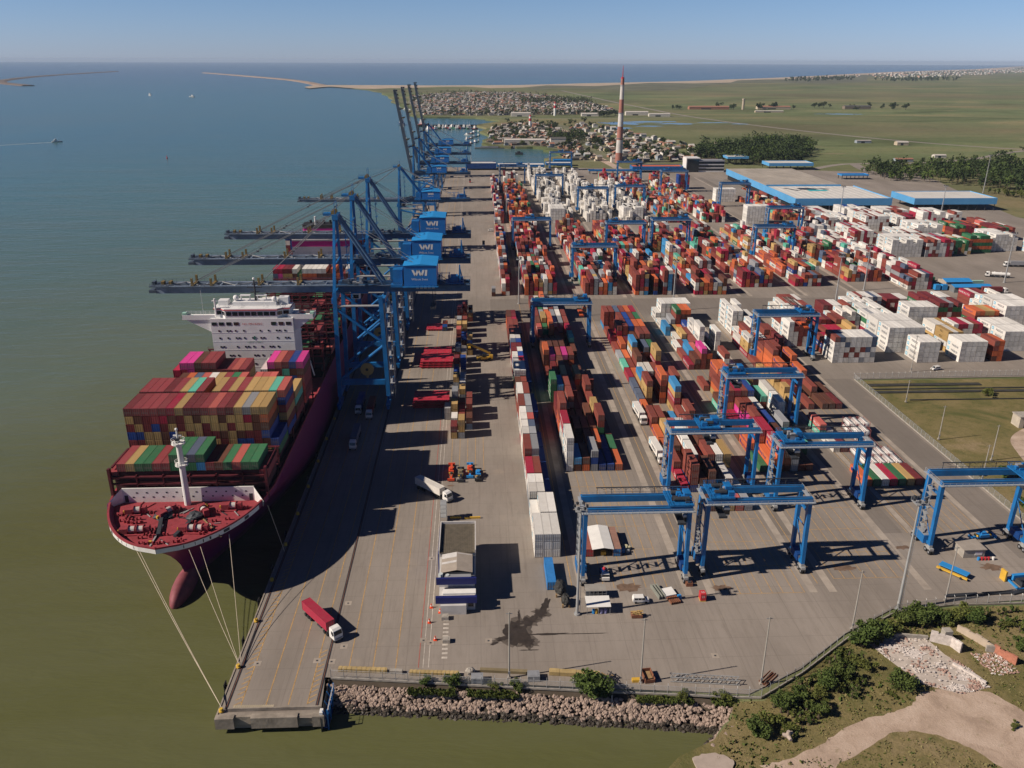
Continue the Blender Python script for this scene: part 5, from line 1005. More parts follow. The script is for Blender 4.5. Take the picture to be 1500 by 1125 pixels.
# ================================================================== VEHICLES AND SMALL THINGS ON THE QUAY
ASPHD = mat('cab_interior_dark', (.02, .02, .025), .6)
def truck(loc, heading, label, load='R', name='container_truck', length=12.19, cabc=WHITE, tank=False):
    """local +y is forwards; origin on the ground under the middle of the trailer"""
    t = thing(name, label, 'truck', (*loc, 0.02), heading, None); L = length
    ch = MB(); ch.box(-.55, -L/2, .95, .55, L/2+1.2, 1.25); ch.box(-1.2, -L/2+.1, 1.25, 1.2, -L/2+.4, 1.42)
    for y in (-L/2+1.4, -L/2+2.7, -L/2+4.0): ch.box(-1.15, y-.15, .45, 1.15, y+.15, .75)
    ch.box(-1.15, 1.2, .6, -.6, 3.2, 1.0); ch.box(.6, 1.2, .6, 1.15, 3.2, 1.0); ch.build('chassis', GREYD, t)
    for y in (-L/2+1.4, -L/2+2.7, -L/2+4.0, L/2-1.4, L/2-.1, L/2+3.4):
        for s_ in (-1, 1): MB().tube((s_*.72, y, .52), (s_*1.22, y, .52), .52, 0, 12).build('wheel', RUBBER, t)
    cb = MB(); y0 = L/2+1.35; cb.box(-1.24, y0, .75, 1.24, y0+2.3, 1.9); cb.add([(-1.24, y0, 1.9), (1.24, y0, 1.9), (1.24, y0+2.3, 1.9), (-1.24, y0+2.3, 1.9), (-1.18, y0+.05, 3.1), (1.18, y0+.05, 3.1), (1.18, y0+1.95, 3.1), (-1.18, y0+1.95, 3.1), (-1.1, y0+.1, 3.55), (1.1, y0+.1, 3.55), (1.1, y0+1.3, 3.45), (-1.1, y0+1.3, 3.45)], [(0, 1, 5, 4), (1, 2, 6, 5), (2, 3, 7, 6), (3, 0, 4, 7), (4, 5, 9, 8), (5, 6, 10, 9), (6, 7, 11, 10), (7, 4, 8, 11), (8, 9, 10, 11)])
    co = cb.build('cab', cabc, t)
    gl = MB(); gl.add([(-1.08, y0+2.30, 2.0), (1.08, y0+2.30, 2.0), (1.02, y0+2.0, 2.98), (-1.02, y0+2.0, 2.98)], [(0, 1, 2, 3)])
    gl.v = [(x, y+.03, z) for x, y, z in gl.v]; gl.build('windscreen', GLASS, co)
    for s_ in (-1, 1): MB().add([(s_*1.255, y0+.9, 1.95), (s_*1.255, y0+2.1, 1.95), (s_*1.21, y0+1.85, 2.9), (s_*1.21, y0+.95, 2.9)], [(0, 1, 2, 3)]).build('side_window', GLASS, co)
    MB().box(-1.2, y0+2.3, .5, 1.2, y0+2.5, 1.05).build('bumper', GREY if cabc is WHITE else cabc, co)
    for s_ in (-1, 1): MB().box(s_*.95-.2, y0+2.5, .75, s_*.95+.2, y0+2.56, .95).build('headlight', WHITE, co); MB().box(s_*1.5-.1, y0+2.0, 2.1, s_*1.5+.1, y0+2.1, 2.8).build('mirror', GREYD, co)
    if tank:
        tk = MB(); tk.tube((0, -L/2+.2, 2.3), (0, L/2, 2.3), 1.15, 0, 16); 
        for y in (-4, 0, 4): tk.box(-.35, y-.35, 3.4, .35, y+.35, 3.65); tk.box(-.9, y-.1, 1.2, .9, y+.1, 1.6)
        tk.build('tank', WHITE, t)
    return t, load
def truck_load(t, load, loc, heading, lab):
    o = bpy.data.objects.new('container', BODY[40]); COL.objects.link(o); o.color = (*PAL[load], 1); o.location = (*loc, 1.45); o.rotation_euler = (0, 0, heading+PI)
    d = bpy.data.objects.new('end_door', DOOR[40]); COL.objects.link(d); d.parent = o; d.color = o.color; tag(o, lab, 'container')
    m = mark_mesh(load, 40)
    if m and load in 'W': e = bpy.data.objects.new('lettering', m); COL.objects.link(e); e.parent = o
TR = 'trucks working on the terminal'
def rig(loc, head, lab, load, lab2): 
    t, l = truck(loc, head, lab); tag(t, group=TR)
    if load: truck_load(t, load, loc, head, lab2)
hd = math.atan2(-11.6, -13.9)   # direction (11.6,-13.9): rz such that +y maps onto it
def head(dx, dy): return math.atan2(-dx, dy)
rig((-41.6, 178.0), head(11.6, -13.9), 'white cab truck hauling a crimson container, alone on the sunny quay end', 'R', 'crimson container riding on the truck at the sunny quay end')
rig((-16.4, 246.2), head(11.5, -11.5), 'white cab truck turning out of the ship shadow beside the orange spreaders', 'w', 'off-white container riding on the truck beside the orange spreaders')
rig((65.3, 307.5), head(0.05, -1), 'white truck in the lane by the middle stacks, farther of the two', 'W', 'white container on the farther truck in the lane by the middle stacks')
rig((65.3, 273.0), head(0.05, -1), 'white truck in the lane by the middle stacks, nearer of the two', 'W', 'white container on the nearer truck in the lane by the middle stacks')
rig((-48.8, 322), head(0, -1), 'white cab truck in deep shade by the crane leg, at left', 'b', 'navy container on the left truck in deep shade by the crane')
rig((-43.9, 317), head(0, -1), 'white cab truck in deep shade under the crane, at right', 'd', 'dark red container on the right truck in deep shade under the crane')
rig((-46.6, 289), head(0, -1), 'white cab truck alone in deep shade beside the ship hull', 'S', 'slate blue container on the lone truck beside the ship hull')
rig((322, 490.5), head(1, -.08), 'truck with dark red container on the open yard road at far right', 'd', 'dark red container on the truck on the open yard road')
t, _ = truck((352, 530), head(-1, .35), 'white tanker truck driving on the yard road near the blue-roofed workshop', None, 'tanker_truck', 11, tank=True); tag(t, group=TR)
rig((383, 560), head(-1, .1), 'pale truck on the road beyond the white tanker', 'G', 'grey container on the truck beyond the white tanker')
def van(loc, rz, label):
    t = thing('van', label, 'van', (*loc, .02), rz); P = [(-2.15, .45), (-2.15, 1.0), (-1.35, 1.15), (-.75, 1.85), (1.95, 1.9), (2.15, 1.2), (2.15, .45)]
    b = MB(); n = len(P); b.add([(x, -.88, z) for x, z in P]+[(x, .88, z) for x, z in P], [(i, (i+1) % n, n+(i+1) % n, n+i) for i in range(n)]+[tuple(range(n-1, -1, -1)), tuple(range(n, 2*n))]); bo = b.build('body', WHITE, t)
    for s_ in (-1, 1):
        for x0, x1 in ((-.95, -.2), (-.05, .75), (.9, 1.75)): MB().box(x0, s_*.885-.01, 1.2, x1, s_*.885+.01, 1.72).build('side_window', GLASS, bo)
        for x in (-1.35, 1.4): MB().tube((x, s_*.7, .34), (x, s_*.92, .34), .34, 0, 12).build('wheel', RUBBER, t)
    MB().add([(-1.33, -.78, 1.19), (-1.33, .78, 1.19), (-.82, .72, 1.8), (-.82, -.72, 1.8)], [(0, 1, 2, 3)]).build('windscreen', GLASS, bo); bo.children
    return t
van((42.8, 183.6), PI, 'small white passenger van parked by the white-roofed shelter')
for i, (x, y, rz, l) in enumerate([(12.5, 700, 0, 'white van on the quay road beside the far container strip'), (215, 356, .3, 'white van by the fence below the white reefer blocks')]): van((x, y), rz, l)
t = thing('service_truck', 'white service truck parked under the front yard crane, red lamp on top', 'truck', (34.8, 195.2, .02), head(0, -1))
b = MB(); b.box(-1.0, -2.6, .5, 1.0, 2.4, .8, 1); b.box(-1.05, -2.7, .8, 1.05, .5, 1.3, 2); b.box(-1.05, .6, .6, 1.05, 2.5, 1.5); b.box(-1.0, .7, 1.5, 1.0, 2.1, 2.35); b.build('body', [WHITE, GREYD, BLUE_D], t); MB().box(-.9, 2.1, 1.55, .9, 2.14, 2.25).build('windscreen', GLASS, t); MB().ball((0, -1, 2.2), .55, 0, 8, 6).build('lamp', RED, t)
for x in (-.85, .85):
    for y in (-1.7, 1.6): MB().tube((x-.15, y, .42), (x+.15, y, .42), .42, 0, 12).build('wheel', RUBBER, t)
# reach stacker
t = thing('reach_stacker', 'yellow reach stacker with raised boom behind the narrow quay stacks', 'reach stacker', (3.2, 377, .02), R(96)); b = MB(); b.box(-1.6, -4, .9, 1.6, 3.6, 2.0); b.box(-1.5, -4.2, 1.2, 1.5, -2.4, 2.8); b.build('body', YELLOW, t)
MB().beam((0, -3, 3.4), (0, 7.2, 8.6), .9, 1.0).build('boom', YELLOW, t); b = MB(); b.box(-3.0, 6.6, 7.2, 3.0, 7.8, 7.7); b.build('spreader', YELLOW, t); b = MB(); b.box(-.9, -1.2, 2.0, .9, .8, 3.6); b.build('cab', GLASS, t)
for x in (-1.5, 1.5):
    for y in (-2.6, 2.4): MB().tube((x-.4, y, .85), (x+.4, y, .85), .85, 0, 14).build('wheel', RUBBER, t)
for x, y, l in ((6, 640, 'small forklift on the open quay road far along'), (-6, 1000, 'red forklift on the open quay near the basin')):
    t = thing('forklift', l, 'forklift', (x, y, .02)); b = MB(); b.box(-1, -2, .5, 1, 1.5, 1.8); b.box(-.9, -1.2, 1.8, .9, .6, 3, 1); b.build('body', [WHITE if y < 800 else RED, GREYD], t); MB().box(-1, 1.6, .1, 1, 1.9, 4).build('lift_mast', GREYD, t)
    for s_ in (-1, 1):
        for yy in (-1.2, 1.1): MB().tube((s_*.7, yy, .5), (s_*1.05, yy, .5), .5, 0, 10).build('wheel', RUBBER, t)
# spreaders parked on the quay road
def spreader(loc, lab, c, c2, L=12.0, rz=0.0):
    t = thing('container_spreader', lab, 'spreader', (*loc, .02), rz, 'container spreaders parked on the quay road'); b = MB(); b.box(-.55, -L*.28, .5, -.25, L*.28, 1.1); b.box(.25, -L*.28, .5, .55, L*.28, 1.1); b.box(-.9, -1.6, .9, .9, 1.6, 1.7); b.box(-.5, -.9, 1.7, .5, .9, 2.3); fr = b.build('frame', c, t)
    for s_ in (-1, 1): e = MB(); e.box(-.35, s_*L*.28-.3, .55, .35, s_*L*.5+.3, 1.0); e.box(-1.2, s_*L*.5-.25, .3, 1.2, s_*L*.5+.25, 1.1); e.build('end_beam', c2, t)
    for q in (-2.2, 2.2): MB().tube((-.8, q, 1.3), (.8, q, 1.3), .28, 0, 8).build('roller', YELLOW, fr)
    d = MB(); d.box(-.6, .9, 1.1, .6, 2.2, 1.6); d.box(-.3, -2.9, 1.1, .5, -2.0, 1.7); d.build('motor', GREYD, fr)
spreader((-9.6, 259.5), 'long orange-red container spreader, leftmost of the parked four', mat('red_orange', (.62, .075, .03), .55), mat('red_orange', (.6, .07, .03)))
spreader((-6.3, 257.5), 'dark tan container spreader between the two orange ones', mat('dull_tan', (.20, .16, .10), .7), GREYD, 9.5)
spreader((-3.1, 260.5), 'orange container spreader with blue end beams, third of the parked four', mat('red_orange', (.62, .075, .03), .55), BLUE_L, 10)
spreader((-.2, 257), 'blue container spreader, rightmost of the parked four', BLUE_L, RUBBER, 8)
spreader((152.6, 211), 'bright blue spreader lying by the grey hut under the parked crane', BLUE_L, BLUE_L, 7.5, R(98))
# ship hatch covers stacked on the quay
HC = mat('crimson_hatch_cover', (.40, .025, .045), .6, var=.25, scale=.3)
def hatch(x0, y0, w, d, z, lab):
    t = thing('hatch_cover', lab, 'hatch cover', (x0+w/2, y0+d/2, z), 0, 'hatch covers stacked on the quay'); b = MB(); b.box(-w/2+.5, -d/2+.4, .0, w/2-.5, d/2-.4, .75); b.box(-w/2, -d/2, .75, w/2, d/2, 1.0); b.build('panel', HC, t)
    e = MB()
    for i in range(5): e.box(-w/2+1+i*(w-2)/5, -d/2-.18, .1, -w/2+1.3+i*(w-2)/5, -d/2+.4, .95)
    e.build('stiffener', HC, t); f = MB()
    for i in range(5):
        for y in (-d/2+.6, 0, d/2-.9): f.box(-w/2+1+i*(w-2.6)/4, y, 1.0, -w/2+1.4+i*(w-2.6)/4, y+.3, 1.14)
    f.build('lashing_socket', mat('socket_pale', (.4, .2, .2), .6), t)
for k in range(3): hatch(-27.2+.25*k, 366+.2*k, 15.3, 11.5, .05+k*1.15, f'crimson hatch cover, {("lowest", "middle", "top")[k]} in the farther front stack of three')
for k in range(2): hatch(-25.8-.3*k, 381.5, 13.5, 9.5, .05+k*1.15, f'crimson hatch cover, {("lower", "upper")[k]} in the stack of two behind the three')
for k in range(3): hatch(-27.3+.3*k, 318, 14.8, 12, .05+k*1.15, f'crimson hatch cover, {("lowest", "middle", "top")[k]} in the nearest half-shaded stack')
hatch(-27, 424, 9, 10, .05, 'single faded crimson hatch cover lying farthest along the quay')
for x, y, c, l in ((-17.2, 433, ORANGE, 'orange'), (-17.2, 426, BLUE_D, 'dark blue')): t = thing('equipment_box', f'{l} equipment box beside the farthest hatch cover', 'box', (x, y, .02)); b = MB(); b.box(-1.3, -2.5, .3, 1.3, 2.5, 2.4); b.box(-1.4, -2.6, 0, 1.4, 2.6, .3, 1); b.build('body', [c, GREYD], t); MB().box(-.9, -2.56, .5, .9, -2.5, 2.1).build('door', GREYD, t)
# ================================================================== OFFICE ON THE QUAY
t = thing('quay_office', 'flat-roofed quay office in steps with navy bands and brown-grey roof', 'office', (-6.2, 195, 0))
WB = mat('office_wall_white', (.56, .54, .52), .6, var=.15); NAVY = mat('navy_fascia', (.012, .018, .12), .5, var=.1)
b = MB(); b.box(-5, 1, 0, 5, 16, 8.4); b.box(-4.7, -9, 0, 4.7, 1, 7.2); b.box(-4.6, -13, 0, 4.8, -9, 4.4); b.box(-4.2, -15, 0, 2.5, -13, 2.8); wo = b.build('wall', WB, t)
b = MB(); b.box(-5.1, .8, 8.4, -4.85, 16.2, 9.5); b.box(4.85, .8, 8.4, 5.1, 16.2, 9.5); b.box(-4.85, 15.9, 8.4, 4.85, 16.2, 9.5); b.build('parapet', WB, t)
b = MB(); b.box(-4.85, .8, 8.4, 4.85, 15.9, 8.7); 
for i in range(19): b.box(-4.8+i*.5, .9, 8.7, -4.72+i*.5, 15.8, 8.76)
b.build('roof', mat('brown_grey_sheet', (.135, .115, .085), .7, var=.3, scale=.7), t)
b = MB(); b.add([(-4.2, -8, 8.2), (0, -8, 9.0), (0, .8, 9.0), (-4.2, .8, 8.2), (4.2, -8, 8.2), (4.2, .8, 8.2)], [(0, 1, 2, 3), (1, 4, 5, 2)], 0); b.quad((-4.1, -4.2, 8.26), (-.1, -4.2, 9.02), (-.1, -3.2, 9.02), (-4.1, -3.2, 8.26), 1); b.quad((-4.1, -1.6, 8.26), (-.1, -1.6, 9.02), (-.1, .7, 9.02), (-4.1, .7, 8.26), 1); b.quad((.1, .0, 9.02), (4.1, .0, 8.26), (4.1, .4, 8.26), (.1, .4, 9.02), 1); b.box(-4.2, -8, 7.4, 4.2, .8, 8.15, 2)
b.build('gable_roof', [mat('beige_sheet', (.36, .31, .26), .6, var=.15), mat('pale_rooflight', (.56, .54, .52), .5), GREYD], t)
b = MB(); b.box(-5.4, -10.3, 6.0, 5.2, -9.6, 7.9); b.box(-5.5, -14.2, 2.9, 5.3, -13.2, 4.7); b.build('navy_fascia', NAVY, t)
b = MB(); b.box(-3.6, -12.6, 4.4, 5.0, -10.6, 4.9, 0); b.box(-3.2, -9.6, 7.2, 3.8, -8.2, 7.9, 1); b.build('terrace_roof', [WHITE, GREY], t)
for x in (-3.6, -1.4, .8, 3.0): MB().box(x, -13.06, 1.0, x+1.4, -12.98, 2.4).build('window', GLASS, t)
MB().box(-5.3, 1, .2, -5.02, 15.5, 8.2).build('banner_panel', mat('deep_blue_banner', (.01, .04, .22), .5), t)
b = MB(); b.tube((-4.2, -8.6, 7.2), (-4.2, -8.6, 8.4), .6); b.tube((-2.4, -8.7, 7.2), (-2.4, -8.7, 8.1), .5); b.build('water_tank', mat('pale_tank', (.5, .55, .55), .5), t)
OCCLUDERS.append(([(-11.5, 180, 0), (-1, 180, 0), (-1, 211, 8.5), (-11.5, 211, 8.5)], [(0, 1, 2, 3)]))
t = thing('scaffold_tower', 'small galvanised scaffold tower behind the quay office', 'scaffold', (-11.2, 228.5, 0)); b = MB()
for x in (-.9, .9):
    for y in (-1.6, 1.6): b.beam((x, y, 0), (x, y, 6), .1, .1)
b.build('upright', GALV, t); b = MB()
for z in (1.5, 3, 4.5, 6): b.box(-.95, -1.65, z, .95, 1.65, z+.08)
b.build('platform', GALV, t)
for i, (x, y, l, rz, lab) in enumerate([(-7.5, 229, 3.5, 0, 'short yellow barrier beam behind the quay office, at left'), (-2.2, 228.6, 5, .05, 'longer yellow barrier beam behind the quay office, at right')]): b = MB(); b.box(-l/2, -.25, 0, l/2, .25, .6); o = b.build('barrier_beam', YELLOW); o.location = (x, y, .02); o.rotation_euler = (0, 0, rz); tag(o, lab, 'barrier')
def cone(x, y, lab):
    b = MB(); b.box(-.45, -.45, 0, .45, .45, .12); b.tube((0, 0, .1), (0, 0, 1.3), .36, 0, 10, .08); b.tube((0, 0, .55), (0, 0, .8), .275, 1, 10, .225); o = b.build('traffic_cone', [mat('cone_orange', (.75, .09, .03), .5), WHITE]); o.location = (x, y, .02); tag(o, lab, 'cone', 'orange cones by the quay office')
cone(-13.0, 183.2, 'orange cone by the front corner of the quay office'); cone(-13.2, 176.9, 'orange cone below the office front, on the white line'); cone(-11.4, 170, 'orange cone nearest the camera beside the concrete block'); cone(-10.6, 181.0, 'orange cone at the office doorstep')
for x, y, l in ((-9.2, 178.4, 'farther'), (-8.6, 169.3, 'nearer')): b = MB(); b.box(-.9, -.8, 0, .9, .8, 1.0); b.box(-.5, -.5, 1.0, .5, .5, 1.06); o = b.build('concrete_block', CONC); o.location = (x, y, .02); tag(o, l+' small concrete block by the cones below the office', 'block')
o = body_mb(12.19).build('container', mat('worn_blue_box', (.035, .20, .50), .6, var=.2, scale=.7)); o.location = (19.5, 195.8, .02); tag(o, 'single blue container standing alone before the white stack of three', 'container'); d = doors_mb(12.19).build('end_door', [BLUE_L, BAR], o)
# tarpaulin-covered heaps
for x, y, r_, h, l in ((21.7, 188.6, 1.7, 3.2, 'larger dark tarpaulin-covered machine beside the tall mast'), (22.6, 183.4, 1.2, 2.6, 'smaller dark tarpaulin-covered machine before the larger one')):
    t = thing('covered_machine', l, 'machine', (x, y, .02)); rr = random.Random(int(x*9)); b = MB(); b.ball((0, 0, h*.55), (r_, r_*1.6, h*.5), 0, 12, 8, .14, rr); b.build('tarpaulin', mat('dark_tarpaulin', (.035, .035, .033), .75, var=.3, scale=.8), t); b = MB()
    for px in (-r_*.7, r_*.7):
        for py in (-r_*1.2, r_*1.2): b.box(px-.2, py-.3, 0, px+.2, py+.3, .9)
    b.build('timber_foot', WOOD, t)
# ================================================================== MASTS AND POLES
def mast(x, y, h, lab, head_=True, r=.42):
    t = thing('light_mast', lab, 'light mast', (x, y, 0), 0, 'tall floodlight masts of the terminal'); b = MB(); b.tube((0, 0, 0), (0, 0, h), r, 0, 10, r*.42); b.tube((0, 0, 0), (0, 0, .5), r*1.9, 0, 10); p = b.build('pole', GALV, t)
    if r > .3:
        l = MB(); 
        for q in (-.25, .25): l.beam((r+.35, q, .5), (r+.25, q, h-1), .06, .06)
        z = .8
        while z < h-1.5: l.box(r+.27, -.25, z, r+.36, .25, z+.05); z += 1.0
        l.build('ladder', GALV, t)
    hd_ = MB(); hd_.box(-1.5, -1.5, h-.3, 1.5, 1.5, h-.2); railing(hd_, (-1.5, -1.5, h-.2), (1.5, -1.5, h-.2), 1, 1.5); railing(hd_, (-1.5, 1.5, h-.2), (1.5, 1.5, h-.2), 1, 1.5); hd_.build('platform', GALV, t)
    for k in range(6): a = 2*PI*k/6; MB().cbox((1.55*math.cos(a), 1.55*math.sin(a), h+.75), (.55, .55, .6), 0, a).build('floodlight', GREYD, t)
for x, y, h, l in [(25.2, 178.9, 31.6, 'tall floodlight mast in front of the front yard crane'), (110.2, 177.6, 32.4, 'tall floodlight mast by the diagonal fence above the bushes'), (113.4, 458.2, 29, 'floodlight mast in the middle of the cross road'), (25, 475.5, 27, 'floodlight mast at the left end of the cross road'), (209.3, 459.4, 31, 'floodlight mast by the low reefer rows on the cross road'), (346, 516, 32, 'floodlight mast on the open road near the blue-roofed workshop'), (330, 742, 30, 'floodlight mast before the blue warehouse front'), (425, 744, 30, 'floodlight mast before the blue canopy'), (-5, 1130, 32, 'floodlight mast by the basin at the end of the quay'), (28, 757, 28, 'floodlight mast among the far quayside stacks'), (166, 712, 28, 'floodlight mast among the distant colour blocks'), (245, 500, 28, 'floodlight mast beside the distant pale block'), (560, 905, 40, 'slim mast by the right wood')]: mast(x, y, h, l)
def pole(x, y, h, lab):
    t = thing('utility_pole', lab, 'pole', (x, y, -.1), 0, 'plain concrete poles along the fence'); MB().tube((0, 0, 0), (0, 0, h), .22, 0, 8, .13).build('shaft', mat('pole_concrete', (.33, .31, .28), .85), t); b = MB(); b.box(-.35, -.35, .0, .35, .35, .5); b.build('footing', CONC, t); b = MB(); b.box(-.75, -.06, h-.5, .75, .06, h-.38); b.box(-.25, -.3, 1.4, .25, -.1, 2.1); b.build('crossarm', GREY, t)
for x, y, h, l in [(6.5, 155.7, 18.7, 'concrete pole by the sea fence right of the oil stain'), (37, 152.9, 18.2, 'concrete pole by the rusty skip at the sea fence'), (64.9, 151.3, 19, 'concrete pole by the rusty pipe bundle'), (94.6, 170, 17.8, 'concrete pole at the yellow box on the diagonal fence'), (124.9, 181, 17, 'concrete pole near the blue panel trailer'), (202, 353.6, 18, 'pole between the white reefer blocks and the fence, at left'), (259, 352, 18, 'pole between the white reefer blocks and the fence, at right'), (186.5, 263, 14, 'pole standing in the grass field, nearer'), (176.5, 281, 14, 'pole close to the side fence, in the middle'), (173.5, 247, 14, 'pole close to the side fence, nearest'), (182, 318, 10, 'pole by the dark rail bed in the field'), (214, 283, 11, 'pole by the pale hut in the field')]: pole(x, y, h, l)
# ================================================================== FENCES
def fence_mat():
    m, nt, b = new_mat('chain_link'); tr = nt.nodes.new('ShaderNodeBsdfTransparent'); mx = nt.nodes.new('ShaderNodeMixShader'); mx.inputs[0].default_value = .2
    b.inputs['Base Color'].default_value = (.42, .44, .45, 1); b.inputs['Roughness'].default_value = .6; out = nt.nodes['Material Output']; nt.links.new(tr.outputs[0], mx.inputs[1]); nt.links.new(b.outputs[0], mx.inputs[2]); nt.links.new(mx.outputs[0], out.inputs['Surface']); return m
LINK = fence_mat(); FPOST = MB().tube((0, 0, 0), (0, 0, 2.6), .07, 0, 5).tube((0, 0, 2.55), (0, .4, 2.95), .04, 0, 4).mesh('post', GALV)
def fence(pts, lab, h=2.4, step=3.0, z=0.0, low=False):
    t = thing('chain_link_fence', lab, 'fence', (pts[0][0], pts[0][1], z)); ox, oy = pts[0]; mp, po, bs_ = MB(), MB(), MB()
    for (x0, y0), (x1, y1) in zip(pts, pts[1:]):
        a, b = Vector((x0-ox, y0-oy, 0)), Vector((x1-ox, y1-oy, 0)); n = max(1, round((b-a).length/step)); mp.quad(a+Vector((0, 0, .3)), b+Vector((0, 0, .3)), b+Vector((0, 0, h)), a+Vector((0, 0, h)))
        for i in range(n): q = a.lerp(b, i/n); o = bpy.data.objects.new('post', FPOST); COL.objects.link(o); o.parent = t; o.location = q; o.rotation_euler = (0, 0, math.atan2(b.y-a.y, b.x-a.x))
        po.tube(a+Vector((0, 0, h)), b+Vector((0, 0, h)), .04, 0, 4); bs_.beam(a+Vector((0, 0, .1)), b+Vector((0, 0, .1)), .3, .5)
    mp.build('wire_panel', LINK, t); po.build('top_rail', GALV, t); bs_.build('kerb', CONC, t)
fence([(-35.2, 157.2), (-20, 155.6), (0, 153.2), (30, 150), (58, 147.2), (63.5, 146.8)], 'long chain-link fence on the sea edge above the stone slope')
fence([(63.5, 146.8), (76, 154.6), (92.6, 167), (109.5, 176.7), (126, 179.0), (160, 179)], 'chain-link fence running diagonally above the green bushes')
fence([(171.2, 200), (171.4, 345)], 'straight chain-link fence between the yard lane and the grass field', 2.6); fence([(171.4, 345.6), (330, 349)], 'chain-link fence between the white reefer blocks and the grass field', 2.6)
# ================================================================== THINGS ALONG THE SEA FENCE
def log(x0, y0, x1, y1, w, h, m, name, lab, cat, ribs=0):
    L = math.hypot(x1-x0, y1-y0); b = MB(); b.box(-L/2, -w/2, 0, L/2, w/2, h)
    for i in range(ribs): b.box(-L/2+.2+i*L/ribs, -w/2-.04, .05, -L/2+.2+i*L/ribs+L/ribs*.55, w/2+.04, h+.05)
    o = b.build(name, m); o.location = ((x0+x1)/2, (y0+y1)/2, .02); o.rotation_euler = (0, 0, math.atan2(y1-y0, x1-x0)); tag(o, lab, cat); return o
BY = mat('worn_yellow_concrete', (.42, .31, .14), .85, var=.3); log(-33.8, 159.8, -22.3, 158.8, 1.0, .9, BY, 'barrier_block', 'yellow-topped barrier block, first from the quay corner', 'barrier', 10); log(-16.9, 157.9, -5.3, 157.0, 1.0, .9, BY, 'barrier_block', 'yellow-topped barrier block below the zebra stripes', 'barrier', 12)
log(16, 156.8, 27.8, 155.4, 1.3, 1.0, BY, 'barrier_block', 'wide yellow barrier block right of the first concrete pole', 'barrier', 3); log(-.3, 158.3, 10.9, 157.1, .9, .7, mat('olive_beam', (.20, .16, .09), .85), 'timber_beam', 'long olive beam lying behind the first concrete pole', 'beam'); log(-21.6, 158.6, -18.6, 158.3, .9, .9, CONC, 'barrier_block', 'short grey barrier block between the yellow ones', 'barrier')
log(-55.2, 147.9, -46.3, 147.7, .9, .8, mat('pale_ribbed_concrete', (.42, .36, .26), .85), 'barrier_block', 'pale ribbed barrier block on the quay end', 'barrier', 20)
for x, y, r_, l in ((-2.6, 157.6, .9, 'round grey concrete anchor at the sea fence'),): b = MB(); b.ball((0, 0, .7), (1.2, .9, .9), 0, 12, 7, .1); o = b.build('concrete_anchor', CONC); o.location = (x, y, 0); tag(o, l, 'anchor block')
for x, y, l in ((-1.0, 154.9, 'left'), (12.2, 155.2, 'right')): b = MB(); b.box(-1.4, -1.1, 0, 1.4, 1.1, 1.5); b.box(-1.0, -.7, 1.5, 1.0, .7, 1.55); o = b.build('cabinet', GREY); o.location = (x, y, .02); tag(o, f'{l} grey metal cabinet behind the sea fence', 'cabinet')
t = thing('skip', 'rust brown open skip standing by the second concrete pole', 'skip', (39.0, 154.4, .02), .1); b = MB(); b.box(-1.0, -1.7, 0, 1.0, 1.7, .15); b.box(-1.2, -1.9, .1, -1.05, 1.9, 1.3); b.box(1.05, -1.9, .1, 1.2, 1.9, 1.3); b.box(-1.05, 1.75, .1, 1.05, 1.9, 1.3); b.box(-1.05, -1.9, .1, 1.05, -1.75, 1.0); b.build('body', RUST, t); b = MB(); b.box(-.9, -1.6, .2, .9, 1.6, .6); b.build('load', WOOD, t)
b = MB(); b.box(-1.1, -.5, 0, 1.1, .5, .7); b.box(-.9, -.3, .7, .9, .3, .74); o = b.build('barrier_block', YELLOW); o.location = (36.2, 153.4, .02); tag(o, 'small yellow block at the foot of the second concrete pole', 'barrier')
t = thing('pallet_pile', 'heap of broken pallets and scrap by the sea fence', 'scrap pile', (29.6, 154.2, .02)); rr = random.Random(2); b = MB()
for i in range(16): b.cbox((rr.uniform(-1.3, 1.3), rr.uniform(-1.1, 1.1), .15+.09*i), (rr.uniform(1, 2.2), .2, .08), rr.choice((0, 1)), rr.uniform(0, 3))
b.build('scrap_heap', [WOOD, GREYD], t)
t = thing('lattice_truss', 'long pale steel lattice section lying by the sea fence', 'truss', (52, 152.6, .02), math.atan2(-1.9, 16)); b = MB()
for y in (-.7, .7):
    for z in (.15, 1.35): b.beam((-8, y, z), (8, y, z), .16, .16)
b.build('chord', GALV, t); b = MB(); k = 0
for i in range(16):
    for y in (-.7, .7): b.beam((-8+i, y, .15 if k % 2 else 1.35), (-7+i, y, 1.35 if k % 2 else .15), .1, .1)
    b.beam((-8+i, -.7, 1.35), (-7+i, .7, 1.35), .1, .1); k += 1
b.build('diagonal', GALV, t)
b = MB(); rr = random.Random(3)
for i in range(9): b.tube((-2.6, -.9+i*.22, .2+.18*(i % 3)), (2.6, -.9+i*.22+rr.uniform(-.2, .2), .2+.18*(i % 3)), .11, 0, 6)
o = b.build('pipe_bundle', RUST); o.location = (67, 152.8, .02); o.rotation_euler = (0, 0, .75); tag(o, 'bundle of rusty pipes at the bend of the sea fence', 'pipes')
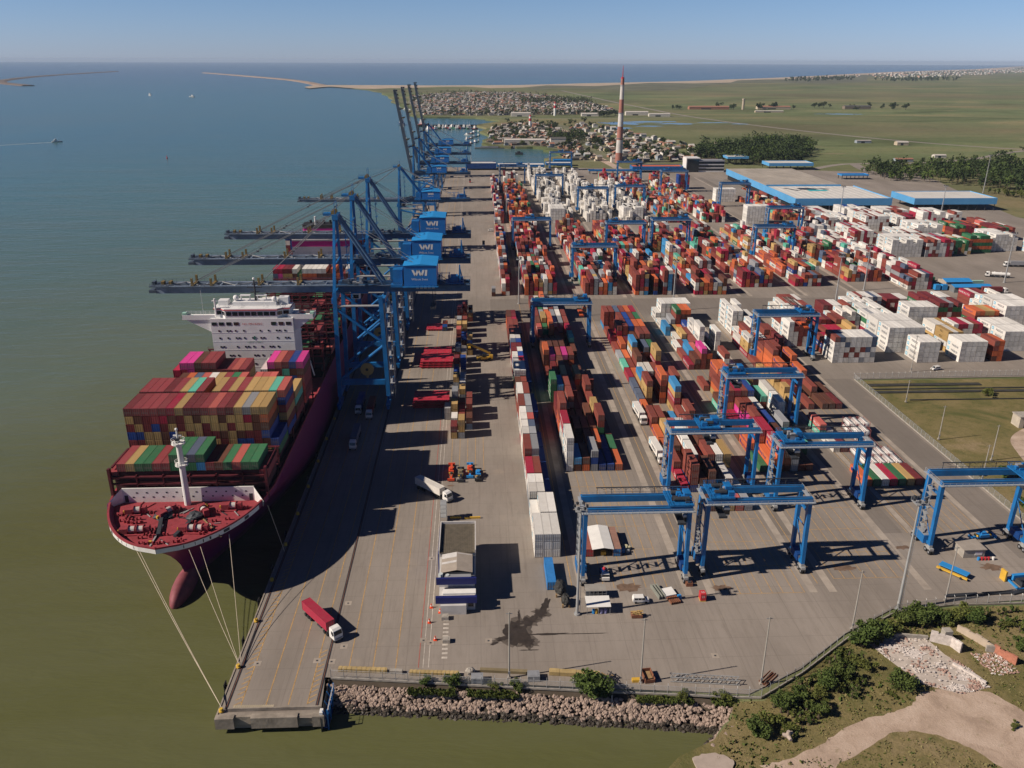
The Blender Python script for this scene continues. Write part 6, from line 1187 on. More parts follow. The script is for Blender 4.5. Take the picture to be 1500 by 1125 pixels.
# ================================================================== FORECOURT SHELTERS AND STORES
t = thing('container_shelter', 'workshop shelter of a white tarpaulin between two containers', 'shelter', (36, 211.6, .02)); b = MB()
b.add([(-3.4, -6.6, 2.75), (-3.4, 6.4, 2.75), (0, -6.6, 3.3), (0, 6.4, 3.3), (3.0, -6.6, 2.75), (3.0, 6.4, 2.75), (-3.4, -6.6, 2.68), (-3.4, 6.4, 2.68), (0, -6.6, 3.23), (0, 6.4, 3.23), (3, -6.6, 2.68), (3, 6.4, 2.68)], [(0, 2, 3, 1), (2, 4, 5, 3), (7, 9, 8, 6), (9, 11, 10, 8), (0, 6, 8, 2), (2, 8, 10, 4), (4, 10, 11, 5), (1, 7, 6, 0)]); b.build('tarpaulin', WHITE, t)
for x, c, nm in ((-4.1, 'r', 'red'), (4.0, 'r', 'rust')): o = body_mb(12.19).build('container_wall', mat('faded_'+nm, (.30, .10, .075) if x < 0 else (.30, .17, .13), .7, var=.25), t); o.location = (x, 0, 0); d = doors_mb(12.19).build('end_door', [RED if x < 0 else BLUE_L, BAR], o)
b = MB(); b.box(-.6, -5.5, 0, .9, -4.6, 1.1); b.build('yellow_bin', YELLOW, t)
t = thing('scaffold_cage', 'grey scaffold cage beside the foot of the tall mast', 'cage', (31, 186.6, .02)); b = MB()
for i in range(6):
    for y in (-1.6, 1.6): b.beam((-2.8+i*1.12, y, 0), (-2.8+i*1.12, y, 2.7), .09, .09)
for z in (.9, 1.8, 2.7):
    for y in (-1.6, 1.6): b.beam((-2.8, y, z), (2.8, y, z), .08, .08)
b.build('frame', GREY, t); b = MB(); b.box(-2.8, -1.6, 2.72, 2.8, 1.6, 2.78); b.build('roof', mat('dusty_mesh_roof', (.30, .28, .25), .8), t); b = MB()
for i in range(5): b.box(-2.5+i*1.05, -1.2, 0, -1.75+i*1.05, 1.0, 1.5)
b.build('stored_gear', GREYD, t)
t = thing('store_shelter', 'open store shelter with white sheet roof, blue drums beneath', 'shelter', (30.8, 180.6, .02)); b = MB(); b.add([(-3.2, -2.2, 2.5), (3.2, -2.2, 2.5), (3.2, 2.0, 3.0), (-3.2, 2.0, 3.0), (-3.2, -2.2, 2.4), (3.2, -2.2, 2.4), (3.2, 2.0, 2.9), (-3.2, 2.0, 2.9)], [(0, 1, 2, 3), (7, 6, 5, 4), (0, 4, 5, 1), (1, 5, 6, 2), (2, 6, 7, 3), (3, 7, 4, 0)]); b.build('roof', WHITE, t)
for x in (-3, 0, 3):
    for y in (-2, 1.8): MB().beam((x, y, 0), (x, y, 2.45), .1, .1).build('post', GREY, t)
for x, m in ((-1.2, BLUE_L), (-.5, YELLOW), (.9, mat('lilac_bin', (.25, .25, .45), .6)), (1.9, mat('lilac_bin', (.25, .25, .45), .6))): MB().tube((x, -1.4, 0), (x, -1.4, 1.15), .42, 0, 10).build('drum', m, t)
b = MB()
for i in range(3): b.box(-.28+i*.8, -3, .0, .1+i*.8, 3, .9); b.box(-.2+i*.8, -2.8, .9, .02+i*.8, 2.8, 1.1)
o = b.build('beam_rack', mat('grey_green_beams', (.22, .23, .2), .7)); o.location = (47.6, 187.2, .02); o.rotation_euler = (0, 0, .22); tag(o, 'rack of grey beams behind the white van', 'beams')
t = thing('timber_stack', 'stack of brown timbers half under a white sheet', 'timber stack', (51.4, 185.4, .02), .25); b = MB()
for i in range(6): b.box(-1.5+i*.5, -3.3, .1, -1.2+i*.5, 1.2, .7)
b.build('timber', RUST, t); b = MB(); b.add([(-1.8, -.4, .9), (1.5, -.4, .95), (1.6, 3, 1.0), (-1.7, 3, .9), (-1.8, -.4, .1), (1.5, -.4, .1), (1.6, 3, .1), (-1.7, 3, .1)], [(0, 1, 2, 3), (0, 4, 5, 1), (1, 5, 6, 2), (2, 6, 7, 3), (3, 7, 4, 0)]); b.build('sheet', WHITE, t); b = MB(); b.box(1.5, -1.6, 0, 2.4, -.7, 1.0); b.build('blue_bin', BLUE_L, t)
b = MB(); b.box(-.9, -.6, 0, .9, .6, 1.1); b.tube((-.4, 0, 1.1), (.4, 0, 1.1), .4, 1, 8); o = b.build('pump_unit', [RUST, GREYD]); o.location = (57.6, 190.4, .02); tag(o, 'small rusty pump unit by the yard crane wheels', 'pump')
t = thing('red_cabinet', 'red cabinet marked 22 standing on the forecourt', 'cabinet', (59.6, 184, .02)); b = MB(); b.box(-.75, -1.0, .25, .75, 1.0, 2.3); b.build('body', RED, t); b = MB(); b.text('22', (0, -1.02, 1.2), (1, 0, 0), (0, 0, 1), .9); b.text('22', (0, -.3, 2.31), (1, 0, 0), (0, 1, 0), 1.0); b.build('lettering', WHITE, t); b = MB(); b.box(-.75, -1.0, 0, .75, 1.0, .25); b.build('plinth', YELLOW, t)
t = thing('timber_crate', 'open crate heaped with yellow timber offcuts on the forecourt', 'crate', (40.6, 177.4, .02)); b = MB(); b.box(-1.4, -.9, .1, 1.4, .9, .9); b.build('box', RUST, t); b = MB(); rr = random.Random(8)
for i in range(14): b.cbox((rr.uniform(-1.1, 1.1), rr.uniform(-.6, .6), .95+.06*i), (1.4, .25, .1), 0, rr.uniform(-.6, .6))
b.build('timber_heap', mat('fresh_timber', (.45, .30, .12), .8), t)
t = thing('hose_stack', 'stack of cream hose coils and blue crates by the tarpaulin shelter', 'coils', (43.2, 208.6, .02)); b = MB()
for i, (x, y) in enumerate(((-.8, .6), (.1, .9), (.9, .5), (-.2, 0))): b.tube((x, y, 0), (x, y, 1.0+.2*(i % 2)), .55, 0, 10)
b.build('coil', mat('cream_hose', (.5, .46, .3), .7), t); b = MB(); b.box(-1.6, -1.4, 0, -.5, -.4, 1.2); b.box(-.2, -1.5, 0, .8, -.7, .9, 1); b.build('crate', [BLUE, GREY], t)
# ================================================================== RIGHT FORECOURT
t = thing('site_hut', 'low grey hut under the parked right-hand yard crane', 'hut', (144, 203.6, .02), .02); b = MB(); b.box(-3.2, -2.8, 0, 3.2, 2.8, 2.6); b.build('wall', mat('hut_grey', (.36, .33, .29), .8, var=.25), t); b = MB(); b.box(-3.5, -3.1, 2.6, 3.5, 3.1, 2.85); b.build('roof', mat('hut_roof', (.33, .29, .25), .8), t); MB().box(.2, -2.86, .8, 2.4, -2.8, 1.9).build('window', WHITE, t)
for i, (x, c, l) in enumerate(((144.8, BLUE_L, 'blue'), (145.8, RED, 'left red'), (146.8, RED, 'middle red'), (147.8, RED, 'right red'), (149.2, WHITE, 'white'))): b = MB(); b.tube((0, 0, 0), (0, 0, .9), .38, 0, 12); b.tube((0, 0, .9), (0, 0, .94), .3, 0, 12); o = b.build('drum', c); o.location = (x, 199.6, .02); tag(o, f'{l} drum in the short line before the grey hut', 'drum', 'drums in a line before the grey hut')
t = thing('panel_trailer', 'low yellow trailer carrying a bright blue roof panel', 'trailer', (133.6, 193, .02), R(-52)); b = MB(); b.box(-4.2, -1.2, .5, 4.2, -.6, 1.0); b.build('deck', YELLOW, t); b = MB(); b.box(-4, -.5, 1.3, 3.8, 1.9, 1.5); b.box(-3.6, 0, .3, 3.4, 1.6, 1.3, 1); b.build('panel', [BLUE_L, GREYD], t)
for x in (-3, 2.6):
    for y in (-1.1, 1.3): MB().tube((x, y-.15, .4), (x, y+.15, .4), .4, 0, 10).build('wheel', RUBBER, t)
t = thing('machine_frame', 'bright blue machine frame with dark engine near the right edge', 'machine frame', (150.6, 187.6, .02), .1); b = MB(); b.beam((-3.5, -2.5, .4), (4, -2.8, .4), .5, .5); b.beam((-3.5, -2.5, .4), (-3.2, 2.5, .4), .5, .5); b.beam((-3.2, 2.5, .4), (4, 2.2, .4), .5, .5); b.box(-2.5, 1.0, .6, 3, 2.0, 2.2); b.build('frame', BLUE_L, t); b = MB(); b.box(-2, -1.8, .2, 3, .8, 1.6); b.build('engine', GREYD, t); b = MB(); b.box(-4.6, 1.5, 0, -4.1, 3.6, 3.2); b.build('yellow_stand', YELLOW, t)
for i, (x, y, rz, l) in enumerate(((131, 182.7, .05, 'left'), (141.5, 183.2, .05, 'middle'), (149.5, 184.2, .3, 'right'))): b = MB(); b.tube((-5, 0, .3), (5, 0, .3), .3, 0, 8); b.tube((-5, .6, .3), (4, .6, .3), .25, 0, 8); o = b.build('black_pipe', GREYD); o.location = (x, y, .02); o.rotation_euler = (0, 0, rz); tag(o, f'{l} pair of long dark pipes by the right fence', 'pipes', 'dark pipes by the right fence')
t = thing('field_hut', 'small pale hut standing in the grass field at the right edge', 'hut', (216.5, 293, -.3)); b = MB(); b.box(-2.5, -2.5, 0, 2.5, 2.5, 4.6); b.build('wall', mat('hut_pale', (.45, .40, .33), .8), t); b = MB(); b.box(-2.8, -2.8, 4.6, 2.8, 2.8, 4.9); b.build('roof', CONC, t); MB().box(-.6, -2.56, 0, .6, -2.5, 2.1).build('door', GREYD, t)
# flat racks and tank containers by the fence
TKM = mat('tank_white', (.66, .64, .62), .45, var=.12); TKF = mat('tank_frame', (.30, .10, .10), .6)
def tank_container(x, y, z, lab):
    t = thing('tank_container', lab, 'tank container', (x, y, z), 0, 'white tank containers by the side fence'); b = MB(); b.tube((0, -2.75, 1.3), (0, 2.75, 1.3), 1.1, 0, 14); b.ball((0, -2.75, 1.3), (1.08, .25, 1.08), 0, 14, 6); b.ball((0, 2.75, 1.3), (1.08, .25, 1.08), 0, 14, 6); b.build('tank', TKM, t, True); b = MB()
    for sx in (-1.17, 1.17):
        for sy in (-2.98, 2.98): b.beam((sx, sy, 0), (sx, sy, 2.55), .12, .12)
        b.beam((sx, -2.98, .06), (sx, 2.98, .06), .12, .12); b.beam((sx, -2.98, 2.5), (sx, 2.98, 2.5), .08, .08)
    b.build('frame', TKF, t); b = MB(); b.box(-.3, -2.4, 2.4, .3, 2.4, 2.46); b.tube((0, 0, 2.3), (0, 0, 2.62), .3, 0, 8); b.build('hatch', GREY, t)
n_ = 0
for y in (258.4, 265):
    for i in range(2, 7):
        tank_container(131+2.95*(i+.5), y+3, .02, f'white tank container, {ORD[i-2]} from left in the {"near" if y < 262 else "second"} tank row')
for y in (272.5, 279, 286):
    for i in range(2, 5 if y > 280 else 4):
        for k in range(2 if y > 276 else 1): tank_container(131+2.95*(i+2.5), y+3, .02+k*2.62, f'white tank container, {"upper" if k else "lower"} {ORD[i-2]} in the {("third", "fourth", "fifth")[int((y-272)/6.5)]} tank row')
# ================================================================== QUAY FURNITURE
for i, y in enumerate((147.3, 161.7, 179, 197, 215, 233, 251, 270, 289, 308)):
    b = MB(); b.tube((0, 0, 0), (0, 0, .25), .55, 0, 12); b.tube((0, 0, .25), (0, 0, .6), .3, 0, 12); b.tube((0, 0, .6), (0, 0, .85), .52, 0, 12, .38); o = b.build('bollard', mat('bollard_yellow', (.62, .40, .05), .6)); o.location = (-57.75, y, .16); tag(o, f'yellow mooring bollard on the quay edge, {ORD[i]} from the quay corner', 'bollard', 'bollards on the quay edge')
for i, y in enumerate((156, 172, 188, 204, 222, 240, 258, 276, 294)):
    t = thing('quay_fender', f'dark rubber fender on the quay face, {ORD[i]} from the quay corner', 'fender', (-58.9, y, 0), 0, 'fenders on the quay face'); MB().box(-.55, -.9, -3.4, -.35, .9, .6).build('face_panel', RUBBER, t); b = MB(); b.tube((-.35, 0, -.6), (.6, 0, -.6), .45); b.tube((-.35, 0, -2.4), (.6, 0, -2.4), .45); b.build('rubber_cone', RUBBER, t)
t = thing('boat_landing', 'blue and white steel boat landing at the inner quay corner', 'landing stage', (-34.9, 147.5, 0)); b = MB(); b.box(-.3, -2.2, -3.5, .9, 6.5, -3.2); b.box(-.2, -2, -1.2, .8, 6, -1.0); b.build('platform', BLUE_D, t); b = MB()
for y in (-2, 1, 4, 6.4): b.beam((.8, y, -4.5), (.8, y, 1.4), .3, .3); b.beam((.8, y, -1.0), (-.3, y, 1.2), .16, .16)
b.build('post', BLUE, t); b = MB(); railing(b, (.85, -2, .2), (.85, 6.4, .2), 1.2, 1.4); b.box(-.9, -2.4, .1, -.2, -1.0, 1.0); b.build('handrail', WHITE, t)
# ================================================================== WAREHOUSES AND FAR PORT BUILDINGS
FASC = mat('sky_blue_fascia', (.10, .335, .62), .5, var=.12, scale=.08); DARKIN = mat('dark_shed_interior', (.02, .022, .026), .8); WROOF = mat('white_sheet_roof', (.62, .60, .56), .55, var=.12, scale=.08); GROOF = mat('weathered_grey_roof', (.37, .33, .28), .7, var=.25, scale=.05)
t = thing('warehouse', 'large warehouse with sky blue fascia, grey roof behind and white roof in front', 'warehouse', (355, 900, 0))
x0, x1, y0, y1, ym = -48, 47, -108, 126, -20
b = MB(); b.box(x0+2, y0+2, 0, x1-2, y1-2, 6, 0); 
for i in range(12): b.box(x0+1+i*8.3, y0+1, 0, x0+2+i*8.3, y0+2, 6.5, 1)
b.build('wall', [DARKIN, GREY], t)
b = MB(); b.box(x0, y0, 5.5, x1, y0+.6, 12.2); b.box(x0, y0+.6, 5.5, x0+.6, y1, 12.2); b.box(x1-.6, y0+.6, 5.5, x1, ym, 12.2); b.box(x1-14, ym, 5.5, x1-13.4, y1, 12.2); b.box(x0+.6, y1-.6, 5.5, x1-14, y1, 12.2); b.box(x0+.6, ym-.3, 10.6, x1-14, ym+.3, 13.2); b.build('fascia', FASC, t)
b = MB(); b.box(x0+.6, y0+.6, 10.8, x1-.6, ym-.3, 11.4); 
for i in range(13): b.box(x0+2+i*7.1, y0+1, 11.4, x0+2.3+i*7.1, ym-1, 11.55)
ro = b.build('white_roof', WROOF, t); b = MB(); b.box(x0+.6, ym+.3, 11.2, x1-14, y1-.6, 12.4)
for i in range(11): b.box(x0+2+i*7.1, ym+1, 12.4, x0+2.4+i*7.1, y1-1, 12.5)
b.build('grey_roof', GROOF, t)
b = MB(); b.quad((-14, -55, 11.62), (6, -55, 11.62), (6, -47, 11.62), (-14, -47, 11.62), 0); b.add([(-26, -52, 11.6), (-22, -52, 11.6), (-32, -34, 11.6), (-35, -34, 11.6)], [(0, 1, 2, 3)], 1); b.add([(-20, -45, 11.6), (-6, -47, 11.6), (2, -40, 11.6), (-8, -33, 11.6), (-20, -34, 11.6)], [(0, 1, 2, 3, 4)], 1); b.add([(4, -44, 11.6), (12, -43, 11.6), (10, -38, 11.6), (2, -36, 11.6)], [(0, 1, 2, 3)], 1); b.build('roof_emblem', [mat('teal_emblem', (.05, .45, .50), .6), mat('navy_emblem', (.025, .035, .06), .6)], ro)
def canopy(x, y, w, d, h, lab, fh=3.5, ra=None, roof=WROOF, fa=FASC, nm='canopy'):
    t = thing(nm, lab, 'canopy', (x, y, 0))
    for i in range(max(2, int(w/9))+1):
        for yy in (-d/2+1, d/2-1): MB().box(-w/2+1+i*(w-2.6)/max(2, int(w/9)), yy-.3, 0, -w/2+1.6+i*(w-2.6)/max(2, int(w/9)), yy+.3, h-fh).build('column', GREYD, t)
    b = MB(); b.box(-w/2, -d/2, h-fh, w/2, -d/2+.4, h); b.box(-w/2, d/2-.4, h-fh, w/2, d/2, h); b.box(-w/2, -d/2+.4, h-fh, -w/2+.4, d/2-.4, h); b.box(w/2-.4, -d/2+.4, h-fh, w/2, d/2-.4, h); b.build('fascia', fa, t); b = MB(); b.box(-w/2+.4, -d/2+.4, h-fh+.2, w/2-.4, d/2-.4, h-.6); b.build('roof', roof, t); return t
canopy(465, 816, 82, 48, 12, 'long white-roofed canopy with sky blue fascia right of the warehouse', 6)
b = MB(); b.box(426, 796, 0, 500, 836, 3.2); 
canopy(465, 1024, 34, 13, 6, 'small blue gate canopy on the exit road', 1.6, roof=BLUE_L, fa=BLUE_L); canopy(420, 1128, 60, 30, 9, 'pale blue canopy behind the warehouse', 4); canopy(366, 1185, 30, 26, 11, 'small blue and white tower canopy behind the warehouse', 3)
canopy(60, 1120, 62, 22, 8, 'low blue shed with white roof on the basin edge, at left', 3, fa=BLUE); canopy(112, 1140, 34, 18, 7.5, 'low blue shed with white roof on the basin edge, at right', 3, fa=BLUE); canopy(8, 1128, 40, 22, 9, 'dark blue shed on the basin edge nearest the quay', 7, fa=BLUE_D)
canopy(176, 1078, 62, 10, 5, 'thin bright blue canopy below the striped chimney', 1.3, roof=BLUE, fa=BLUE); canopy(236, 1098, 66, 20, 8, 'orange-roofed shed with blue front before the glass office block', 5, roof=ORANGE, fa=BLUE); canopy(120, 1170, 24, 14, 8, 'small bright blue shed by the dirt track', 5, roof=BLUE_L, fa=BLUE)
t = thing('office_block', 'three-storey office block with dark glass end and white window bands', 'office', (298, 1100, 0)); b = MB(); b.box(-24, -9, 0, -8, 9, 17, 1); b.box(-25, -10, 17, -7, 9, 18.2, 0); b.box(-25, -10, 0, -24, 9, 17, 0); b.box(-8, -7, 0, 26, 9, 14, 0); b.build('wall', [WHITE, GLASS], t)
for i in range(3): MB().box(-7.9, -7.15, 2+i*4.2, 25.8, -7, 4.6+i*4.2).build('window_band', GLASS, t)
b = MB(); b.box(-8, -7.6, 14, 26.4, 9.4, 14.6); b.build('roof', GREY, t)
def shed(x, y, w, d, h, lab, wall, roof, cat='shed', rz=0.0, rise=.14, z=-.3, door=True, nm='shed'):
    t = thing(nm, lab, cat, (x, y, z), rz); b = MB(); b.box(-w/2, -d/2, 0, w/2, d/2, h); r_ = h+d*rise; b.add([(-w/2, -d/2, h), (-w/2, d/2, h), (-w/2, 0, r_), (w/2, -d/2, h), (w/2, d/2, h), (w/2, 0, r_)], [(0, 2, 1), (3, 4, 5)]); b.build('wall', wall, t)
    o = .4; b = MB(); b.add([(-w/2-o, -d/2-o, h-.1), (w/2+o, -d/2-o, h-.1), (w/2+o, 0, r_+.15), (-w/2-o, 0, r_+.15), (-w/2-o, d/2+o, h-.1), (w/2+o, d/2+o, h-.1)], [(0, 1, 2, 3), (3, 2, 5, 4)]); b.build('roof', roof, t)
    if door: MB().box(-w*.2, -d/2-.06, 0, w*.05, -d/2, min(h*.8, 3.5)).build('door', GREYD, t)
    return t
shed(308, 508, 17, 10, 4.2, 'workshop with sloping bright blue roof on the open yard, farther one', mat('beige_wall', (.42, .37, .31), .8), BLUE_L, 'workshop', 0, .1, 0)
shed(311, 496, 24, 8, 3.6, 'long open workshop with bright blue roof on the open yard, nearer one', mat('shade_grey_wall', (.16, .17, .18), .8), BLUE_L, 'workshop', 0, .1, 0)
for i, (x, y, m, l) in enumerate(((323, 512, mat('pale_green_box', (.3, .5, .42)), 'pale green'), (296, 522, mat('bottle_green', (.03, .13, .07)), 'dark green'))): o = body_mb(12.19).build('container', m); o.location = (x, y, .02); o.rotation_euler = (0, 0, R(92)); tag(o, f'{l} container beside the blue-roofed workshops', 'container')
for i, x in enumerate((291.5, 296.0)): t = thing('blue_tank', f'{("left", "right")[i]} bright blue tank box left of the blue-roofed workshops', 'tank', (x, 499, .02)); MB().box(-1.6, -1.6, .4, 1.6, 1.6, 3.6).build('body', BLUE_L, t); MB().box(-1.8, -1.8, 0, 1.8, 1.8, .4).build('base', GREYD, t)
# ---- striped chimney
t = thing('chimney', 'tall tapering red and white striped chimney with a mast on top', 'chimney', (204, 1202, -.3)); H = 112.0; lv = [0, .118, .275, .432, .592, .755, .93, 1.0]; lv = [0, .125, .28, .44, .60, .76, .93, 1.0]
cc = [0, 1, 0, 1, 0, 1, 0]; b = MB()
for (a, c_), k in zip(zip(lv, lv[1:]), cc): b.tube((0, 0, H*a), (0, 0, H*c_), 5.2-2.9*a, k, 24, 5.2-2.9*c_)
b.build('shaft', [mat('faded_chimney_red', (.36, .155, .12), .8, var=.25, scale=.06), mat('faded_chimney_white', (.56, .53, .50), .8, var=.2, scale=.06)], t); b = MB(); b.tube((0, 0, H), (0, 0, H+17), .7, 0, 6, .25); b.tube((0, 0, H), (0, 0, H+2), 2.2, 0, 8)
for q in range(6): b.beam((-.9, 0, H+2+2*q), (.9, 0, H+3+2*q), .2, .2)
b.build('top_mast', RED, t)
for q in (.3, .6, .92): b = MB(); b.tube((0, 0, H*q), (0, 0, H*q+.5), 6.0-2.9*q, 0, 24); b.build('ring_platform', GREY, t)
# ---- village and town houses
rr = random.Random(31)
HW = [mat('house_white', (.60, .56, .50), .8), mat('house_cream', (.48, .40, .30), .8), mat('house_brick', (.34, .17, .11), .85), mat('house_timber', (.20, .16, .12), .85), mat('house_blue_grey', (.28, .32, .36), .8)]
HR = [mat('roof_terracotta', (.31, .150, .10), .85), mat('roof_cement', (.30, .28, .26), .85), mat('roof_brown', (.17, .12, .09), .85), mat('roof_pale', (.50, .47, .43), .7), mat('roof_dark', (.10, .095, .09), .8)]
RN = ['terracotta', 'grey cement', 'brown', 'pale sheet', 'dark']; WN = ['white', 'cream', 'brick', 'timber', 'blue-grey']
HM = {}
def house_mesh(w, r, k):
    if (w, r, k) not in HM:
        b = MB(); L, D, h = (9, 7, 3.2) if k == 0 else ((13, 8, 3.4) if k == 1 else (8, 8, 6.2)); ht = 2.0
        b.box(-L/2, -D/2, 0, L/2, D/2, h, 0); b.add([(-L/2, -D/2, h), (-L/2, D/2, h), (-L/2, 0, h+ht), (L/2, -D/2, h), (L/2, D/2, h), (L/2, 0, h+ht)], [(0, 2, 1), (3, 4, 5)], 0); o = .5
        b.add([(-L/2-o, -D/2-o, h-.15), (L/2+o, -D/2-o, h-.15), (L/2+o, 0, h+ht+.1), (-L/2-o, 0, h+ht+.1), (-L/2-o, D/2+o, h-.15), (L/2+o, D/2+o, h-.15)], [(0, 1, 2, 3), (3, 2, 5, 4)], 1)
        if k: b.box(-L/2-2.5, -D/2+.5, 0, -L/2, D/2-2, 2.4, 0); b.box(-L/2-2.7, -D/2+.3, 2.4, -L/2, D/2-1.8, 2.6, 1)
        b.box(L*.2, D*.1, h, L*.2+.7, D*.1+.7, h+ht+.8, 0); b.box(-.5, -D/2-.05, 0, .5, -D/2, 2.1, 2); b.box(L*.2, -D/2-.05, 1, L*.2+1.2, -D/2, 2.2, 2); b.box(-L*.35, -D/2-.05, 1, -L*.35+1.2, -D/2, 2.2, 2)
        HM[(w, r, k)] = b.mesh('house', [HW[w], HR[r], GLASS])
    return HM[(w, r, k)]
def inside(poly, x, y):
    c = False; j = len(poly)-1
    for i in range(len(poly)):
        (xi, yi), (xj, yj) = poly[i], poly[j]
        if (yi > y) != (yj > y) and x < (xj-xi)*(y-yi)/(yj-yi)+xi: c = not c
        j = i
    return c
VILL = [(46, 1452), (125, 1440), (148, 1320), (132, 1240), (235, 1185), (325, 1235), (300, 1400), (230, 1560), (205, 1750), (180, 1950), (80, 1960), (40, 1860), (32, 1700), (28, 1520)]
TOWNP = [(-140, 2285), (60, 2275), (310, 2340), (400, 2480), (400, 2800), (310, 3450), (190, 3850), (-50, 3880), (-240, 3480), (-210, 2900), (-160, 2500)]
PTS = []
def scatter(poly, n, dmin, seed, avoid=None):
    r = random.Random(seed); xs = [p[0] for p in poly]; ys = [p[1] for p in poly]; out = []; tries = 0; cell = {}
    while len(out) < n and tries < n*60:
        tries += 1; x, y = r.uniform(min(xs), max(xs)), r.uniform(min(ys), max(ys))
        if not inside(poly, x, y) or (avoid and avoid(x, y)): continue
        k = (int(x//dmin), int(y//dmin))
        if any((x-a)**2+(y-b_)**2 < dmin*dmin for i in (-1, 0, 1) for j in (-1, 0, 1) for a, b_ in cell.get((k[0]+i, k[1]+j), ())): continue
        cell.setdefault(k, []).append((x, y)); out.append((x, y))
    return out
trk = lambda x, y: abs(x-(185 if y > 1250 else 190)) < 9
vp = sorted(scatter(VILL, 300, 11, 5, trk), key=lambda p: p[1]); tp = sorted(scatter(TOWNP, 1450, 15, 6), key=lambda p: p[1])
sp_ = scatter([(200, 1260), (420, 1300), (330, 1560), (300, 1800), (235, 1940), (205, 1780), (240, 1500)], 110, 16, 8, trk); tp = tp+sp_; allh = vp+tp; rest = MB()
for i, (x, y) in enumerate(allh):
    w, r, k = rr.choice((0, 1, 1, 2, 3, 3, 4)), rr.choice((0, 0, 1, 1, 1, 2, 2, 3, 4, 4)), rr.choice((0, 0, 1, 2)); rz = rr.choice((.15, .15+PI/2))+rr.uniform(-.12, .12)
    if y < 2000: w, r = rr.choice((0, 1, 2, 3, 3, 4)), rr.choice((0, 1, 1, 2, 3, 4))
    if i < 290:
        o = bpy.data.objects.new('house', house_mesh(w, r, k)); COL.objects.link(o); o.location = (x, y, -.29); o.rotation_euler = (0, 0, rz)
        tag(o, f'small {("one-storey", "extended", "two-storey")[k]} {WN[w]} house with {RN[r]} roof in the village beyond the basin', 'house', f'{("one-storey", "extended", "two-storey")[k]} {WN[w]} village houses with {RN[r]} roofs')
    else:
        L, D, h = (9, 7, 3.2) if k == 0 else ((13, 8, 3.4) if k == 1 else (8, 8, 6.2)); s = rr.uniform(.9, 1.35); L *= s; D *= s; cs, sn = math.cos(rz), math.sin(rz); base = len(rest.v)
        rest.col = [(.6, .56, .5), (.52, .46, .38), (.40, .24, .17), (.62, .6, .56), (.36, .38, .40)][w]; f = rr.uniform(.75, 1.1); rest.col = tuple(q*f for q in rest.col); rest.box(-L/2, -D/2, 0, L/2, D/2, h)
        rest.col = [(.34, .17, .12), (.36, .34, .32), (.24, .18, .14), (.52, .50, .46), (.27, .25, .24)][r]; rest.add([(-L/2-.4, -D/2-.4, h), (L/2+.4, -D/2-.4, h), (L/2+.4, 0, h+2), (-L/2-.4, 0, h+2), (-L/2-.4, D/2+.4, h), (L/2+.4, D/2+.4, h)], [(0, 1, 2, 3), (3, 2, 5, 4), (0, 3, 4), (1, 5, 2)])
        rest.v[base:] = [(x+a*cs-b_*sn, y+a*sn+b_*cs, z-.29) for a, b_, z in rest.v[base:]]
tag(rest.build('town_houses', ATTR), 'far town of small mixed-colour houses behind the village', 'houses', 'houses of the far town', 'stuff')
LIGHT = [(118, 1830, 28, 3.4, 'white lighthouse tower with red top in the village'), (211, 2270, 34, 3.6, 'slim red and white tower in front of the far town')]
for x, y, h, r_, l in LIGHT: t = thing('lighthouse', l, 'lighthouse', (x, y, -.3)); b = MB(); b.tube((0, 0, 0), (0, 0, h*.55), r_, 0, 12, r_*.85); b.tube((0, 0, h*.55), (0, 0, h*.75), r_*.85, 1, 12, r_*.8); b.tube((0, 0, h*.75), (0, 0, h*.88), r_*.8, 0, 12, r_*.75); b.build('tower', [WHITE, RED], t); b = MB(); b.tube((0, 0, h*.88), (0, 0, h), r_*.7, 0, 10, r_*.3); b.build('lantern', RED, t)
t = thing('water_tower', 'tall pale water tower beside the far brick works on the plain', 'water tower', (800, 2565, -.3)); MB().tube((0, 0, 0), (0, 0, 27), 3.8, 0, 12, 3.5).build('shaft', mat('pale_tower', (.45, .38, .29), .8), t); MB().tube((0, 0, 27), (0, 0, 31), 4.6, 0, 12).build('tank', mat('pale_tower', (.45, .38, .29)), t)
for i, (x, y, w, d, h, wl_, rf_, l) in enumerate([(700, 2580, 120, 20, 7, HW[2], HR[0], 'long brick works hall on the plain, left one'), (900, 2590, 100, 20, 7, HW[1], HR[0], 'long brick works hall on the plain, right one'), (1160, 2600, 80, 20, 8, HW[3], HR[4], 'dark barn alone on the plain'), (830, 2420, 80, 10, 4, HW[1], HR[3], 'low pale barn in front of the brick works'), (430, 2290, 60, 18, 8, HW[0], HR[3], 'white shed by the far road, left of the ponds'), (300, 2250, 44, 18, 6, HW[0], HR[3], 'long white shed beside the striped tower'), (480, 2240, 55, 14, 6, HW[0], HR[3], 'long white shed above the ponds'), (120, 2240, 50, 18, 8, HW[0], HR[3], 'white hall at the edge of the far town'), (86, 1474, 70, 14, 8, HW[0], HR[3], 'long white waterfront shed on the basin'), (142, 1462, 26, 18, 11, HW[0], HR[4], 'tall white block at the end of the waterfront shed'), (205, 1210, 22, 12, 7, HW[0], HR[1], 'low house at the foot of the chimney'), (430, 1480, 24, 10, 4, HW[1], HR[1], 'low farm shed left of the wood'), (690, 1500, 26, 10, 4, HW[4], HR[1], 'grey farm shed behind the wood'), (740, 1460, 20, 12, 5, HW[1], HR[3], 'pale farm shed behind the wood, at right'), (620, 1210, 26, 9, 4, HW[4], HR[0], 'roadside shed with red roof at the junction'), (700, 1260, 18, 9, 4, HW[0], HR[3], 'small white shed at the road junction'), (330, 1190, 24, 12, 5, HW[3], HR[2], 'brown shed between the wood and the chimney')]): shed(x, y, w, d, h, l, wl_, rf_)
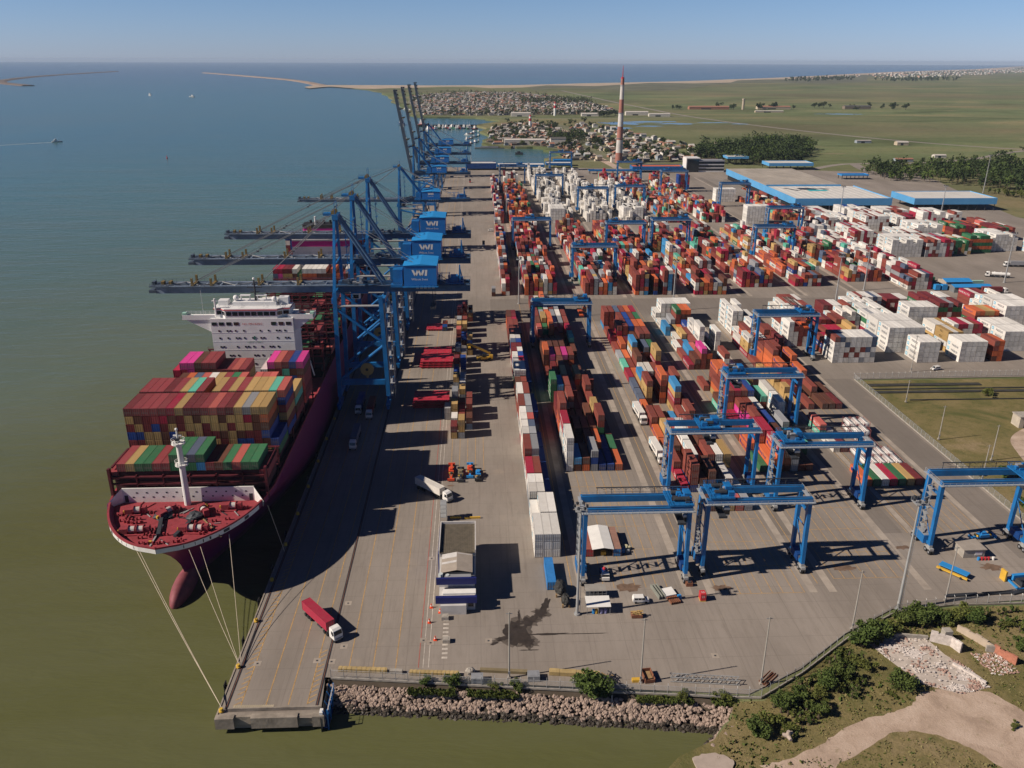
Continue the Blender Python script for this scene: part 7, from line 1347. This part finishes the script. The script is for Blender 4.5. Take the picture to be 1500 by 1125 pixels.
# ---- boats, pier, buoy
def boat(x, y, L, rz, lab, hullm, house=WHITE, grp=None):
    t = thing('boat', lab, 'boat', (x, y, -4), rz, grp); b = MB(); W_ = L*.28; P = [(-W_/2, -L/2), (W_/2, -L/2), (W_/2, L*.2), (0, L/2), (-W_/2, L*.2)]; b.prism([(a*.8, c) for a, c in P], -.6, 0, 0); n = 5
    b.add([(a*.8, c, 0) for a, c in P]+[(a, c*1.03, L*.11) for a, c in P], [(i, (i+1) % n, n+(i+1) % n, n+i) for i in range(n)]+[tuple(range(n, 2*n))]); b.build('hull', hullm, t); b = MB(); b.box(-W_*.35, -L*.3, L*.11, W_*.35, L*.02, L*.25); b.box(-W_*.28, -L*.2, L*.25, W_*.28, -L*.02, L*.33); b.build('wheelhouse', house, t); b = MB(); b.tube((0, -L*.1, L*.33), (0, -L*.1, L*.6), L*.012, 0, 5); b.tube((0, L*.25, L*.11), (0, L*.25, L*.4), L*.012, 0, 5); b.build('mast', GREY, t); return t
HB = [mat('boat_white', (.6, .6, .6), .4), mat('boat_red', (.4, .06, .05), .4), mat('boat_navy', (.03, .06, .14), .4), mat('boat_green', (.05, .15, .1), .4)]
boat(-745, 1569, 17, head(1, .55), 'small white motor boat drawing a long wake at far left', HB[0]); boat(-1313, 3617, 28, head(.6, -1), 'distant trawler in the channel, left of two', HB[0]); boat(-1108, 3492, 24, head(-1, .3), 'distant trawler in the channel, right of two', HB[0])
b = MB(); b.strip([(-750, 1565), (-780, 1537), (-815, 1504), (-880, 1440), (-960, 1365)], 3.2, -3.97); tag(b.build('wake', mat('wake_foam', (.42, .45, .42), .6, var=.3, scale=.1)), kind='structure')
t = thing('buoy', 'small red buoy floating alone in the channel', 'buoy', (-461, 1301, -4)); MB().tube((0, 0, -.3), (0, 0, 1.2), 1.2, 0, 10, 1.2).build('float', RED, t); MB().tube((0, 0, 1.2), (0, 0, 5), .5, 0, 6, .2).build('tower', RED, t)
for i in range(14): boat(-98+i*7.4+rr.uniform(-2, 2), 1868+rr.uniform(-26, 26), rr.uniform(20, 27), rr.uniform(-.5, .5)+(PI if i % 2 else 0), f'fishing boat moored in the cluster by the pier, {ORD[i]} from left', HB[i % 4], grp='fishing boats moored by the pier')
boat(-165, 1985, 44, head(.2, -1), 'dark coaster moored at the far pier head, behind the raised booms', HB[2]); boat(-120, 1960, 40, head(-.2, -1), 'red and white coaster moored beside the dark one', HB[1])
for i in range(12): boat(-14+(i % 4)*7, 1500+i*27+rr.uniform(-8, 8), rr.uniform(10, 17), rr.uniform(0, 6), f'small boat on the village shore, {ORD[i]} from left', HB[i % 4], grp='small boats on the village shore')
for i in range(10): boat(-205+i*12+rr.uniform(-3, 3), 2560+rr.uniform(-60, 60), rr.uniform(14, 22), rr.uniform(0, 6), f'distant boat off the town shore, {ORD[i]} from left', HB[(i*3) % 4], grp='distant boats off the town shore')
t = thing('pier', 'long dark pier on piles before the far town', 'pier', (-40, 1935, -4)); b = MB(); b.box(-90, -2.5, 3.2, 58, 2.5, 4.4); b.build('deck', GREYD, t); b = MB()
for i in range(15): b.box(-88+i*10, -1.8, -2, -73+i*10, 1.8, 3.2)
b.build('pile', GREYD, t)
t = thing('pontoon', 'dark floating pontoon in the harbour basin', 'pontoon', (60, 1448, -4)); b = MB(); b.box(-60, -4, -.5, 40, 4, 1.4); b.build('deck', mat('pontoon_grey', (.10, .10, .10), .8), t); b = MB(); b.box(-50, -2, 1.4, -20, 2, 3.5); b.box(5, -2, 1.4, 22, 2, 4.0); b.build('cabin', GREY, t)
b = MB(); b.box(-6, -4, -.5, 6, 4, 3); b.box(-3, -2, 3, 2, 2, 5); o = b.build('moored_barge', GREYD); o.location = (70, 1350, -4); tag(o, 'small dark barge moored in the middle of the basin', 'barge')
# ================================================================== VEGETATION
def leaf_mat(name, dark, light):
    m, nt, b = new_mat(name); oi = nt.nodes.new('ShaderNodeObjectInfo'); f = noise(nt, .9, 3, .6, position(nt)); c = mix(nt, f, dark, light); c = mix(nt, maprange(nt, oi.outputs['Random'], 0, 1, 0, .35), c, (.085, .085, .025)); nt.links.new(c, b.inputs['Base Color']); b.inputs['Roughness'].default_value = .7; b.inputs['Specular IOR Level'].default_value = .15; return m
LEAF = leaf_mat('bush_leaf', (.036, .066, .016), (.105, .150, .036)); LEAFD = leaf_mat('wood_leaf', (.018, .036, .012), (.050, .075, .022)); LEAFY = leaf_mat('yellow_green_leaf', (.060, .085, .018), (.15, .16, .04)); BARK = mat('bark', (.10, .075, .05), .9)
def crown(b, c, r, n, s, rng, m=0, blobs=9):
    B = [(Vector((rng.gauss(0, .42), rng.gauss(0, .42), rng.uniform(-.55, .6))), rng.uniform(.32, .6)) for _ in range(blobs)]
    for _ in range(n):
        bc, br_ = rng.choice(B); d = Vector((rng.gauss(0, 1), rng.gauss(0, 1), rng.gauss(0, 1))).normalized()*(br_*rng.random()**.4); p = bc+d
        p = Vector((c[0]+p.x*r[0], c[1]+p.y*r[1], max(c[2]+p.z*r[2], .05))); u = Vector((rng.gauss(0, 1), rng.gauss(0, 1), rng.gauss(0, .6))).normalized(); v = u.cross(Vector((rng.gauss(0, 1), rng.gauss(0, 1), rng.gauss(0, 1)))).normalized(); q = s*rng.uniform(.6, 1.4)
        b.add([p-u*q, p+v*q*.6, p+u*q, p-v*q*.6], [(0, 1, 2, 3)], m)
def bush_proto(seed, r, h, n, s, leaf):
    rng = random.Random(seed); t = thing('bush', 'x', 'bush'); b = MB(); crown(b, (0, 0, h*.55), (r, r*.9, h*.62), n, s, rng); b.build('crown', leaf, t); k = MB()
    for i in range(4): a = 2*PI*i/4+.4; k.tube((0, 0, -.2), (r*.35*math.cos(a), r*.35*math.sin(a), h*.55), .14, 0, 6, .05)
    k.build('trunk', BARK, t); return t
PB = [bush_proto(1, 3.2, 4.2, 1500, .30, LEAF), bush_proto(2, 2.6, 3.0, 1100, .27, LEAFY), bush_proto(3, 3.6, 5.0, 1700, .32, LEAF)]
BU = [(94.5, 163.8, 0, 1.25, 'big green bush under the diagonal fence, left of the rubble'), (99.0, 167.6, 2, .95, 'green bush behind the rubble, first right of the big one'), (103.5, 169.6, 1, 1.1, 'yellow-green bush close under the fence behind the rubble'), (108.0, 171.8, 0, .9, 'green bush under the tall mast'), (113.5, 173.6, 2, .95, 'dense bush between the mast and the ruin wall'), (118.5, 173.2, 0, 1.0, 'bush behind the white ruin wall'), (123.6, 172.6, 1, 1.25, 'round yellow-green bush right of the ruin wall'), (128.5, 172, 2, .8, 'small dense bush at right of the round one'), (97.2, 149.8, 2, .85, 'lone round bush at the lower left edge of the rubble'), (90.5, 156.5, 1, .9, 'narrow bush below the big fence bush'),
      (83.5, 153.2, 0, 1.0, 'bush in the middle of the scrub slope, upper one'), (80.5, 150.5, 2, .8, 'bush in the middle of the scrub slope, lower one'), (77.0, 147.5, 1, .9, 'yellow-green bush on the scrub slope'), (72.5, 147.2, 0, .8, 'bush near the bend of the sea fence'), (68.0, 143.4, 2, .8, 'bush above the concrete tetrapod'), (63.5, 139.5, 1, 1.0, 'bush at the shore behind the tetrapod'), (60.0, 136.5, 0, .9, 'bush on the shore left of the dirt track'), (66.5, 137.0, 1, .7, 'low bush beside the dirt track'), (74.5, 141.5, 0, .7, 'low bush in the rough grass below the scrub'), (87.5, 160.5, 1, .6, 'low bush touching the diagonal fence'),
      (26.6, 150.3, 0, 1.35, 'wide bush on the stone slope by the scrap pile'), (23.6, 150.8, 2, .8, 'bush joined to the wide one on the stone slope'), (55.6, 147.2, 1, .65, 'small bush on the slope near the sea fence bend'), (46.0, 148.6, 1, .6, 'small bush below the lattice section'), (2.5, 153.0, 1, .55, 'low bush on the slope below the grey cabinet'), (-6.5, 153.8, 2, .6, 'dark bush on the slope below the zebra stripes'), (-13, 154.4, 0, .5, 'low bush on the slope near the quay corner'), (8.5, 152.4, 0, .55, 'low bush on the slope below the first concrete pole'), (135.5, 170, 1, .6, 'small bush in the grass right of the ruin'), (131.5, 152, 2, .7, 'bush at the right edge behind the brick ruin'), (133.5, 161, 0, .7, 'bush behind the red brick ruin wall'), (128.5, 141, 1, .6, 'low bush at the lower right edge'), (116, 136, 1, .4, 'tiny bush by the wide dirt area'), (94, 146.5, 1, .4, 'tiny bush in the dry grass'),
      (222, 325.6, 1, 1.15, 'lone yellow-green bush on the rail bed in the field'), (184, 250.5, 0, 1.0, 'bush behind the parked crane beam in the field'), (178, 229, 2, .8, 'dark bush along the side fence, nearest'), (175.5, 252, 1, .6, 'low bush along the side fence, in the middle')]
for i, (x, y, k, s, l) in enumerate(BU):
    o = dup(PB[k], (x, y, -.35), i*1.7, l, 'bushes near the fence and shore'); o.scale = (s, s, s*.92)
for o in PB:
    for c in list(o.children): bpy.data.objects.remove(c)
    bpy.data.objects.remove(o)
# trees: an individual tree for each one that stands apart, woods as masses
def tree_proto(seed, r, h, n, s, leaf): 
    rng = random.Random(seed); t = thing('tree', 'x', 'tree'); b = MB(); crown(b, (0, 0, h*.62), (r, r, h*.42), n, s, rng, 0, 11); b.build('crown', leaf, t); k = MB(); k.tube((0, 0, -.3), (0, 0, h*.6), .4, 0, 7, .15); k.tube((0, 0, h*.3), (r*.4, 0, h*.6), .2, 0, 5, .08); k.tube((0, 0, h*.35), (-r*.3, r*.3, h*.65), .2, 0, 5, .08); k.build('trunk', BARK, t); return t
PT = [tree_proto(11, 5, 11, 420, .75, LEAFD), tree_proto(12, 6, 13, 460, .85, LEAFD), tree_proto(13, 4, 8, 330, .6, LEAF)]
TI = 0
def plant(pts, lab, grp, smin=.8, smax=1.3, kinds=(0, 1, 2), seed=1):
    rng = random.Random(seed)
    for x, y in pts: o = dup(PT[rng.choice(kinds)], (x, y, -.3), rng.uniform(0, 6), lab, grp); s = rng.uniform(smin, smax); o.scale = (s, s, s*rng.uniform(.85, 1.1))
plant(scatter([(200, 1260), (420, 1300), (330, 1560), (300, 1800), (240, 2060), (60, 2000), (205, 1780), (240, 1500)], 60, 18, 52, trk), 'tree in the green strip between village and ponds', 'trees between village and ponds', .6, 1.1, (0, 1, 2), 12)
plant(scatter(VILL, 110, 13, 51, trk), 'dark tree standing among the village houses', 'trees among the village houses', .7, 1.2, (0, 1, 2), 2)
plant([(640+rr.uniform(-60, 700), 2560+rr.uniform(-40, 120)) for _ in range(24)], 'tree beside the far brick works', 'trees beside the far brick works', 1.0, 1.8, (0, 1), 3)
plant([(330+rr.uniform(-40, 40), 2240+rr.uniform(-20, 50)) for _ in range(16)], 'dark tree behind the ponds', 'dark trees behind the ponds', 1.0, 1.6, (0, 1), 4)
plant([(p[0]+rr.uniform(-10, 10)+16, p[1]+rr.uniform(-10, 10)) for p in curve_pts([(540, 1190), (620, 1195), (740, 1245), (850, 1335), (1000, 1420)], 5)], 'scrub tree along the exit road', 'scrub trees along the exit road', .5, .9, (2, 0), 5)
for o in PT:
    for c in list(o.children): bpy.data.objects.remove(c)
    bpy.data.objects.remove(o)
def wood(poly, n, name, lab, seed, s0, s1, leaves=80, leaf=(LEAFD, LEAF), ls=1.5, dmin=6, avoid=None):
    rng = random.Random(seed); b = MB()
    for x, y in scatter(poly, n, dmin, seed, avoid):
        s = rng.uniform(s0, s1); crown(b, (x, y, s*.85), (s*.55, s*.55, s*.75), leaves, ls*rng.uniform(.7, 1.1), rng, 0 if rng.random() < (.8 if not avoid else .55) else 1, 6); b.tube((x, y, -.3), (x, y, s*.9), .35, 2, 5, .15)
    tag(b.build(name, [leaf[0], leaf[1], BARK]), lab, 'wood', kind='stuff')
wood([(322, 1235), (345, 1190), (400, 1160), (452, 1165), (500, 1260), (560, 1390), (520, 1490), (470, 1440), (400, 1390), (345, 1320)], 300, 'wood', 'dark wood behind the warehouse', 71, 9, 16, 100)
wood([(492, 1060), (505, 1005), (545, 985), (585, 920), (600, 850), (640, 800), (760, 860), (860, 1060), (780, 1160), (700, 1140), (600, 1100), (540, 1095)], 420, 'wood', 'dark wood at the right edge beyond the canopy', 72, 7, 15, 90)
wood([(580, 860), (560, 905), (600, 900), (640, 845), (700, 845), (690, 815), (620, 800)], 120, 'scrub', 'bright green scrub at the front of the right wood', 73, 3, 5.5, 60, (LEAFY, LEAF), 1.0, 4)
wood([(500, 1085), (530, 1060), (600, 1120), (690, 1150), (640, 1165), (560, 1145)], 70, 'scrub', 'patchy scrub along the exit road', 74, 3, 6, 50, (LEAF, LEAFY), 1.0, 7)
wood([(2150, 6150), (2900, 6900), (3000, 6700), (2250, 6000)], 60, 'wood', 'distant dark wood before the ocean beach, left one', 75, 16, 26, 24, (LEAFD, LEAFD), 6, 30); wood([(2900, 6300), (3600, 6800), (3700, 6500), (3050, 6100)], 60, 'wood', 'distant dark wood before the ocean beach, right one', 76, 16, 26, 24, (LEAFD, LEAFD), 6, 30)
wood(TOWNP, 300, 'town_greenery', 'dark trees scattered through the far town', 77, 8, 14, 26, (LEAFD, LEAF), 2.0, 20); wood([(130, 1560), (190, 1600), (200, 1500), (150, 1470)], 40, 'wood', 'small dark wood in the middle of the village', 78, 8, 14, 60, (LEAFD, LEAFD), 1.6, 6); wood([(-130, 2280), (300, 2335), (300, 2300), (-130, 2262)], 90, 'town_greenery', 'dark hedge line at the edge of the far town', 79, 7, 11, 30, (LEAFD, LEAFD), 1.8, 6)
wood([(160, 2960), (390, 2960), (390, 2900), (160, 2880)], 90, 'wood', 'dark plantation at the back of the far town', 80, 12, 18, 26, (LEAFD, LEAFD), 2.4, 12)
wood([(60, 136), (64, 143), (76, 152.5), (92, 165), (100, 169), (128, 176), (133, 173), (112, 170), (101, 166), (94, 158), (91, 151), (84, 146), (75, 140), (66, 134)], 150, 'scrub', 'mixed low scrub filling the slope under the diagonal fence', 81, .5, 1.9, 90, (LEAF, LEAFY), .27, 1.1, lambda x, y: math.sin(x*.42)+math.sin(y*.55+x*.2) > -.1)
wood([(118, 176), (168, 177), (168, 170), (134, 168), (126, 172)], 40, 'scrub', 'low scrub along the right fence above the ruin', 82, .6, 1.3, 80, (LEAF, LEAFY), .28, 1.5)
# rough grass and weeds on the near slope
rng = random.Random(91); b = MB(); SL = [(50, 135), (58, 147), (64, 146), (76, 154), (93, 166.5), (110, 176), (128, 178), (170, 178), (170, 118), (45, 105), (44, 130)]
def on_dirt(x, y): return inside([(57, 128), (70, 132), (84, 139.6), (97, 143.5), (101, 147.5), (112, 149), (117, 147), (121, 141), (124, 134), (126, 128), (128, 118), (113, 110), (104, 130), (94, 136), (80, 131)], x, y) or inside([(97, 166), (99, 152), (106, 147.5), (118, 150), (121, 164), (112, 168)], x, y)
k = 0
while k < 4200:
    x, y = rng.uniform(44, 168), rng.uniform(106, 178)
    if not inside(SL, x, y) or on_dirt(x, y): continue
    k += 1; f = math.sin(x*.23+1)+math.sin(y*.31)+math.sin((x+y)*.11); q = rng.uniform(.10, .34)*(1.5 if f > .8 else 1)
    m = 0 if rng.random() < .28+.15*f else (1 if rng.random() < .4 else 2)
    for _ in range(3):
        a = rng.uniform(0, 6.28); p = Vector((x+rng.uniform(-.5, .5), y+rng.uniform(-.5, .5), -.32)); d = Vector((math.cos(a), math.sin(a), 0))*q*.7; e = Vector((rng.uniform(-.2, .2), rng.uniform(-.2, .2), q)); b.add([p-d, p+d, p+d*.7+e, p-d*.6+e*.9], [(0, 1, 2, 3)], m)
tag(b.build('weeds', [LEAF, LEAFY, mat('dry_grass', (.20, .175, .075), .9)]), 'rough grass and weeds on the near slope', 'weeds', kind='stuff')
b = MB()
for _ in range(1500):
    x = rng.uniform(-30, 57); y = 155.3-(x+36)*.088-rng.uniform(0, 2.2); q = rng.uniform(.2, .55)
    if math.sin(x*.35)+math.sin(x*.13+2) < .1: continue
    for _ in range(3): a = rng.uniform(0, 6.28); p = Vector((x+rng.uniform(-.4, .4), y, -.5)); d = Vector((math.cos(a), math.sin(a), 0))*q*.8; e = Vector((rng.uniform(-.2, .2), rng.uniform(-.2, .2), q*1.3)); b.add([p-d, p+d, p+d*.7+e, p-d*.6+e], [(0, 1, 2, 3)], rng.choice((0, 0, 1)))
tag(b.build('weeds', [LEAF, LEAFY]), 'weeds along the top of the stone slope', 'weeds', kind='stuff')
# ================================================================== STONE SLOPE, RUBBLE, RUIN
ST = mat('pinkish_armour_stone', (.33, .25, .205), .9, var=.4, scale=.9, bump=.4, fine=3.0); STW = mat('wet_dark_stone', (.055, .045, .035), .6, var=.4, scale=.9); rng = random.Random(15); b = MB()
def rock(x, y, z, s, m): b.ball((x, y, z), (s*rng.uniform(.7, 1.3), s*rng.uniform(.7, 1.2), s*rng.uniform(.6, 1.0)), m, 6, 4, .28, rng)
cn = [(-36, 157.0), (-20, 155.2), (0, 153.2), (30, 149.9), (50, 147.5), (57.5, 145.5), (56, 140.5), (50.2, 134.6), (44, 130.6), (36, 126)]
for (x0, y0), (x1, y1) in zip(cn, cn[1:]):
    L = math.hypot(x1-x0, y1-y0); nx, ny = (y1-y0)/L, -(x1-x0)/L
    if nx*0+ny*1 > 0 and x1 > x0: nx, ny = -nx, -ny
    if x1 < x0: nx, ny = -abs(nx), abs(ny) if y1 > y0 else -abs(ny)
    for _ in range(int(L*(24 if x1 > x0 else 13))):
        u, v = rng.random(), rng.random(); wdt = 5.4 if x1 > x0 else 3.6
        d = v*wdt
        if x1 > x0: px, py = x0+(x1-x0)*u, y0+(y1-y0)*u-d-1.2
        else: px, py = x0+(x1-x0)*u-d*.85, y0+(y1-y0)*u+d*.5
        z = -.7-v*3.6; rock(px, py, z, rng.uniform(.28, .62), 1 if z < -3.2+rng.uniform(-.35, .35) else 0)
tag(b.build('riprap', [ST, STW]), 'slope of pinkish armour stones between the sea fence and the water', 'stones', kind='stuff')
b = MB(); b.add([(-36, 157.3, -.4), (0, 153.5, -.4), (50, 147.7, -.4), (57.6, 146.2, -.4), (53, 140, -4.6), (48, 141.5, -4.6), (0, 147.0, -4.6), (-36, 150.6, -4.6)], [(0, 7, 6, 1), (1, 6, 5, 2), (2, 5, 4, 3)]); tag(b.build('bank_slope', mat('bank_mud', (.07, .055, .04), .9)), kind='structure')
RW = mat('pale_rubble', (.60, .54, .50), .9, var=.3, scale=1.2); RP = mat('pink_rubble', (.42, .27, .22), .9, var=.35, scale=1.2); b = MB(); rng = random.Random(22)
rub = [(96, 166), (100, 156), (103, 150), (110, 146.5), (118, 148.5), (117, 154), (113.5, 160), (112, 166), (104, 167.5)]
for x, y in scatter(rub, 1100, .28, 9):
    edge = (math.sin(x*1.1)+math.sin(y*.9)) > .9 or y < 149.3 or x < 99.5 or x > 114
    if not edge and rng.random() < .8: continue
    b.ball((x, y, -.2+rng.uniform(0, .25)), (rng.uniform(.10, .42), rng.uniform(.10, .38), rng.uniform(.05, .17)), 0 if (math.sin(x*.7)*math.cos(y*.8) > -.1) else 1, 5, 4, .35, rng)
b.sheet([(x, y) for x, y in rub], -.27, 2)
for cx, cy, rx, ry in ((106, 160.5, 3.2, 2.0), (103.5, 163, 2.2, 1.2), (113.5, 151.5, 2.6, 1.2), (110.5, 148.6, 3.4, 1.0), (100.5, 163.5, 1.8, 1.2), (114.5, 155, 1.0, 2.2)):
    pts = [(cx+rx*(1+rng.uniform(-.4, .3))*math.cos(2*PI*i/18), cy+ry*(1+rng.uniform(-.4, .3))*math.sin(2*PI*i/18)) for i in range(18)]; b.sheet(pts, -.2+.003*len(b.f)/1000, 0)
for x, y in scatter([(120, 160), (127, 160), (128, 153), (121, 152)], 160, .3, 10): b.ball((x, y, -.2), (rng.uniform(.12, .5), rng.uniform(.12, .4), rng.uniform(.1, .3)), rng.choice((0, 1, 1)), 5, 4, .35, rng)
tag(b.build('rubble', [RW, RP, mat('rubble_dust', (.48, .42, .37), .95, var=.25, scale=.6)]), 'field of pale broken masonry beside the ruin', 'rubble', kind='stuff')
def wall(pts, h, w, m, lab):
    b = MB(); rg = random.Random(len(lab))
    for (x0, y0), (x1, y1) in zip(pts, pts[1:]):
        n = max(2, int(math.hypot(x1-x0, y1-y0)/1.2))
        for i in range(n): a, c = i/n, (i+1)/n; hh = h*rg.uniform(.75, 1.05); b.beam((x0+(x1-x0)*a, y0+(y1-y0)*a, hh/2-.3), (x0+(x1-x0)*c, y0+(y1-y0)*c, hh/2-.3), w, hh)
    tag(b.build('ruin_wall', m), lab, 'ruin')
wall([(112.4, 165.3), (116.6, 163.2), (117.6, 160.4)], 3.0, .5, RW, 'broken white ruin wall standing at the top of the rubble'); wall([(104, 167.3), (112.2, 165.9)], 1.2, .5, CONC, 'low grey ruin wall along the back of the rubble'); wall([(121.5, 169), (123.8, 165), (126.0, 160.8)], 2.2, .5, mat('beige_masonry', (.45, .37, .29), .9), 'pale beige ruin wall running down from the bushes'); wall([(126.0, 160.6), (128.6, 155.6)], 2.4, .5, mat('red_brick_ruin', (.42, .17, .11), .9, var=.3, scale=1.5), 'red brick ruin wall at the right edge')
wall([(124.2, 160.9), (126, 160.4)], 2.0, .5, CONC, 'grey stub of ruin wall joining the brick one'); wall([(113.6, 156.5), (117.6, 149.5)], .8, .6, RW, 'low white ruin footing along the right side of the rubble')
b = MB(); b.box(115.6, 164.6, -.3, 117.6, 166.4, 2.8); tag(b.build('ruin_pillar', CONC), 'square grey ruin pillar beside the white ruin wall', 'ruin')
t = thing('tetrapod', 'pale concrete tetrapod lying on the grass near the shore', 'tetrapod', (65.4, 134.8, .35), .6); b = MB()
for d in ((1.3, 0, .5), (-.7, 1.0, .3), (-.6, -1.1, .3), (0, .1, 1.5)): b.tube((0, 0, .3), d, .55, 0, 10, .36)
b.build('arm', mat('old_concrete', (.40, .33, .28), .9), t)
b = MB(); b.prism(rag([(43.6, 130.2), (45.8, 131.2), (48.7, 131.4), (51, 130.2), (52.0, 129.0), (51, 126.8), (48, 125.8), (44, 126.3), (43.6, 130.2)], .25, 3, 3)[:-1], -2, .1); o = b.build('concrete_slab', mat('old_concrete', (.40, .33, .28))); tag(o, 'old pale concrete slab at the bottom shore', 'slab')
b = MB(); b.beam((29.8, 147.2, -4), (29.6, 148.8, 1.4), .7, .5, 0, .1, .1); tag(b.build('old_pile', GREY), 'slanted grey pile rising from the stone slope', 'pile')
# ================================================================== AIR
hz = MB(); hz.box(-43000, -9000, -6, 43000, 43000, 145)
m_, nt_, b_ = new_mat('sea_haze'); nt_.nodes.remove(b_); pv = nt_.nodes.new('ShaderNodeVolumePrincipled'); pv.inputs['Density'].default_value = 3.0e-5; pv.inputs['Color'].default_value = (.62, .78, 1.0, 1); pv.inputs['Anisotropy'].default_value = 0.0
nt_.links.new(pv.outputs[0], nt_.nodes['Material Output'].inputs['Volume'])
tag(hz.build('haze', m_), kind='stuff')
# ------------------------------------------------------------------ which boxes show, and how large
def place_containers():
    mb = MB(); owner = []
    for i, b in enumerate(BOXES):
        l = 6.095 if b[3] == 40 else 3.03
        mb.box(b[0]-CW/2, b[1]-l, b[2], b[0]+CW/2, b[1]+l, b[2]+CH-.02); owner += [i]*6
    eye = Vector((0, 0, CAM_H)); occ = MB(); occ.v = list(mb.v); occ.f = list(mb.f)
    for o in OCCLUDERS: occ.add(o[0], o[1])
    tree = BVHTree.FromPolygons(occ.v, occ.f)
    score = []
    for i, b in enumerate(BOXES):
        l = 6.095 if b[3] == 40 else 3.03; x, y, z = b[0], b[1], b[2]; px = pix((x, y, z+CH)); vis = 0
        if not (-20 < px[0] < 1520 and 0 < px[1] < 1140): score.append((0, i)); continue
        F = [((x, y, z+CH-.02), (0, 0, 1), CW*l*2, [(u*CW*.4, v*l*.8, 0) for u in (-1, 0, 1) for v in (-1, -.33, .33, 1)]), ((x, y-l, z+CH/2), (0, -1, 0), CW*CH, [(u, 0, v) for u in (-.8, .8) for v in (-.8, .8)]),
             ((x-CW/2 if x > 0 else x+CW/2, y, z+CH/2), (-1 if x > 0 else 1, 0, 0), CH*l*2, [(0, u*l*.8, v) for u in (-1, 0, 1) for v in (-.8, .8)])]
        for c, n_, area, offs in F:
            d = Vector(c)-eye; cosv = -Vector(n_).dot(d.normalized()); hit = 0
            if cosv <= 0: continue
            for o in offs:
                p = Vector(c)+Vector(o)+Vector(n_)*.05; q = p-eye; h = tree.ray_cast(eye, q.normalized(), q.length-.03)
                hit += h[0] is None
            vis += area*cosv*hit/len(offs)*(FPX/px[2])**2
        score.append((vis, i))
    score.sort(reverse=True); pick = [i for v, i in score[:300] if v > 12]; chosen = set(pick); visible = {i for v, i in score if v > 0}
    names = {}
    for i in pick:
        x, y, z, size, c, ci, ri, k, n, blk = BOXES[i]
        o = bpy.data.objects.new('container', BODY[size]); COL.objects.link(o); o.location = (x, y, z); fc = random.uniform(.82, 1.1); o.color = (*[v*fc for v in PAL[c]], 1)
        t = 'topmost' if k == n-1 else (ORD[n-1-k]+' from top'); sz = 'short ' if size == 20 else ''
        if blk == 'ship': lab = f'{sz}{CNAME[c]} ship container, {t}, {ORD[ci]} column from port side, {ORD[ri]} bay from bow'
        else: lab = f'{sz}{CNAME[c]} container, {t}, {ORD[min(ci, 29)]} column, {ORD[ri]} row, {blk}'
        names.setdefault(lab, []).append(o); tag(o, lab, 'container', 'containers stacked aboard the ship' if blk == 'ship' else 'containers stacked in the '+blk)
        d = bpy.data.objects.new('end_door', DOOR[size]); COL.objects.link(d); d.parent = o; d.color = o.color
        mk = mark_mesh(c, size)
        if mk and x > 0 and (i*7919) % 10 < (9 if c in 'WRoms' else 5):
            e = bpy.data.objects.new('lettering', mk); COL.objects.link(e); e.parent = o
    for lab, os_ in names.items():                                   # near and far twenty-foot halves of one slot
        if len(os_) > 1:
            os_.sort(key=lambda o: o.location.y)
            for j, o in enumerate(os_): o['label'] = lab.replace('short ', ('near half ', 'far half ', 'rear ')[min(j, 2)], 1) if 'short ' in lab else ('nearer ' if j == 0 else 'farther ')+lab
    # all the others, as one mass
    occupied = {}
    big = MB(); letters = MB(); rng = random.Random(5)
    key = {(round(b[0], 1), round(b[1], 0), round(b[2], 1)) for b in BOXES}
    for i, b in enumerate(BOXES):
        if i in chosen: continue
        x, y, z, size, c, ci, ri, k, n, blk = b
        if i not in visible and k < n-1 and 0 < ci and (round(x+2.5, 1), round(y, 0), round(z, 1)) in key and rng.random() < .0: continue
        l = 6.08 if size == 40 else 3.02; f = rng.uniform(.8, 1.12); big.col = tuple(v*f for v in PAL[c]); far = y > 480
        w = CW/2
        big.box(x-w+.06, y-l+.03, z+.1, x+w-.06, y+l-.03, z+CH-.07)
        if not far:
            for sx in (-w, w-.1):
                for sy in (-l, l-.12): big.box(x+sx, y+sy, z, x+sx+.1, y+sy+.12, z+CH-.03, faces='nsew')
                big.box(x+sx, y-l, z+CH-.13, x+sx+.1, y+l, z+CH-.032)
        if y < 640:
            big.col = tuple(v*.45 for v in PAL[c])
            for sx in (-.95, -.35, .35, .95): big.box(x+sx-.03, y-l-.02, z+.15, x+sx+.03, y-l+.03, z+CH-.15, faces='sew')
        if i in visible and y < 720 and marks_for(c) and x > 0 and size == 40 and rng.random() < (.95 if c in 'Ww' else .6): mark_mb(c, 12.19, letters, Matrix.Translation((x, y, z)))
    o = tag(big.build('container_stacks', CATTR), 'mass of mixed colour container stacks filling the yard behind the nearer rows', 'containers', 'containers of the whole yard', 'stuff')
    if letters.f: letters.build('lettering', ATTR, o)
place_containers()
